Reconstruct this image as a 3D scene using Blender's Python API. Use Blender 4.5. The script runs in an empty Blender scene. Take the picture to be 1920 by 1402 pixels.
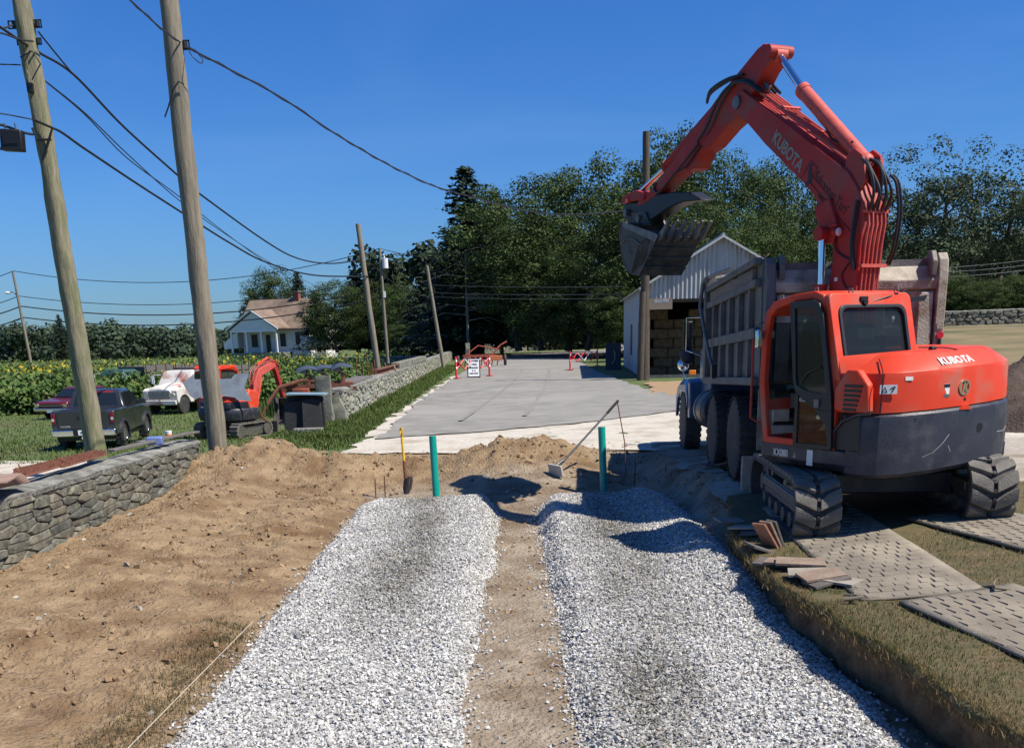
import bpy, bmesh, math, random
import numpy as np
from math import sin, cos, pi, radians, atan2, sqrt, exp
from mathutils import Vector, Matrix, noise
random.seed(7); RNG = np.random.default_rng(11)
SC = bpy.context.scene
COL = SC.collection
# ---------------------------------------------------------------- camera, sky, sun, exposure
EYE = 2.1; PITCH = radians(16.3); ROLL = radians(1.55); FPX = 1900.0
_f = Vector((0, cos(PITCH), -sin(PITCH))); _r = Vector((1, 0, 0)); _u = _r.cross(_f)
_r2 = cos(ROLL)*_r - sin(ROLL)*_u; _u2 = sin(ROLL)*_r + cos(ROLL)*_u
cam = bpy.data.objects.new('camera', bpy.data.cameras.new('camera')); COL.objects.link(cam)
cam.matrix_world = Matrix(((_r2.x, _u2.x, -_f.x, 0), (_r2.y, _u2.y, -_f.y, 0), (_r2.z, _u2.z, -_f.z, EYE), (0, 0, 0, 1)))
cam.data.sensor_width = 36; cam.data.lens = FPX/1920*36; cam.data.shift_y = 484/1920
cam.data.clip_start = .05; cam.data.clip_end = 4000
SC.camera = cam
SUN_EL = radians(55); SUN_AZ = Vector((0.93, -0.36)).normalized()      # horizontal direction towards the sun
W = bpy.data.worlds.new('World'); SC.world = W; W.use_nodes = True
nt = W.node_tree; bg = nt.nodes['Background']
sky = nt.nodes.new('ShaderNodeTexSky'); sky.sky_type = 'NISHITA'; sky.sun_disc = False
sky.sun_elevation = SUN_EL; sky.sun_rotation = atan2(SUN_AZ.x, SUN_AZ.y)
sky.air_density = 1.0; sky.dust_density = .25; sky.ozone_density = 5.0; sky.altitude = 0
hs = nt.nodes.new('ShaderNodeHueSaturation'); hs.inputs['Saturation'].default_value = 1.2
nt.links.new(sky.outputs[0], hs.inputs['Color'])
tcw = nt.nodes.new('ShaderNodeTexCoord'); sx_ = nt.nodes.new('ShaderNodeSeparateXYZ'); rw = nt.nodes.new('ShaderNodeValToRGB'); mw = nt.nodes.new('ShaderNodeMix')
nt.links.new(tcw.outputs['Generated'], sx_.inputs[0]); nt.links.new(sx_.outputs[2], rw.inputs[0])      # deeper, bluer air than the plain model, right round the sky
rw.color_ramp.elements[0].position = 0; rw.color_ramp.elements[0].color = (.29, .45, .70, 1); rw.color_ramp.elements[1].position = .3; rw.color_ramp.elements[1].color = (.44, .68, 1, 1)
e_ = rw.color_ramp.elements.new(.12); e_.color = (.43, .64, .93, 1)
mw.data_type = 'RGBA'; mw.blend_type = 'MULTIPLY'; mw.inputs[0].default_value = 1
ci = nt.nodes.new('ShaderNodeTexNoise'); ci.inputs['Scale'].default_value = 2.2; ci.inputs['Detail'].default_value = 8; ci.inputs['Distortion'].default_value = .6
cm = nt.nodes.new('ShaderNodeMapping'); cm.inputs['Scale'].default_value = (1, 1, 4.5); nt.links.new(tcw.outputs['Generated'], cm.inputs[0]); nt.links.new(cm.outputs[0], ci.inputs[0])
cr_ = nt.nodes.new('ShaderNodeMapRange'); cr_.inputs[1].default_value = .52; cr_.inputs[2].default_value = .8; cr_.inputs[4].default_value = .16; nt.links.new(ci.outputs[0], cr_.inputs[0])
cx_ = nt.nodes.new('ShaderNodeMix'); cx_.data_type = 'RGBA'; cx_.inputs[7].default_value = (5, 6, 7, 1); nt.links.new(cr_.outputs[0], cx_.inputs[0]); nt.links.new(hs.outputs[0], cx_.inputs[6])   # the faintest wisps of cirrus
nt.links.new(cx_.outputs[2], mw.inputs[6]); nt.links.new(rw.outputs[0], mw.inputs[7]); nt.links.new(mw.outputs[2], bg.inputs[0]); bg.inputs[1].default_value = .092
sd = bpy.data.lights.new('sun', 'SUN'); sd.energy = 5.0; sd.angle = radians(.53); sd.color = (1, .93, .82)
sun = bpy.data.objects.new('sun', sd); COL.objects.link(sun)
_s = Vector((SUN_AZ.x*cos(SUN_EL), SUN_AZ.y*cos(SUN_EL), sin(SUN_EL)))
sun.rotation_euler = _s.to_track_quat('Z', 'Y').to_euler()
SC.view_settings.view_transform = 'Standard'; SC.view_settings.look = 'None'
SC.view_settings.exposure = .5; SC.view_settings.gamma = 1; SC.view_settings.use_curve_mapping = False

# ---------------------------------------------------------------- measuring helpers
def ray(x, y): return _f + _r2*((x-960)/FPX) - _u2*((y-1185)/FPX)
def atY(x, y, Y):
    d = ray(x, y); return Vector((0, 0, EYE)) + d*(Y/d.y)
def G(x, y, z):
    d = ray(x, y); return Vector((0, 0, EYE)) + d*((z-EYE)/d.z)
def sm(a, b, x):
    t = min(1, max(0, (x-a)/(b-a))); return t*t*(3-2*t)
def fbm(x, y, s, o=4, z=0):
    v = 0; a = 1
    for i in range(o):
        v += a*noise.noise((x*s, y*s, z+i*7.3)); s *= 2.05; a *= .52
    return v

# ---------------------------------------------------------------- materials
MATS = {}
def M(name, col, rough=.7, metal=0, col2=None, scale=8, detail=6, bump=0, bscale=None, contrast=(.35, .65), spec=.5,
      extra=None, attr=None, coat=0, bdist=.02, stretch=None, col3=None, scale3=1):
    """procedural material: two or three albedos mixed by noise, with fine relief"""
    if name in MATS: return MATS[name]
    m = bpy.data.materials.new(name); m.use_nodes = True; t = m.node_tree; n = t.nodes; L = t.links.new
    b = n['Principled BSDF']; b.inputs['Roughness'].default_value = rough; b.inputs['Metallic'].default_value = metal
    b.inputs['Base Color'].default_value = (*col, 1); b.inputs['Specular IOR Level'].default_value = spec
    if coat: b.inputs['Coat Weight'].default_value = coat
    tc = n.new('ShaderNodeTexCoord'); src = tc.outputs['Object']
    if stretch:
        mp = n.new('ShaderNodeMapping'); mp.inputs['Scale'].default_value = stretch; L(src, mp.inputs[0]); src = mp.outputs[0]
    out = None
    if col2:
        nz = n.new('ShaderNodeTexNoise'); nz.inputs['Scale'].default_value = scale; nz.inputs['Detail'].default_value = detail; nz.inputs['Roughness'].default_value = .62
        L(src, nz.inputs[0]); cr = n.new('ShaderNodeValToRGB'); cr.color_ramp.elements[0].position = contrast[0]; cr.color_ramp.elements[1].position = contrast[1]
        cr.color_ramp.elements[0].color = (*col, 1); cr.color_ramp.elements[1].color = (*col2, 1); L(nz.outputs[0], cr.inputs[0]); out = cr.outputs[0]
        if col3:
            n3 = n.new('ShaderNodeTexNoise'); n3.inputs['Scale'].default_value = scale3; n3.inputs['Detail'].default_value = 5; L(src, n3.inputs[0])
            r3 = n.new('ShaderNodeValToRGB'); r3.color_ramp.elements[0].position = .5; r3.color_ramp.elements[1].position = .68; L(n3.outputs[0], r3.inputs[0])
            mx = n.new('ShaderNodeMix'); mx.data_type = 'RGBA'; L(r3.outputs[0], mx.inputs[0]); L(out, mx.inputs[6]); mx.inputs[7].default_value = (*col3, 1); out = mx.outputs[2]
    if attr:                                   # a per-piece colour (stone by stone, leaf by leaf) times the noise
        at = n.new('ShaderNodeAttribute'); at.attribute_name = attr
        if out is None: out = at.outputs[0]
        else:
            mx = n.new('ShaderNodeMix'); mx.data_type = 'RGBA'; mx.blend_type = 'MULTIPLY'; mx.inputs[0].default_value = 1
            L(out, mx.inputs[6]); L(at.outputs[0], mx.inputs[7]); out = mx.outputs[2]
    if out is not None: L(out, b.inputs['Base Color'])
    if bump:
        n2 = n.new('ShaderNodeTexNoise'); n2.inputs['Scale'].default_value = bscale or scale*4; n2.inputs['Detail'].default_value = 6; L(src, n2.inputs[0])
        bp = n.new('ShaderNodeBump'); bp.inputs['Strength'].default_value = bump; bp.inputs['Distance'].default_value = bdist
        L(n2.outputs[0], bp.inputs['Height']); L(bp.outputs[0], b.inputs['Normal'])
    if extra: extra(m, n, L, b)
    MATS[name] = m; return m
def leaf_mat(name, col, col2, trans=.25):
    m = M(name, col, .7, 0, col2, 1.3, 3, attr='tint', spec=.2)
    b = m.node_tree.nodes['Principled BSDF']; out = m.node_tree.nodes['Material Output']
    tr = m.node_tree.nodes.new('ShaderNodeBsdfTranslucent'); mx = m.node_tree.nodes.new('ShaderNodeMixShader'); mx.inputs[0].default_value = trans
    src = b.inputs['Base Color'].links[0].from_socket
    m.node_tree.links.new(src, tr.inputs[0]); m.node_tree.links.new(b.outputs[0], mx.inputs[1]); m.node_tree.links.new(tr.outputs[0], mx.inputs[2])
    m.node_tree.links.new(mx.outputs[0], out.inputs[0]); return m
def glass(name, col=(.05, .07, .07), alpha=.35):
    if name in MATS: return MATS[name]
    m = bpy.data.materials.new(name); m.use_nodes = True; n = m.node_tree.nodes; L = m.node_tree.links.new
    b = n['Principled BSDF']; b.inputs['Base Color'].default_value = (*col, 1); b.inputs['Roughness'].default_value = .04
    tr = n.new('ShaderNodeBsdfTransparent'); tr.inputs[0].default_value = (.72, .78, .76, 1); mx = n.new('ShaderNodeMixShader'); mx.inputs[0].default_value = alpha
    L(tr.outputs[0], mx.inputs[1]); L(b.outputs[0], mx.inputs[2]); L(mx.outputs[0], n['Material Output'].inputs[0]); MATS[name] = m; return m

# ---------------------------------------------------------------- mesh builder
class MB:
    def __init__(s): s.v = []; s.f = []
    def add(s, vs, fs):
        o = len(s.v); s.v += [tuple(v) for v in vs]; s.f += [tuple(i+o for i in f) for f in fs]; return s
    def box(s, c, d, rz=0, rx=0, ry=0):
        R = Matrix.Rotation(rz, 3, 'Z') @ Matrix.Rotation(ry, 3, 'Y') @ Matrix.Rotation(rx, 3, 'X'); c = Vector(c)
        vs = [c + R @ Vector((d[0]/2*a, d[1]/2*b, d[2]/2*e)) for e in (-1, 1) for a, b in ((-1, -1), (1, -1), (1, 1), (-1, 1))]
        return s.add(vs, [(3, 2, 1, 0), (4, 5, 6, 7), (0, 1, 5, 4), (1, 2, 6, 5), (2, 3, 7, 6), (3, 0, 4, 7)])
    def bb(s, x0, x1, y0, y1, z0, z1): return s.box(((x0+x1)/2, (y0+y1)/2, (z0+z1)/2), (x1-x0, y1-y0, z1-z0))
    def tube(s, pts, r, n=8, caps=True):
        P = [Vector(p) for p in pts]; R = r if isinstance(r, (list, tuple)) else [r]*len(P)
        vs = []; fs = []; up = None
        for i, p in enumerate(P):
            t = (P[min(i+1, len(P)-1)] - P[max(i-1, 0)]).normalized()
            if up is None: up = t.orthogonal().normalized()
            up = (up - t*up.dot(t)); up = up.normalized() if up.length > 1e-6 else t.orthogonal().normalized()
            w = t.cross(up)
            vs += [p + (up*cos(2*pi*k/n) + w*sin(2*pi*k/n))*R[i] for k in range(n)]
        for i in range(len(P)-1):
            for k in range(n): a = i*n+k; b = i*n+(k+1) % n; fs.append((a, b, b+n, a+n))
        if caps: fs.append(tuple(range(n-1, -1, -1))); fs.append(tuple((len(P)-1)*n+k for k in range(n)))
        return s.add(vs, fs)
    def hose(s, pts, r, n=7):
        P = [Vector(p) for p in pts]; Q_ = [P[0]*2-P[1]] + P + [P[-1]*2-P[-2]]; out = []
        for i in range(1, len(Q_)-2):
            a, b, c, d = Q_[i-1:i+3]
            for k in range(6): t = k/6; out.append(.5*((2*b)+(c-a)*t+(2*a-5*b+4*c-d)*t*t+(3*b-3*c+d-a)*t**3))
        return s.tube(out+[P[-1]], r, n)
    def cyl(s, c, r, h, axis='Z', n=20, r2=None):
        a = {'X': Vector((1, 0, 0)), 'Y': Vector((0, 1, 0)), 'Z': Vector((0, 0, 1))}[axis]; c = Vector(c)
        return s.tube([c-a*h/2, c+a*h/2], [r, r if r2 is None else r2], n)
    def prism(s, poly, t0, t1, axis='X'):
        """polygon in the plane across an axis, given thickness from t0 to t1. X: (y,z)  Y: (x,z)  Z: (x,y)"""
        def P(a, b, t): return {'X': (t, a, b), 'Y': (a, t, b), 'Z': (a, b, t)}[axis]
        n = len(poly); vs = [P(a, b, t0) for a, b in poly] + [P(a, b, t1) for a, b in poly]
        fs = [tuple(range(n-1, -1, -1)), tuple(range(n, 2*n))] + [(i, (i+1) % n, n+(i+1) % n, n+i) for i in range(n)]
        return s.add(vs, fs)
    def ring(s, outer, inner, t0, t1, axis='X'):
        def P(a, b, t): return {'X': (t, a, b), 'Y': (a, t, b), 'Z': (a, b, t)}[axis]
        n = len(outer); vs = []
        for t in (t0, t1):
            vs += [P(a, b, t) for a, b in outer] + [P(a, b, t) for a, b in inner]
        fs = []
        for i in range(n):
            j = (i+1) % n
            fs += [(i, j, n+j, n+i), (2*n+j, 2*n+i, 3*n+i, 3*n+j), (j, i, 2*n+i, 2*n+j), (n+i, n+j, 3*n+j, 3*n+i)]
        return s.add(vs, fs)
    def loft(s, rings, caps=True):
        n = len(rings[0]); vs = [p for r in rings for p in r]; fs = []
        for i in range(len(rings)-1):
            for k in range(n): a = i*n+k; b = i*n+(k+1) % n; fs.append((a, b, b+n, a+n))
        if caps: fs.append(tuple(range(n-1, -1, -1))); fs.append(tuple((len(rings)-1)*n+k for k in range(n)))
        return s.add(vs, fs)
    def lathe(s, c, prof, axis='X', n=28):
        """profile (along axis, radius) spun round the axis"""
        rings = []
        for a, r in prof:
            ring = []
            for k in range(n):
                q = 2*pi*k/n; u, w = r*cos(q), r*sin(q)
                ring.append(Vector(c) + Vector({'X': (a, u, w), 'Y': (w, a, u), 'Z': (u, w, a)}[axis]))
            rings.append(ring)
        return s.loft(rings)
    def sphere(s, c, r, n=10, sq=(1, 1, 1)):
        return s.add([Vector(c)+Vector((0, 0, -r*sq[2]))] + [Vector(c)+Vector((r*sin(pi*i/n)*cos(2*pi*k/n)*sq[0], r*sin(pi*i/n)*sin(2*pi*k/n)*sq[1], -r*cos(pi*i/n)*sq[2])) for i in range(1, n) for k in range(n)] + [Vector(c)+Vector((0, 0, r*sq[2]))],
            [(0, 1+(k+1) % n, 1+k) for k in range(n)] + [(1+(i-1)*n+k, 1+(i-1)*n+(k+1) % n, 1+i*n+(k+1) % n, 1+i*n+k) for i in range(1, n-1) for k in range(n)] + [(1+(n-2)*n+k, 1+(n-2)*n+(k+1) % n, 1+(n-1)*n) for k in range(n)])
    def mesh(s, name, smooth=None):
        me = bpy.data.meshes.new(name); me.from_pydata(s.v, [], s.f); me.update()
        bm = bmesh.new(); bm.from_mesh(me); bmesh.ops.recalc_face_normals(bm, faces=bm.faces); bm.to_mesh(me); bm.free()
        if smooth is not None: me.shade_smooth(); me.set_sharp_from_angle(angle=radians(smooth))
        return me
    def build(s, name, mat, parent=None, smooth=35, bevel=0, **kw):
        return link(name, s.mesh(name, smooth), mat, parent, bevel, **kw)
def link(name, me, mat=None, parent=None, bevel=0, label=None, cat=None, group=None, kind=None, loc=None, rot=None):
    if mat is not None and not me.materials: me.materials.append(mat)
    o = bpy.data.objects.new(name, me); COL.objects.link(o)
    if parent: o.parent = parent
    if bevel:
        b = o.modifiers.new('bevel', 'BEVEL'); b.width = bevel; b.segments = 2; b.limit_method = 'ANGLE'; b.angle_limit = radians(40)
    if loc is not None: o.location = loc
    if rot is not None: o.rotation_euler = rot
    tag(o, label, cat, group, kind); return o
def tag(o, label=None, cat=None, group=None, kind=None):
    for k, v in (('label', label), ('category', cat), ('group', group), ('kind', kind)):
        if v: o[k] = v
    return o
def thing(name, label, cat, loc=(0, 0, 0), rz=0, group=None, rot=None):
    o = bpy.data.objects.new(name, None); COL.objects.link(o); o.location = loc; o.rotation_euler = rot or (0, 0, rz)
    o.empty_display_size = .2; return tag(o, label, cat, group)
def copy_tree(o, parent=None):
    c = o.copy(); COL.objects.link(c)
    if parent: c.parent = parent
    for ch in [x for x in o.children]: copy_tree(ch, c)
    return c
def grid_mesh(name, xs, ys, fz, mat, kind='structure', skip=None, attr=None, **kw):
    X, Y = np.meshgrid(xs, ys); nx, ny = len(xs), len(ys)
    Z = np.array([[fz(x, y) for x in xs] for y in ys])
    co = np.stack([X, Y, Z], -1).reshape(-1, 3)
    i, j = np.meshgrid(np.arange(nx-1), np.arange(ny-1)); a = (j*nx+i).ravel()
    F = np.stack([a, a+1, a+1+nx, a+nx], 1)
    if skip is not None:
        cx = (co[F[:, 0], 0]+co[F[:, 2], 0])/2; cy = (co[F[:, 0], 1]+co[F[:, 2], 1])/2
        F = F[[not skip(p, q) for p, q in zip(cx, cy)]]
    return link(name, np_mesh(name, co, F), mat, kind=kind, **kw)
def np_mesh(name, co, F, smooth=True, tint=None):
    """mesh from arrays; every face has the same number of corners; tint = one albedo per face"""
    me = bpy.data.meshes.new(name); k = F.shape[1]
    me.vertices.add(len(co)); me.vertices.foreach_set('co', np.ascontiguousarray(co, dtype=np.float32).ravel())
    me.loops.add(F.size); me.loops.foreach_set('vertex_index', F.astype(np.int32).ravel())
    me.polygons.add(len(F)); me.polygons.foreach_set('loop_start', np.arange(0, F.size, k, dtype=np.int32))
    me.polygons.foreach_set('use_smooth', np.full(len(F), smooth))
    if tint is not None:
        at = me.attributes.new('tint', 'FLOAT_COLOR', 'FACE'); t = np.ones((len(F), 4), np.float32); t[:, :3] = tint
        at.data.foreach_set('color', t.ravel())
    me.update(); me.validate(); return me
def text_part(s, size, mat, parent, loc, rot, name='lettering', depth=.004, bold=0, shear=0, xs=1, **kw):
    cu = bpy.data.curves.new('lettering', 'FONT'); cu.body = s; cu.size = size; cu.extrude = depth; cu.offset = bold; cu.shear = shear
    cu.align_x = 'CENTER'; cu.align_y = 'CENTER'; cu.resolution_u = 3
    o = bpy.data.objects.new('lettering', cu); COL.objects.link(o); dg = bpy.context.evaluated_depsgraph_get()
    me = bpy.data.meshes.new_from_object(o.evaluated_get(dg)); bpy.data.objects.remove(o); bpy.data.curves.remove(cu)
    me.transform(Matrix.Diagonal((xs, 1, 1, 1))); me.name = 'lettering'
    return link(name, me, mat, parent, loc=loc, rot=rot, **kw)

# ---------------------------------------------------------------- palette
m_grass = M('grass_turf', (.065, .105, .022), .9, 0, (.11, .145, .040), 1.2, 8, .6, 60, bdist=.05, col3=(.11, .10, .04), scale3=.35)
m_lawn = M('lawn_soil', (.13, .092, .042), .95, 0, (.07, .07, .025), 5, 8, .6, 50)
m_dry = M('dry_field', (.15, .12, .055), .95, 0, (.24, .185, .095), .5, 9, .5, 30, bdist=.06, stretch=(1, 2.2, 1), col3=(.07, .085, .03), scale3=.25)
m_soil = M('sandy_soil', (.195, .128, .066), .95, 0, (.325, .23, .13), 3.2, 14, 1.0, 24, bdist=.06, col3=(.155, .09, .04), scale3=1.3, attr='tint')
m_road = M('asphalt', (.18, .172, .153), .9, 0, (.265, .25, .22), 1.3, 14, .4, 240, bdist=.006, col3=(.27, .26, .23), scale3=.22)
m_lime = M('crushed_limestone', (.42, .38, .31), .95, 0, (.58, .54, .46), 14, 10, .6, 90, bdist=.02, col3=(.36, .31, .24), scale3=1.1)
m_yard = M('packed_gravel', (.30, .265, .21), .95, 0, (.44, .40, .33), 9, 10, .6, 90, bdist=.02, col3=(.22, .18, .12), scale3=.8)
m_straw = M('straw_litter', (.26, .16, .08), .95, 0, (.40, .28, .16), 9, 10, .7, 60, bdist=.04)
m_stone = M('field_stone', (.105, .105, .085), .92, 0, (.215, .215, .18), 7, 10, .7, 40, attr='tint', col3=(.27, .27, .20), scale3=9)
m_stonecap = M('mortar_cap', (.12, .12, .10), .95, 0, (.30, .295, .26), 4, 12, 1.0, 14, bdist=.05, col3=(.10, .10, .08), scale3=3)
m_rock = M('crushed_stone', (.70, .70, .69), .85, 0, (1, 1, 1), 30, 4, attr='tint')
m_pole = M('weathered_pole', (.17, .145, .105), .85, 0, (.27, .235, .175), 5, 10, .7, 12, stretch=(6, 6, .5), bdist=.015, col3=(.13, .12, .09), scale3=2)
m_pole_green = M('mossy_pole', (.145, .135, .08), .85, 0, (.27, .24, .16), 4, 10, .8, 10, stretch=(5, 5, .6), bdist=.02, col3=(.13, .15, .06), scale3=1.5)
m_poledark = M('creosote_pole', (.05, .038, .028), .85, 0, (.10, .08, .06), 5, 8, .6, 12, stretch=(6, 6, .5))
m_black = M('black_plastic', (.012, .012, .014), .45)
m_rubber = M('dusty_rubber', (.030, .029, .028), .8, 0, (.085, .078, .068), 4, 9, .3, 60)
m_trackrub = M('track_rubber', (.10, .092, .08), .85, 0, (.165, .152, .13), 5, 9, .4, 50)
m_tyre = M('tyre_rubber', (.022, .022, .023), .75, 0, (.05, .048, .045), 5, 6, .2, 60)
m_steel = M('worn_steel', (.13, .125, .12), .45, .6, (.22, .21, .2), 7, 8, .3, 40)
m_chrome = M('chrome', (.75, .77, .8), .12, 1)
m_rust = M('rusty_steel', (.12, .045, .028), .85, .1, (.22, .085, .05), 12, 9, .5, 60)
m_white = M('white_paint', (.72, .74, .75), .6, 0, (.8, .81, .81), 4)
m_wire = M('cable_black', (.015, .015, .018), .5)

# ---------------------------------------------------------------- the ground
def base_z(x, y):
    """height of the undisturbed ground"""
    L = -.9 - .3*sm(30, 40, y)
    t = sm(-8.3, -4.9, x)
    c = -.05
    z = L + (c - L)*t
    if x > 6: z += 2.0*sm(22, 62, y)*sm(9, 17, x - max(0, y-60)*.05)
    if x > 2.2: z += .21*sm(2.2, 5.6, x)*exp(-((y-9.0)/3.4)**2) + .2*sm(2.2, 3, x)*exp(-((y-14.2)/2.6)**2)
    return z
def in_pit(x, y): return -6.1 < x < 2.9 and y < 22.2
def lin(a, b, n): return list(np.linspace(a, b, n, endpoint=False))
gx = lin(-900, -100, 10)+lin(-100, -30, 24)+lin(-30, -9, 30)+lin(-9, 16, 90)+lin(16, 60, 34)+lin(60, 900, 12)+[900]
gy = lin(-60, 0, 8)+lin(0, 34, 100)+lin(34, 80, 60)+lin(80, 260, 50)+lin(260, 1500, 14)+[1500]
def ground_fn(x, y):
    z = base_z(x, y)
    if -5.9 < x < 12.5 and y < 19.9 and not (x > 3 and y > 13.5): z -= .6 if x < 2.9 else .12
    if y > 500: z -= (y-500)*.002
    return z + .02*fbm(x, y, .5, 2)
grid_mesh('ground', gx, gy, ground_fn, m_grass)

def lump(x, y): return fbm(x, y, .8, 3)*.06 + abs(fbm(x, y, 2.3, 4, 3))*.07 + fbm(x, y, 8, 4, 9)*.022*(.4+sm(-.2, .4, fbm(x, y, .7, 2, 5))*1.4)
def soil_z(x, y):
    z = -.47
    z += .10*sm(-2.45, -5.6, x)                                        # rises to the foot of the old wall
    l = sm(-2.2, -3.0, x); n = lump(x, y)
    z += n*(.25 + .75*l)
    z += .07*l*sm(-2.3, -2.6, x)
    ridge = exp(-((x+4.75 + .5*noise.noise((0, y*.5, 4)))/.55)**2)*sm(9, 14, y)*.18
    z += ridge*.8
    # spoil thrown up across the end of the trench
    cy = 19.2 + .35*noise.noise((x*.8, 3.1, 0)); h = .40 + .07*noise.noise((x*1.1, 0, 5)) + .07*noise.noise((x*3.1, 0, 8)) - .04*sm(-1.8, 0, x)
    side = 1 if x < 1.9 else max(0, 1-(x-1.9)/1.3)
    z += side*h*exp(-((y-cy)/(1.05 if y < cy else .8))**2)*(.88+.35*abs(fbm(x, y, 2.6, 4, 2))) + side*.05*fbm(x, y, 6, 3, 1)*exp(-((y-cy)/1.1)**2)
    if x < -2.2: z += .22*exp(-(((x+3.6)/1.1)**2 + ((y-20.4)/1.1)**2))*(1+.5*fbm(x, y, 1.9, 3, 6)) + .05*exp(-(((x+4.6)/.9)**2 + ((y-18.2)/1.6)**2))
    z += .35*sm(15.2, 18.4, y)*sm(2.9, 1.2, abs(x-.4)+1)               # floor climbs to the drive
    b = base_z(x, y)
    if x > 1.6:                                                        # churned ground on the excavator's side
        t = sm(10.2, 13.2, y)*sm(1.9 + .5*noise.noise((y*.9, 1, 1)), 2.9, x)
        z = z*(1-t) + (b+.015+.035*fbm(x, y, 2.2, 4, 6))*t
        if y < 11.5 and x > 2.7: z = min(z, -.5)
    if y > 18.7: z = max(z, z + (b-.01-z)*sm(18.7, 19.6, y))
    if y > 20.3:
        t = sm(20.3, 21.6, y); z = z*(1-t) + (b-.03)*t
    if x < -5.3 and y >= 19.3: z = z*(1-sm(-5.3, -6.1, x)) + (b-.06)*sm(-5.3, -6.1, x)
    return z
sx = list(np.arange(-6.2, -2.2, .045)) + list(np.arange(-2.2, 1.0, .07)) + list(np.arange(1.0, 3.6, .06))
sy = list(np.arange(1.5, 5, .1)) + list(np.arange(5, 15, .05)) + list(np.arange(15, 22.3, .055))
_so = grid_mesh('soil', sx, sy, soil_z, m_soil)
_me = _so.data; _c = np.array([p.center[:2] for p in _me.polygons]); _t = np.ones((len(_c), 4), np.float32)
for _i, (_x, _y) in enumerate(_c):                                     # grey compacted sand on the trench floor, brown spoil elsewhere
    _k = max(sm(-2.5, -2.1, _x + .15*noise.noise((_y*2, 0, 0)))*sm(18.3, 17.3, _y + .4*noise.noise((_x*2, 0, 2))), sm(1.2, 2.2, _x))
    _t[_i, :3] = np.array((1, 1, 1))*(1-_k) + np.array((1.08, 1.26, 1.62))*_k
_at = _me.attributes.new('tint', 'FLOAT_COLOR', 'FACE'); _at.data.foreach_set('color', _t.ravel())

# lawn on the right with the cut face of the trench
def bank_edge(y):
    return float(np.interp(y, [1, 5, 6, 7, 8.3, 9.6, 11, 12.6], [2.75, 2.68, 2.62, 2.48, 2.36, 2.33, 2.42, 2.75])) + .05*noise.noise((y*2.2, 0, 0)) + .025*noise.noise((y*7, 0, 0))
def lawn_z(x, y): return base_z(x, y) + .035 + .02*fbm(x, y, 1.1, 3)
lb = MB(); ys = list(np.arange(1, 12.7, .05)); prof = [(.16, -.62), (.10, -.42), (.05, -.30), (.075, -.18), (.03, -.08), (-.015, -.025), (.0, 0)]
cols = [.05, .12, .2, .3, .45, .65, .9, 1.3, 1.8, 2.5, 3.5, 5, 7, 10, 14]
vs = []
for y in ys:
    e = bank_edge(y); zt = lawn_z(e+.1, y) - .02
    for dx, dz in prof:
        k = fbm(dz*9, y*3, 1, 3, 4)*.045
        vs.append((e+dx+k, y, zt+dz + (.02*noise.noise((y*5, 2, 2)) if dz > -.1 else 0)))
    for c in cols: vs.append((e+c, y, lawn_z(e+c, y) + (0 if c < 1 else 0)))
nc = len(prof)+len(cols); fs = []; cut = []
for j in range(len(ys)-1):
    for i in range(nc-1):
        a = j*nc+i; (cut if i < 4 else fs).append((a, a+1, a+1+nc, a+nc))
m_cut = M('trench_earth', (.10, .058, .028), .95, 0, (.22, .14, .07), 6, 9, .9, 30, bdist=.04)
me = np_mesh('lawn', np.array(vs), np.array(fs+cut)); me.materials.append(m_lawn); me.materials.append(m_cut)
me.polygons.foreach_set('material_index', [0]*len(fs)+[1]*len(cut)); link('lawn', me, kind='structure')

# sheets of road, limestone and yard over the ground
def sheet(name, mat, outline, dz, step=.5, wob=.12, fine=3.0, clip=None):
    """triangulated sheet that follows the ground inside an outline with an uneven edge"""
    pts = []
    n = len(outline)
    for i in range(n):
        a, b = Vector(outline[i]), Vector(outline[(i+1) % n]); L = (b-a).length; st = max(.25, L/160); k = max(1, int(L/st))
        d = (b-a).normalized() if L else Vector((1, 0)); nn = Vector((-d.y, d.x))
        for q in range(k):
            p = a+(b-a)*q/k; w = wob*(fbm(p.x, p.y, fine*.4, 3, len(name)))
            pts.append(p+nn*w)
    bm = bmesh.new(); vs = [bm.verts.new((p.x, p.y, 0)) for p in pts]; bm.faces.new(vs)
    xs = [p.x for p in pts]; ysn = [p.y for p in pts]
    def cuts(lo, hi, ax):
        t = lo
        while t < hi:
            s_ = step*max(1, (t/25 if ax else 1)); t += s_
            co = (0, t, 0) if ax else (t, 0, 0); no = (0, 1, 0) if ax else (1, 0, 0)
            bmesh.ops.bisect_plane(bm, geom=bm.verts[:]+bm.edges[:]+bm.faces[:], plane_co=co, plane_no=no, dist=1e-5)
    cuts(min(ysn), max(ysn), 1); cuts(min(xs), max(xs), 0)
    bmesh.ops.triangulate(bm, faces=bm.faces[:])
    for v in bm.verts: v.co.z = ground_fn(v.co.x, v.co.y) + dz if not callable(dz) else dz(v.co.x, v.co.y)
    for f in bm.faces:
        f.smooth = True
        if f.normal.z < 0: f.normal_flip()
    me = bpy.data.meshes.new(name); bm.to_mesh(me); bm.free(); return link(name, me, mat, kind='structure')
def yz(x, y): return base_z(x, y) + .012 + .012*fbm(x, y, 1.7, 3)
sheet('drive', m_lime, [(-3.3, 20.2), (-1, 19.7), (2, 19.6), (3.2, 19.0), (14, 19.2), (15, 30), (5.4, 31.5), (4.9, 34), (-3.1, 26), (-3.1, 23.6)], yz, .4, .25)
sheet('yard', m_yard, [(2.75, 12.2), (6, 12.0), (8.5, 12.6), (12, 11.4), (15, 12), (14.6, 19.6), (3.0, 19.7), (2.7, 16)], lambda x, y: base_z(x, y)+.02+.015*fbm(x, y, 1.5, 3), .35, .3)
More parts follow.
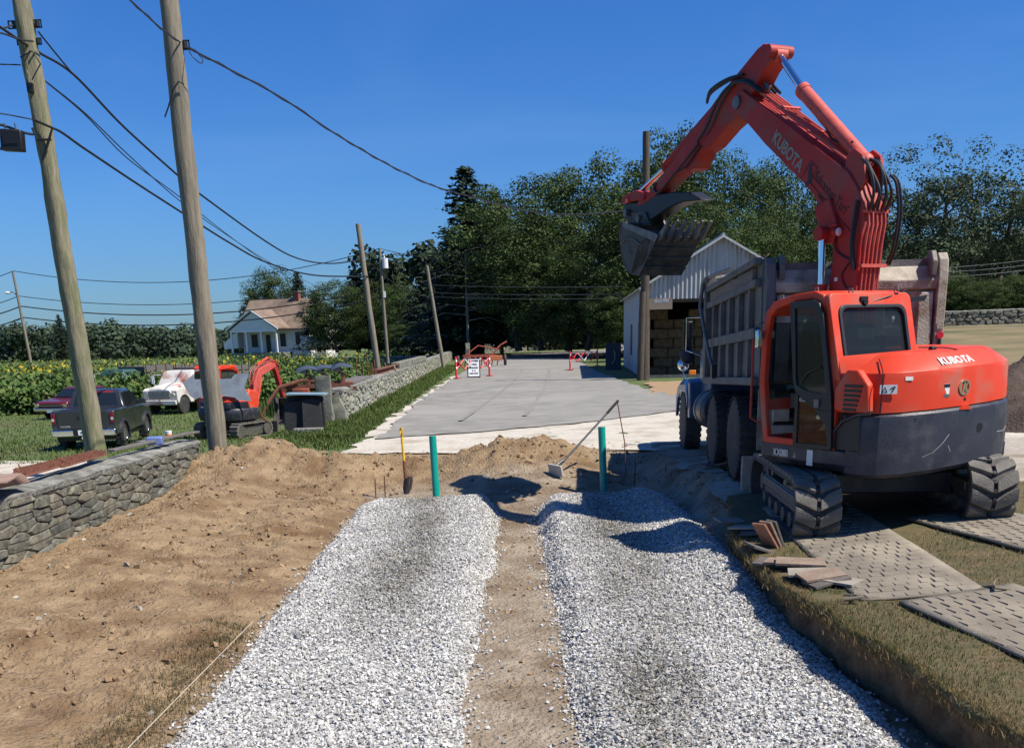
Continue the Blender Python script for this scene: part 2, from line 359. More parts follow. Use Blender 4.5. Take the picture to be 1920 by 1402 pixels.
rd = [(-2.95, 22.9), (-.6, 24.0), (1.8, 25.6), (4.6, 28.6), (7.5, 30.2), (6.2, 34), (5.45, 38), (5.3, 60), (6.0, 85), (9, 100), (40, 118), (60, 122), (60, 150), (20, 146), (4, 133), (-.9, 118), (-2.0, 95), (-2.7, 60), (-3.0, 38)]
sheet('road', m_road, rd, lambda x, y: max(yz(x, y), ground_fn(x, y)) + .022 + (0 if y < 30 else .02), .5, .16)
sheet('limestone_shoulder', m_lime, [(-3.3, 23.5), (-3.2, 38), (-2.95, 60), (-2.3, 62), (-2.6, 38), (-2.5, 23.5)], lambda x, y: ground_fn(x, y)+.022, .5, .22)
sheet('straw_ground', m_straw, [(5.1, 36), (8, 31.5), (14, 29.5), (15, 36), (14, 45), (6.3, 46)], lambda x, y: base_z(x, y)+.05, .6, .5)
sheet('farm_track', m_lime, [(-40, 26.4), (-16, 25.0), (-9, 24.0), (-6.2, 22.6), (-5.2, 22.8), (-5.4, 24.6), (-6.6, 26.0), (-9, 27.8), (-16, 28.6), (-40, 30)], lambda x, y: ground_fn(x, y)+.03, .5, .4)
sheet('field', m_dry, [(8.5, 32), (13, 24), (15, 20.5), (40, 20), (70, 60), (60, 72), (14, 62.5), (12.5, 48)], lambda x, y: ground_fn(x, y)+.03, .8, .5)

mb_ = MB(); m_mark = M('tyre_mark', (.182, .172, .154), .9, 0, (.25, .236, .208), 6, 8, .3, 200)
for x0, y0, x1, y1, bend, w_ in ((-1.2, 27, 1.2, 70, .3, .22), (.5, 28, 2.9, 70, .3, .22)):
    L_ = []; R_ = []
    for i in range(31):
        t = i/30; x = x0+(x1-x0)*t+bend*sin(pi*t); y = y0+(y1-y0)*t; q = w_/2*(.6+.5*noise.noise((t*9, x0, 0))); z = max(yz(x, y), ground_fn(x, y)) + .052; L_.append((x-q, y, z)); R_.append((x+q, y, z))
    mb_.add(L_+R_, [(i, i+31, i+32, i+1) for i in range(30)])
link('tyre_marks', mb_.mesh('tyre_marks'), m_mark, kind='stuff')
# ---------------------------------------------------------------- crushed stone beds
def bedL(y): return (-2.30 + .07*noise.noise((y*.8, 1, 0)) + .05*noise.noise((y*2.6, 5, 0)) + .4*sm(14.6, 16.1, y)**2, -.17 - .15*sm(13.5, 8, y) + .06*noise.noise((y*.9, 9, 0)) + .04*noise.noise((y*3, 2, 0)) - .3*sm(14.9, 16.1, y)**2 - .04*sm(9, 6, y))
def bedR(y):
    r = float(np.interp(y, [3, 5.8, 6.75, 8, 9.7, 11.2, 13.2, 15.8], [2.36, 2.40, 2.47, 2.46, 2.40, 2.38, 2.34, 2.2]))
    return (.44 + .06*noise.noise((y*.9, 4, 0)) + .04*noise.noise((y*3, 7, 0)) + .15*sm(14.8, 15.9, y)**2 - .05*sm(9, 6, y), r + .05*noise.noise((y*1.7, 3, 3)) - .1*sm(14.9, 15.9, y)**2)
def bed_z(x, y, e):
    a, b = e; d = min(x-a, b-x)
    ef = sm(-.10, .24, d)*(1 if x < 1.4 else 1) + (.5 if x > 1.8 and b-x < .3 else 0)*(1-sm(-.10, .24, d))
    z = -.50 + ef*(.13 + .15*sm(6, 14.5, y) + .03*fbm(x, y, 1.1, 3, 2))
    if x > 1.5: z += .13*sm(1.6, 2.4, x)*sm(7.6, 10.5, y)
    return z - .14*sm(15.2, 16.2, y)
def bed(name, fn, seed):
    ys = list(np.arange(4.2, 16.3, .12)); nx = 22
    vs = []; fs = []
    for y in ys:
        a, b = fn(y)
        for i in range(nx+1):
            x = a-.06+(b-a+.12)*i/nx; vs.append((x, y, bed_z(x, y, (a, b)) - .012))
    n1 = nx+1
    for j in range(len(ys)-1):
        for i in range(nx): k = j*n1+i; fs.append((k, k+1, k+1+n1, k+n1))
    m = M('stone_dust', (.34, .34, .325), .95, 0, (.46, .455, .435), 20, 8, .6, 80)
    link(name, np_mesh(name, np.array(vs), np.array(fs)), m, kind='structure')
base = np.array([(-1, -1, -1), (1, -1, -1), (1, 1, -1), (-1, 1, -1), (-1, -1, 1), (1, -1, 1), (1, 1, 1), (-1, 1, 1)], float)
Q = np.array([(3, 2, 1, 0), (4, 5, 6, 7), (0, 1, 5, 4), (1, 2, 6, 5), (2, 3, 7, 6), (3, 0, 4, 7)])
def rot_rand(n):
    q = RNG.normal(size=(n, 4)); q /= np.linalg.norm(q, axis=1)[:, None]; w, x, y, z = q.T
    return np.stack([np.stack([1-2*(y*y+z*z), 2*(x*y-z*w), 2*(x*z+y*w)], -1), np.stack([2*(x*y+z*w), 1-2*(x*x+z*z), 2*(y*z-x*w)], -1), np.stack([2*(x*z-y*w), 2*(y*z+x*w), 1-2*(x*x+y*y)], -1)], 1)
def stones(name, P, size, tint, mat, flat=.62, **kw):
    n = len(P)
    V = base[None] * (1 + RNG.uniform(-.5, .25, (n, 8, 3))); V[:, 4:, :2] *= RNG.uniform(.35, .95, (n, 1, 1))
    V *= np.stack([RNG.uniform(.8, 1.35, n), RNG.uniform(.6, 1, n), RNG.uniform(.4, .8, n)], -1)[:, None]
    V = np.einsum('nij,nkj->nki', rot_rand(n), V) * (size/2)[:, None, None]; V[:, :, 2] *= .85
    V += P[:, None]
    F = (Q[None] + (np.arange(n)*8)[:, None, None]).reshape(-1, 4)
    return link(name, np_mesh(name, V.reshape(-1, 3), F, False, np.repeat(tint, 6, 0)), mat, **kw)
def bed_stones(name, fn, n, seed, x0, x1, **kw):
    P = []; S = []; T = []
    rnd = random.Random(seed)
    tot = 0
    while tot < n:
        y = rnd.uniform(4.3, 16.2); a, b = fn(y); x = rnd.uniform(x0, x1)
        ov = max(a-x, x-b)
        if ov > 0 and rnd.random() > exp(-ov/.045)*.3: continue
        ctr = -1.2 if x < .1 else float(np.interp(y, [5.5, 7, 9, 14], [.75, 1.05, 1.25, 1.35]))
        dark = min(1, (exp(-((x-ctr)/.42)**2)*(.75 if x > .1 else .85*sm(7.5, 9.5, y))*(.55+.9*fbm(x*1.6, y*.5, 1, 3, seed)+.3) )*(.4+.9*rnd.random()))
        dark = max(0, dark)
        s = .013 + .019*rnd.random()**1.4
        if rnd.random() < .06: s *= 1.4
        z = bed_z(x, y, (a, b)) if ov <= 0 else max(bed_z(min(max(x, a), b), y, (a, b)), soil_z(x, y)+.01 if (x < .6 or x < 2.2) else -.5)
        P.append((x, y, z + rnd.uniform(-.004, .009))); S.append(s)
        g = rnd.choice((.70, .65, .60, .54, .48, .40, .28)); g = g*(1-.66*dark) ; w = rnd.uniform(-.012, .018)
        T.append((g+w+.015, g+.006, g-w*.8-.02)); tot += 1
    stones(name, np.array(P), np.array(S), np.array(T), m_rock, kind='stuff', **kw)
bed('gravel_bed', bedL, 1); bed('gravel_bed', bedR, 2)
bed_stones('gravel', bedL, 58000, 3, -2.5, 0.05)
bed_stones('gravel', bedR, 58000, 8, .2, 2.75)
# strays, and the broken lumps and pebbles in the soil
P = []; S = []; T = []
for i in range(9000):
    x = random.uniform(-5.7, 2.8); y = random.uniform(5, 20.8)
    if -2.3 < x < 2.5 and y < 15.6 and not (-.2 < x < .45): continue
    d = random.random()
    s = .014+.05*d**5; hp = fbm(x, y, 1.2, 3, 8)
    if hp < -.05 and random.random() < .8: continue
    if -.3 < x < .55 and y < 15.6: s *= .7; 
    P.append((x, y, soil_z(x, y)+s*.15)); S.append(s*1.2); c = random.uniform(.7, 1.1)
    T.append((.33*c, .22*c, .12*c) if random.random() < .93 else (.42, .40, .34))
for i in range(900):
    x = random.choice((random.uniform(-5.6, -2.6), random.uniform(-5.2, 2.4))); y = random.uniform(17.3, 20.2) if x > -2.6 or random.random() < .35 else random.uniform(5.5, 19)
    if fbm(x, y, 1.1, 2, 31) < .02: continue
    s = random.uniform(.035, .10)*(.6+.4*random.random()); c = random.uniform(.6, 1.0)
    P.append((x, y, soil_z(x, y)+s*.05)); S.append(s); T.append((.27*c, .175*c, .09*c))
for i in range(420):
    x = random.choice((-.26, .42)) + random.gauss(0, .10); y = random.uniform(5, 15.6)
    P.append((x, y, soil_z(x, y)+.008)); S.append(random.uniform(.02, .035)); g = random.uniform(.35, .6); T.append((g, g, g*.97))
stones('soil_clods', np.array(P), np.array(S), np.array(T), m_rock, kind='stuff')

# ---------------------------------------------------------------- grass blades
def blades(name, pts, h, w, cols, mat, lean=.5, **kw):
    n = len(pts); P = np.array(pts); a = RNG.uniform(0, 2*pi, n); hh = RNG.uniform(.5, 1.15, n)*h; le = RNG.uniform(.1, 1, n)*lean*hh
    d = np.stack([np.cos(a), np.sin(a), np.zeros(n)], 1); q = np.stack([-np.sin(a), np.cos(a), np.zeros(n)], 1)*(RNG.uniform(.6, 1.2, n)*w/2)[:, None]
    up = np.array([0, 0, 1.])
    b0 = P-q; b1 = P+q; m0 = P + d*(le*.3)[:, None] + up*(hh*.6)[:, None]; tip = P + d*le[:, None] + up*(hh)[:, None]
    V = np.stack([b0, b1, m0+q*.6, m0-q*.6, tip], 1).reshape(-1, 3); k = np.arange(n)*5
    F = np.concatenate([np.stack([k, k+1, k+2], 1), np.stack([k, k+2, k+3], 1), np.stack([k+3, k+2, k+4], 1)])
    t = np.array(cols)[RNG.integers(0, len(cols), n)]*RNG.uniform(.75, 1.25, (n, 1))
    return link(name, np_mesh(name, V, F, True, np.concatenate([t, t, t])), mat, kind='stuff', **kw)
m_blade = leaf_mat('grass_blade', (.9, .9, .9), (1, 1, 1), .3)
GC = [(.055, .085, .02), (.075, .095, .028), (.12, .115, .045), (.23, .18, .085), (.30, .23, .12), (.09, .10, .03)]
MAT_Q = [((3.36, 9.75), radians(-3), .98, 4.0), ((3.82, 5.95), radians(10), .98, 3.6), ((5.05, 8.6), radians(11), .98, 4.2)]
def on_mat(x, y):
    for (cx, cy), r, w, l in MAT_Q:
        dx, dy = x-cx, y-cy; u = dx*cos(r)+dy*sin(r); v = -dx*sin(r)+dy*cos(r)
        if abs(u) < w/2 and abs(v) < l/2: return True
    return False
pts = []
while len(pts) < 30000:
    y = random.uniform(4.3, 12.4); x = bank_edge(y) + random.random()**1.6*4.6 - .01
    if on_mat(x, y) or (3.0 < x < 5.2 and y > 10): continue
    if random.random() < sm(8.5, 11.5, y)*.85 or (y > 7.8 and x < bank_edge(y)+.5 and fbm(x, y, 2, 2) < .05): continue
    pts.append((x, y, lawn_z(x, y)-.005))
GD = [(.12, .11, .04), (.26, .19, .09), (.34, .25, .125), (.20, .155, .065), (.10, .10, .035)]
blades('grass', [p for p in pts if fbm(p[0], p[1], .9, 3, 2) > 0.12], .038, .006, GC, m_blade, .9)
blades('grass', [p for p in pts if fbm(p[0], p[1], .9, 3, 2) <= 0.12], .034, .006, GD, m_blade, 1.1)
pts = []                                                     # straw-like roots and turf hanging over the cut
for i in range(5200):
    y = random.uniform(4.3, 11.2); x = bank_edge(y) + random.gauss(.01, .035); pts.append((x, y, lawn_z(x+.05, y)-.02 - (.12*random.random() if x < bank_edge(y)+.01 else 0)))
blades('turf_fringe', pts, .05, .006, GD[1:4]+[(.12, .075, .035)], m_blade, 1.6)
pts = []
for i in range(5200):
    y = random.uniform(5.2, 9.2); x = -2.46 + random.gauss(-.12, .16) - .25*sm(7, 5.2, y)*random.random()
    pts.append((x, y, soil_z(x, y)-.003))
blades('torn_grass', pts, .05, .006, [(.09, .085, .035), (.16, .13, .06), (.12, .09, .05)], m_blade, 1.6)
G2 = [(.07, .125, .025), (.09, .15, .03), (.12, .17, .042), (.15, .17, .05), (.08, .105, .03)]
pts = []
for i in range(16000):
    y = 23.6 + 60*random.random()**1.8; x = -3.35 - random.random()*1.5 + .25*noise.noise((y, 1, 1)) 
    pts.append((x, y, base_z(x, y)))
for i in range(4200):
    y = random.uniform(21.0, 27.6); x = random.uniform(-6.3, -3.25); pts.append((x, y, ground_fn(x, y)))
for i in range(26000):
    y = 27.5 + 34*random.random()**1.5; x = random.uniform(-27, -5.6)
    pts.append((x, y, base_z(x, y)))
blades('grass', pts, .11, .035, G2, m_blade, .8)
pts = []
for i in range(9000):
    x = random.uniform(5.5, 15); y = random.uniform(12, 22)
    if x < 8 + (y-12)*.6 or fbm(x, y, .4, 2, 5) < -.05: continue
    pts.append((x, y, base_z(x, y)))
blades('grass', pts, .07, .02, G2+GD, m_blade, .9)

# ---------------------------------------------------------------- dry stone walls
def clip_poly(poly, mx, my, nx, ny):
    out = []
    for i in range(len(poly)):
        a = poly[i]; b = poly[(i+1) % len(poly)]
        da = (a[0]-mx)*nx+(a[1]-my)*ny; db = (b[0]-mx)*nx+(b[1]-my)*ny
        if da <= 0: out.append(a)
        if (da < 0) != (db < 0) and da != db: t = da/(da-db); out.append((a[0]+(b[0]-a[0])*t, a[1]+(b[1]-a[1])*t))
    return out
def cells(L, Hh, sw, sh, rnd, s0=0, grow=0):
    """irregular stones that fill a wall face L long and Hh high"""
    pts = []; z = 0; row = 0
    while z < Hh:
        h = sh*rnd.uniform(.7, 1.45)*(1+grow*(1-z/Hh)); s = -rnd.random()*sw
        while s < L+sw:
            w = sw*rnd.choice((.55, .8, 1, 1.2, 1.7))*(1+grow*(1-z/Hh)); pts.append((s+w/2, z+h/2+rnd.uniform(-.28, .28)*h)); s += w
        z += h
    an = sw/sh*.8; out = []
    P = [(x, y*an) for x, y in pts]
    for i, (x, y) in enumerate(P):
        poly = [(max(0, x-2*sw), 0), (min(L, x+2*sw), 0), (min(L, x+2*sw), Hh*an), (max(0, x-2*sw), Hh*an)]
        if x < 0 or x > L: continue
        near = sorted((q for j, q in enumerate(P) if j != i and abs(q[0]-x) < 3*sw and abs(q[1]-y) < 3*sw), key=lambda q: (q[0]-x)**2+(q[1]-y)**2)[:14]
        for q in near:
            poly = clip_poly(poly, (x+q[0])/2, (y+q[1])/2, q[0]-x, q[1]-y)
            if len(poly) < 3: break
        if len(poly) >= 3: out.append([(a, b/an) for a, b in poly])
    return out
def stone_piece(poly, place, rnd, depth, bulge, gap):
    """one stone: joint-side ring set back, rounded edge ring, bulged face"""
    cx = sum(p[0] for p in poly)/len(poly); cy = sum(p[1] for p in poly)/len(poly)
    R = max(math.hypot(p[0]-cx, p[1]-cy) for p in poly)
    if R < gap*1.6: return None
    q = []                                                  # cut corners so that the outline rounds
    n = len(poly)
    for i in range(n):
        a, b, c = poly[i-1], poly[i], poly[(i+1) % n]; t = .13
        q.append((b[0]+(a[0]-b[0])*t, b[1]+(a[1]-b[1])*t)); q.append((b[0]+(c[0]-b[0])*t, b[1]+(c[1]-b[1])*t))
    out = rnd.uniform(-.4, 1)*bulge; tx, ty = rnd.uniform(-.3, .3)*bulge/R, rnd.uniform(-.3, .5)*bulge/R
    def ring(k, o): return [place(cx+(p[0]-cx)*max(.3, 1-k/R), cy+(p[1]-cy)*max(.3, 1-k/R), o + (tx*(p[0]-cx)+ty*(p[1]-cy)) + rnd.uniform(-.15, .15)*bulge) for p in q]
    rings = [ring(gap*.5, -depth), ring(gap*.5, out-.35*bulge), ring(gap*.5+R*.16, out+.35*bulge)]
    n = len(q); vs = [v for r in rings for v in r]; fs = []
    for i in range(2):
        for k in range(n): a = i*n+k; b = i*n+(k+1) % n; fs.append((a, b, b+n, a+n))
    vs.append(place(cx, cy, out+.5*bulge)); fs += [(2*n+k, 2*n+(k+1) % n, 3*n) for k in range(n)]
    return vs, fs
def wall(name, label, p0, p1, zb, zt, width, sw, sh, bulge, gap, seed, cat='wall', singles=300, side=1, cap=True, grow=0, tintk=1, caplen=None, both=False, warm=0):
    rnd = random.Random(seed); p0 = Vector(p0); p1 = Vector(p1); L = (p1-p0).length; d = (p1-p0)/L; nn = Vector((d.y, -d.x))*side
    root = thing(name, label, cat, (p0.x, p0.y, zb(0)))
    inv = Vector((p0.x, p0.y, zb(0)))
    Hh = max(zt(t)-zb(t) for t in (0, .25, .5, .75, 1))
    def place(s, z, o):
        t = s/L; zz = zb(t) + z/Hh*(zt(t)-zb(t)); p = p0+d*s+nn*o
        return Vector((p.x, p.y, zz)) - inv
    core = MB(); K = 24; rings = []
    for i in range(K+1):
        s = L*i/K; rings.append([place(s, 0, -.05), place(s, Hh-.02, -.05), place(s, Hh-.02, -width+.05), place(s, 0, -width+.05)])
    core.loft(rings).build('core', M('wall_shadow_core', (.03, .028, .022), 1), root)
    st = []
    cl = cells(L, Hh, sw, sh, rnd, grow=grow)
    cl.sort(key=lambda c: c[0][0])
    left = []; nmade = 0
    for c in cl:
        r = stone_piece(c, place, rnd, .06, bulge, gap)
        if not r: continue
        g = rnd.choice((.75, .9, 1, 1.1, 1.25))*tintk; w = rnd.uniform(-.06, .08)+warm
        T = (g*(1+w), g, g*(1-w*.8)); big = nmade < singles
        if big:
            me = bpy.data.meshes.new('stone'); me.from_pydata(r[0], [], r[1]); me.materials.append(m_stone)
            at = me.attributes.new('tint', 'FLOAT_COLOR', 'FACE'); at.data.foreach_set('color', np.tile(np.array((*T, 1), np.float32), len(me.polygons)))
            me.shade_smooth(); me.set_sharp_from_angle(angle=radians(38)); link('stone', me, None, root); nmade += 1
        else: left.append((r, T))
    for z_ in ([-width] if both else []):
        pass
    if left:
        vs = []; fs = []; tt = []
        for (v, f), T in left:
            o = len(vs); vs += v; fs += [tuple(i+o for i in q) for q in f]; tt += [T]*len(f)
        me = bpy.data.meshes.new('stonework'); me.from_pydata(vs, [], fs); me.materials.append(m_stone)
        at = me.attributes.new('tint', 'FLOAT_COLOR', 'FACE'); at.data.foreach_set('color', np.array([(*t, 1) for t in tt], np.float32).ravel())
        me.shade_smooth(); me.set_sharp_from_angle(angle=radians(38)); link('stonework', me, None, root, kind='stuff')
    if cap:
        K = int(L/.3); rings = []
        for i in range(K+1):
            s = L*i/K; j = lambda k: .035*noise.noise((s*1.7, k, seed)) + .02*noise.noise((s*6, k, seed))
            rings.append([place(s, Hh-.03, .02+j(1)), place(s, Hh+.035+j(2)*.8, .03+j(1)), place(s, Hh+.075+j(3), -.12), place(s, Hh+.08+j(4), -width*.5), place(s, Hh+.06+j(5), -width+.1), place(s, Hh+.02, -width), place(s, Hh-.03, -width)])
        core = MB(); core.loft(rings).build('mortar_cap', m_stonecap, root)
    return root, place, Hh
NW, nw_place, nw_H = wall('stone_wall', 'near grey fieldstone wall with flat mortared top, half buried in sandy soil at left', (-5.75, 7.6), (-5.75, 19.3), lambda t: -.62, lambda t: .49-.17*t, .66, .40, .088, .030, .009, 5, grow=.5, singles=300, tintk=.68, warm=.04)
# rough upright end of the near wall
rnd = random.Random(4)
for c in cells(.66, .95, .26, .13, rnd):
    r = stone_piece(c, lambda s, z, o: Vector((-.66+s, 11.7+o, z)) + Vector((0, 0, 0)), rnd, .05, .05, .022)
    if r:
        me = bpy.data.meshes.new('stone'); me.from_pydata(r[0], [], r[1]); me.materials.append(m_stone)
        at = me.attributes.new('tint', 'FLOAT_COLOR', 'FACE'); g = rnd.uniform(.8, 1.2); at.data.foreach_set('color', np.tile(np.array((g, g, g, 1), np.float32), len(me.polygons)))
        link('stone', me, None, NW)
MW, mw_place, mw_H = wall('stone_wall', 'long grey stone wall with flat cap running beside the asphalt drive', (-4.55, 29.0), (-5.2, 104), lambda t: -.35-.02*t, lambda t: .72-.02*t, .6, .42, .10, .045, .02, 9, tintk=1.3, singles=300)
wall('stone_wall', 'low stone wall across the road end under the dark trees', (3.4, 150), (18, 158), lambda t: -.1, lambda t: .95+.35*t, .6, .55, .26, .08, .05, 12, singles=0, tintk=.9)
wall('stone_wall', 'low grey stone wall behind the red farm implement, left of the granite post', (-7.5, 132), (3.2, 149), lambda t: -.2, lambda t: 1.0, .6, .5, .24, .08, .05, 13, singles=0, tintk=1.1)
wall('stone_wall', 'white-topped stone wall between the weedy field and the dark cedars', (-30, 128), (-8, 118), lambda t: -.9, lambda t: .15, .6, .5, .24, .08, .05, 14, singles=0, tintk=1.3)
wall('stone_wall', 'long dry stone wall along the top of the dry field at right', (18, 62), (52, 66), lambda t: base_z(20, 62)-.2+.1*t, lambda t: base_z(20, 62)+.72+.35*t, .6, .45, .2, .07, .045, 15, singles=0, tintk=.8)

# standing granite posts
def granite(label, loc, w, d, h, lean=0, ry=0, name='granite_post', seed=1):
    rnd = random.Random(seed); mb = MB(); rings = []
    for i in range(9):
        z = h*i/8 - .1; k = 1 - .14*(i/8); 
        rings.append([Vector((w/2*k*a + .06*w*rnd.uniform(-1, 1), d/2*k*b + .06*d*rnd.uniform(-1, 1), z+(.03*rnd.uniform(-1, 1) if i == 8 else 0))) for a, b in ((-1, -.8), (-.8, -1), (.8, -1), (1, -.8), (1, .8), (.8, 1), (-.8, 1), (-1, .8))])
    mb.loft(rings)
    m = M('granite', (.10, .10, .085), .95, 0, (.19, .19, .16), 5, 9, .7, 30, col3=(.28, .30, .20), scale3=3)
    return mb.build(name, m, None, 30, 0, label=label, cat='post', loc=loc, rot=(lean, ry, 0))
granite('tall grey granite post at the near end of the long stone wall', (-4.93, 28.2, -.4), .46, .3, 1.72, seed=3)
granite('short leaning granite slab propped against the tall granite post', (-4.52, 28.5, -.4), .55, .25, 1.2, ry=radians(-14), seed=5, name='granite_slab')
p = G(1015, 656, -.05); granite('thin granite post beside the road bend under the trees', (p.x, p.y, -.1), .55, .5, 3.0, seed=6)
p = G(878, 686, -.3); granite('thin granite post at the far end of the long stone wall', (p.x, p.y, -.4), .42, .4, 2.1, seed=7)

# ---------------------------------------------------------------- utility poles and wires
def pole(name, label, base, h, r0, r1, lx=0, ly=0, mat=None, n=14, rough=.012, parts=None):
    root = thing(name, label, 'utility pole', base)
    K = 40 if h > 6 else 8; pts = []; rr = []
    for i in range(K+1):
        t = i/K; pts.append((lx*h*t + .02*noise.noise((t*5, base[0], 1)), ly*h*t, h*t-.3)); rr.append(r0+(r1-r0)*t)
    mb = MB(); mb.tube(pts, rr, n)
    mb.v = [(v[0]+rough*noise.noise((v[0]*9, v[1]*9, v[2]*1.5)), v[1]+rough*noise.noise((v[0]*9+5, v[1]*9, v[2]*1.5)), v[2]) for v in mb.v]
    mb.build('shaft', mat or m_pole, root, 60)
    return root
def on_pole(p, dx=0, dy=0, dz=0): return (p[0]+dx, p[1]+dy, p[2]+dz)
P1 = atY(181, 850, 24.2); P2 = atY(414, 882, 20.4)
p1 = pole('utility_pole', 'mossy leaning wooden pole behind the near stone wall, leftmost big pole with black cable box', (P1.x, P1.y, P1.z-.3), 13, .228, .165, -.0235, 0, m_pole_green, 18, .05)
p2 = pole('utility_pole', 'tall bare grey wooden pole standing in the sandy soil at the wall end', (P2.x, P2.y, P2.z-.3), 13, .185, .155, -.004, 0, m_pole, 18, .03)
def clamp(root, c, label=None, s=1):
    """iron bracket with two spools"""
    mb = MB(); x, y, z = c
    mb.box((x, y, z+.07*s), (.22*s, .03, .02)).box((x, y, z-.07*s), (.22*s, .03, .02)).box((x+.1*s, y, z), (.02, .03, .16*s)).box((x-.1*s, y, z), (.02, .03, .16*s))
    b = mb.build('bracket', m_black, root); MB().cyl((x+.02*s, y, z), .05*s, .11*s, 'Z', 12).build('insulator', m_black, b)
L1 = lambda px, py, dy=0: Vector(atY(px, py, P1.y+dy))-Vector(p1.location)
L2 = lambda px, py, dy=0: Vector(atY(px, py, P2.y+dy))-Vector(p2.location)
clamp(p2, L2(344, 85)); clamp(p1, L1(68, 45)); clamp(p1, L1(25, 47)); clamp(p1, L1(70, 78), s=.8); clamp(p1, L1(39, 80), s=.7)
MB().tube([L1(38, 108, -.25), L1(60, 96, -.3), L1(76, 120, -.3), L1(60, 150, -.3), L1(50, 132, -.28)], .014, 6).build('loose_wire', m_wire, p1)
MB().tube([L1(64, 225, -.25), L1(98, 240, -.28), L1(92, 262, -.28), L1(80, 300, -.25)], .03, 6).build('guy_strap', m_black, p1)
MB().tube([L1(96, 262, -.25), L1(70, 262, -.28), L1(60, 240, -.28)], .025, 6).build('guy_strap', m_black, p1)
MB().tube([L2(345, 158, -.2), L2(335, 153, -.22), L2(325, 168, -.22), L2(316, 200, -.2), L2(309, 220, -.2)], .014, 6).build('loose_wire', m_wire, p2)
mb = MB(); mb.box(L1(57, 165, -.2), (.12, .1, .18)); mb.build('junction_box', m_black, p1)
# splice case hanging on the messenger wire
bx = thing('cable_terminal', 'black plastic cable terminal box hanging from the wires left of the mossy pole', 'cable box', atY(24, 264, P1.y-.5))
MB().box((0, 0, 0), (.46, .22, .42), 0, 0, radians(4)).build('case', m_black, bx, 30, .03)
MB().box((-.02, -.12, -.17), (.44, .03, .06)).build('rim', m_black, bx); MB().box((0, -.12, .02), (.3, .02, .2)).build('cover', m_black, bx)
for dx in (-.12, .1): MB().tube([(dx, 0, .2), (dx, 0, .34)], .02, 6).build('hanger', m_steel, bx)

def cable(pts, r=.02, label='', name='overhead_cable', twist=False, sag=0, mat=None):
    P = [Vector(p) for p in pts]; out = []
    if len(P) == 2 and sag:
        for i in range(25): t = i/24; q = P[0].lerp(P[1], t); q.z -= sag*4*t*(1-t); out.append(q)
    else:                                     # Catmull-Rom through the points
        Q_ = [P[0]*2-P[1]] + P + [P[-1]*2-P[-2]]
        for i in range(1, len(Q_)-2):
            for k in range(8):
                t = k/8; a, b, c, d = Q_[i-1:i+3]
                out.append(.5*((2*b)+(c-a)*t+(2*a-5*b+4*c-d)*t*t+(3*b-3*c+d-a)*t**3))
        out.append(P[-1])
    mb = MB(); o = out[0].copy()
    mb.tube([p-o for p in out], r, 6)
    if twist:
        dn = []; L = 0
        for a, b in zip(out, out[1:]):
            k = max(1, int((b-a).length/.16))
            for i in range(k): dn.append(a.lerp(b, i/k))
        mb.tube([p-o+Vector((0, .022*cos(i*1.1), .022*sin(i*1.1))) for i, p in enumerate(dn)], r*.8, 5)
    return mb.build(name, mat or m_wire, None, 60, label=label, cat='cable', loc=o, group=None)
def wz(px, py, Y): return atY(px, py, Y)
def pp(lst, Ya, Yb):
    """points of one wire: depth runs from Ya to Yb along it"""
    n = len(lst)
    xs = [p[0] for p in lst]; out = []
    for px, py in lst:                        # even steps in 1/Y so that the wire is straight in plan
        t = (px-xs[0])/(xs[-1]-xs[0]); iy = 1/Ya+(1/Yb-1/Ya)*t; out.append(atY(px, py, 1/iy))
    return out
Y3 = 50.0
b3 = atY(712, 711, Y3); t3 = atY(672, 420, Y3)
p3 = pole('utility_pole', 'slender grey pole leaning behind the long stone wall, middle of the drive', (b3.x, b3.y, b3.z), (t3.z-b3.z)+.3, .15, .11, (t3.x-b3.x)/(t3.z-b3.z), 0, m_pole, 10)
b4 = atY(726, 656, 105); t4 = atY(712, 465, 105)
p4 = pole('utility_pole', 'far grey pole carrying a white transformer can', (b4.x, b4.y, b4.z-1), (t4.z-b4.z)+1.3, .17, .13, (t4.x-b4.x)/(t4.z-b4.z), 0, m_pole, 8)
q = atY(722, 494, 105)-Vector(p4.location); tr = MB().cyl(q, .3, .9, 'Z', 14).build('transformer', m_white, p4); MB().tube([q+Vector((0, 0, .4)), q+Vector((-.1, 0, .9))], .05, 6).build('bushing', m_white, tr)
q = atY(721, 552, 105)-Vector(p4.location); MB().box(q, (.2, .3, .6)).build('meter_box', m_white, p4)
MB().tube([atY(724, 505, 105)-Vector(p4.location), atY(727, 530, 105)-Vector(p4.location), atY(722, 545, 105)-Vector(p4.location)], .03, 5).build('drop_wire', m_wire, p4)
b5 = atY(831, 668, 78); t5 = atY(803, 498, 78)
p5 = pole('utility_pole', 'leaning grey pole beside the tall spruce at the end of the stone wall', (b5.x, b5.y, b5.z-.6), (t5.z-b5.z)+.9, .15, .11, (t5.x-b5.x)/(t5.z-b5.z), 0, m_pole, 8)
b7 = atY(57, 668, 110); t7 = atY(25, 508, 110)
p7 = pole('utility_pole', 'far left leaning pole with a street lamp arm above the sunflowers', (b7.x, b7.y, b7.z-1.5), (t7.z-b7.z)+1.8, .17, .12, (t7.x-b7.x)/(t7.z-b7.z), 0, m_pole, 8)
o7 = Vector(p7.location)
MB().tube([atY(32, 555, 110)-o7, atY(26, 548, 110)-o7, atY(17, 548, 110)-o7], .05, 6).build('lamp_arm', m_steel, p7)
MB().sphere(atY(14, 549, 110)-o7, .3, 8, (1, .6, .45)).build('lamp_head', m_white, p7)
b6 = atY(1208, 712, 48.6); t6 = atY(1212, 247, 48.6)
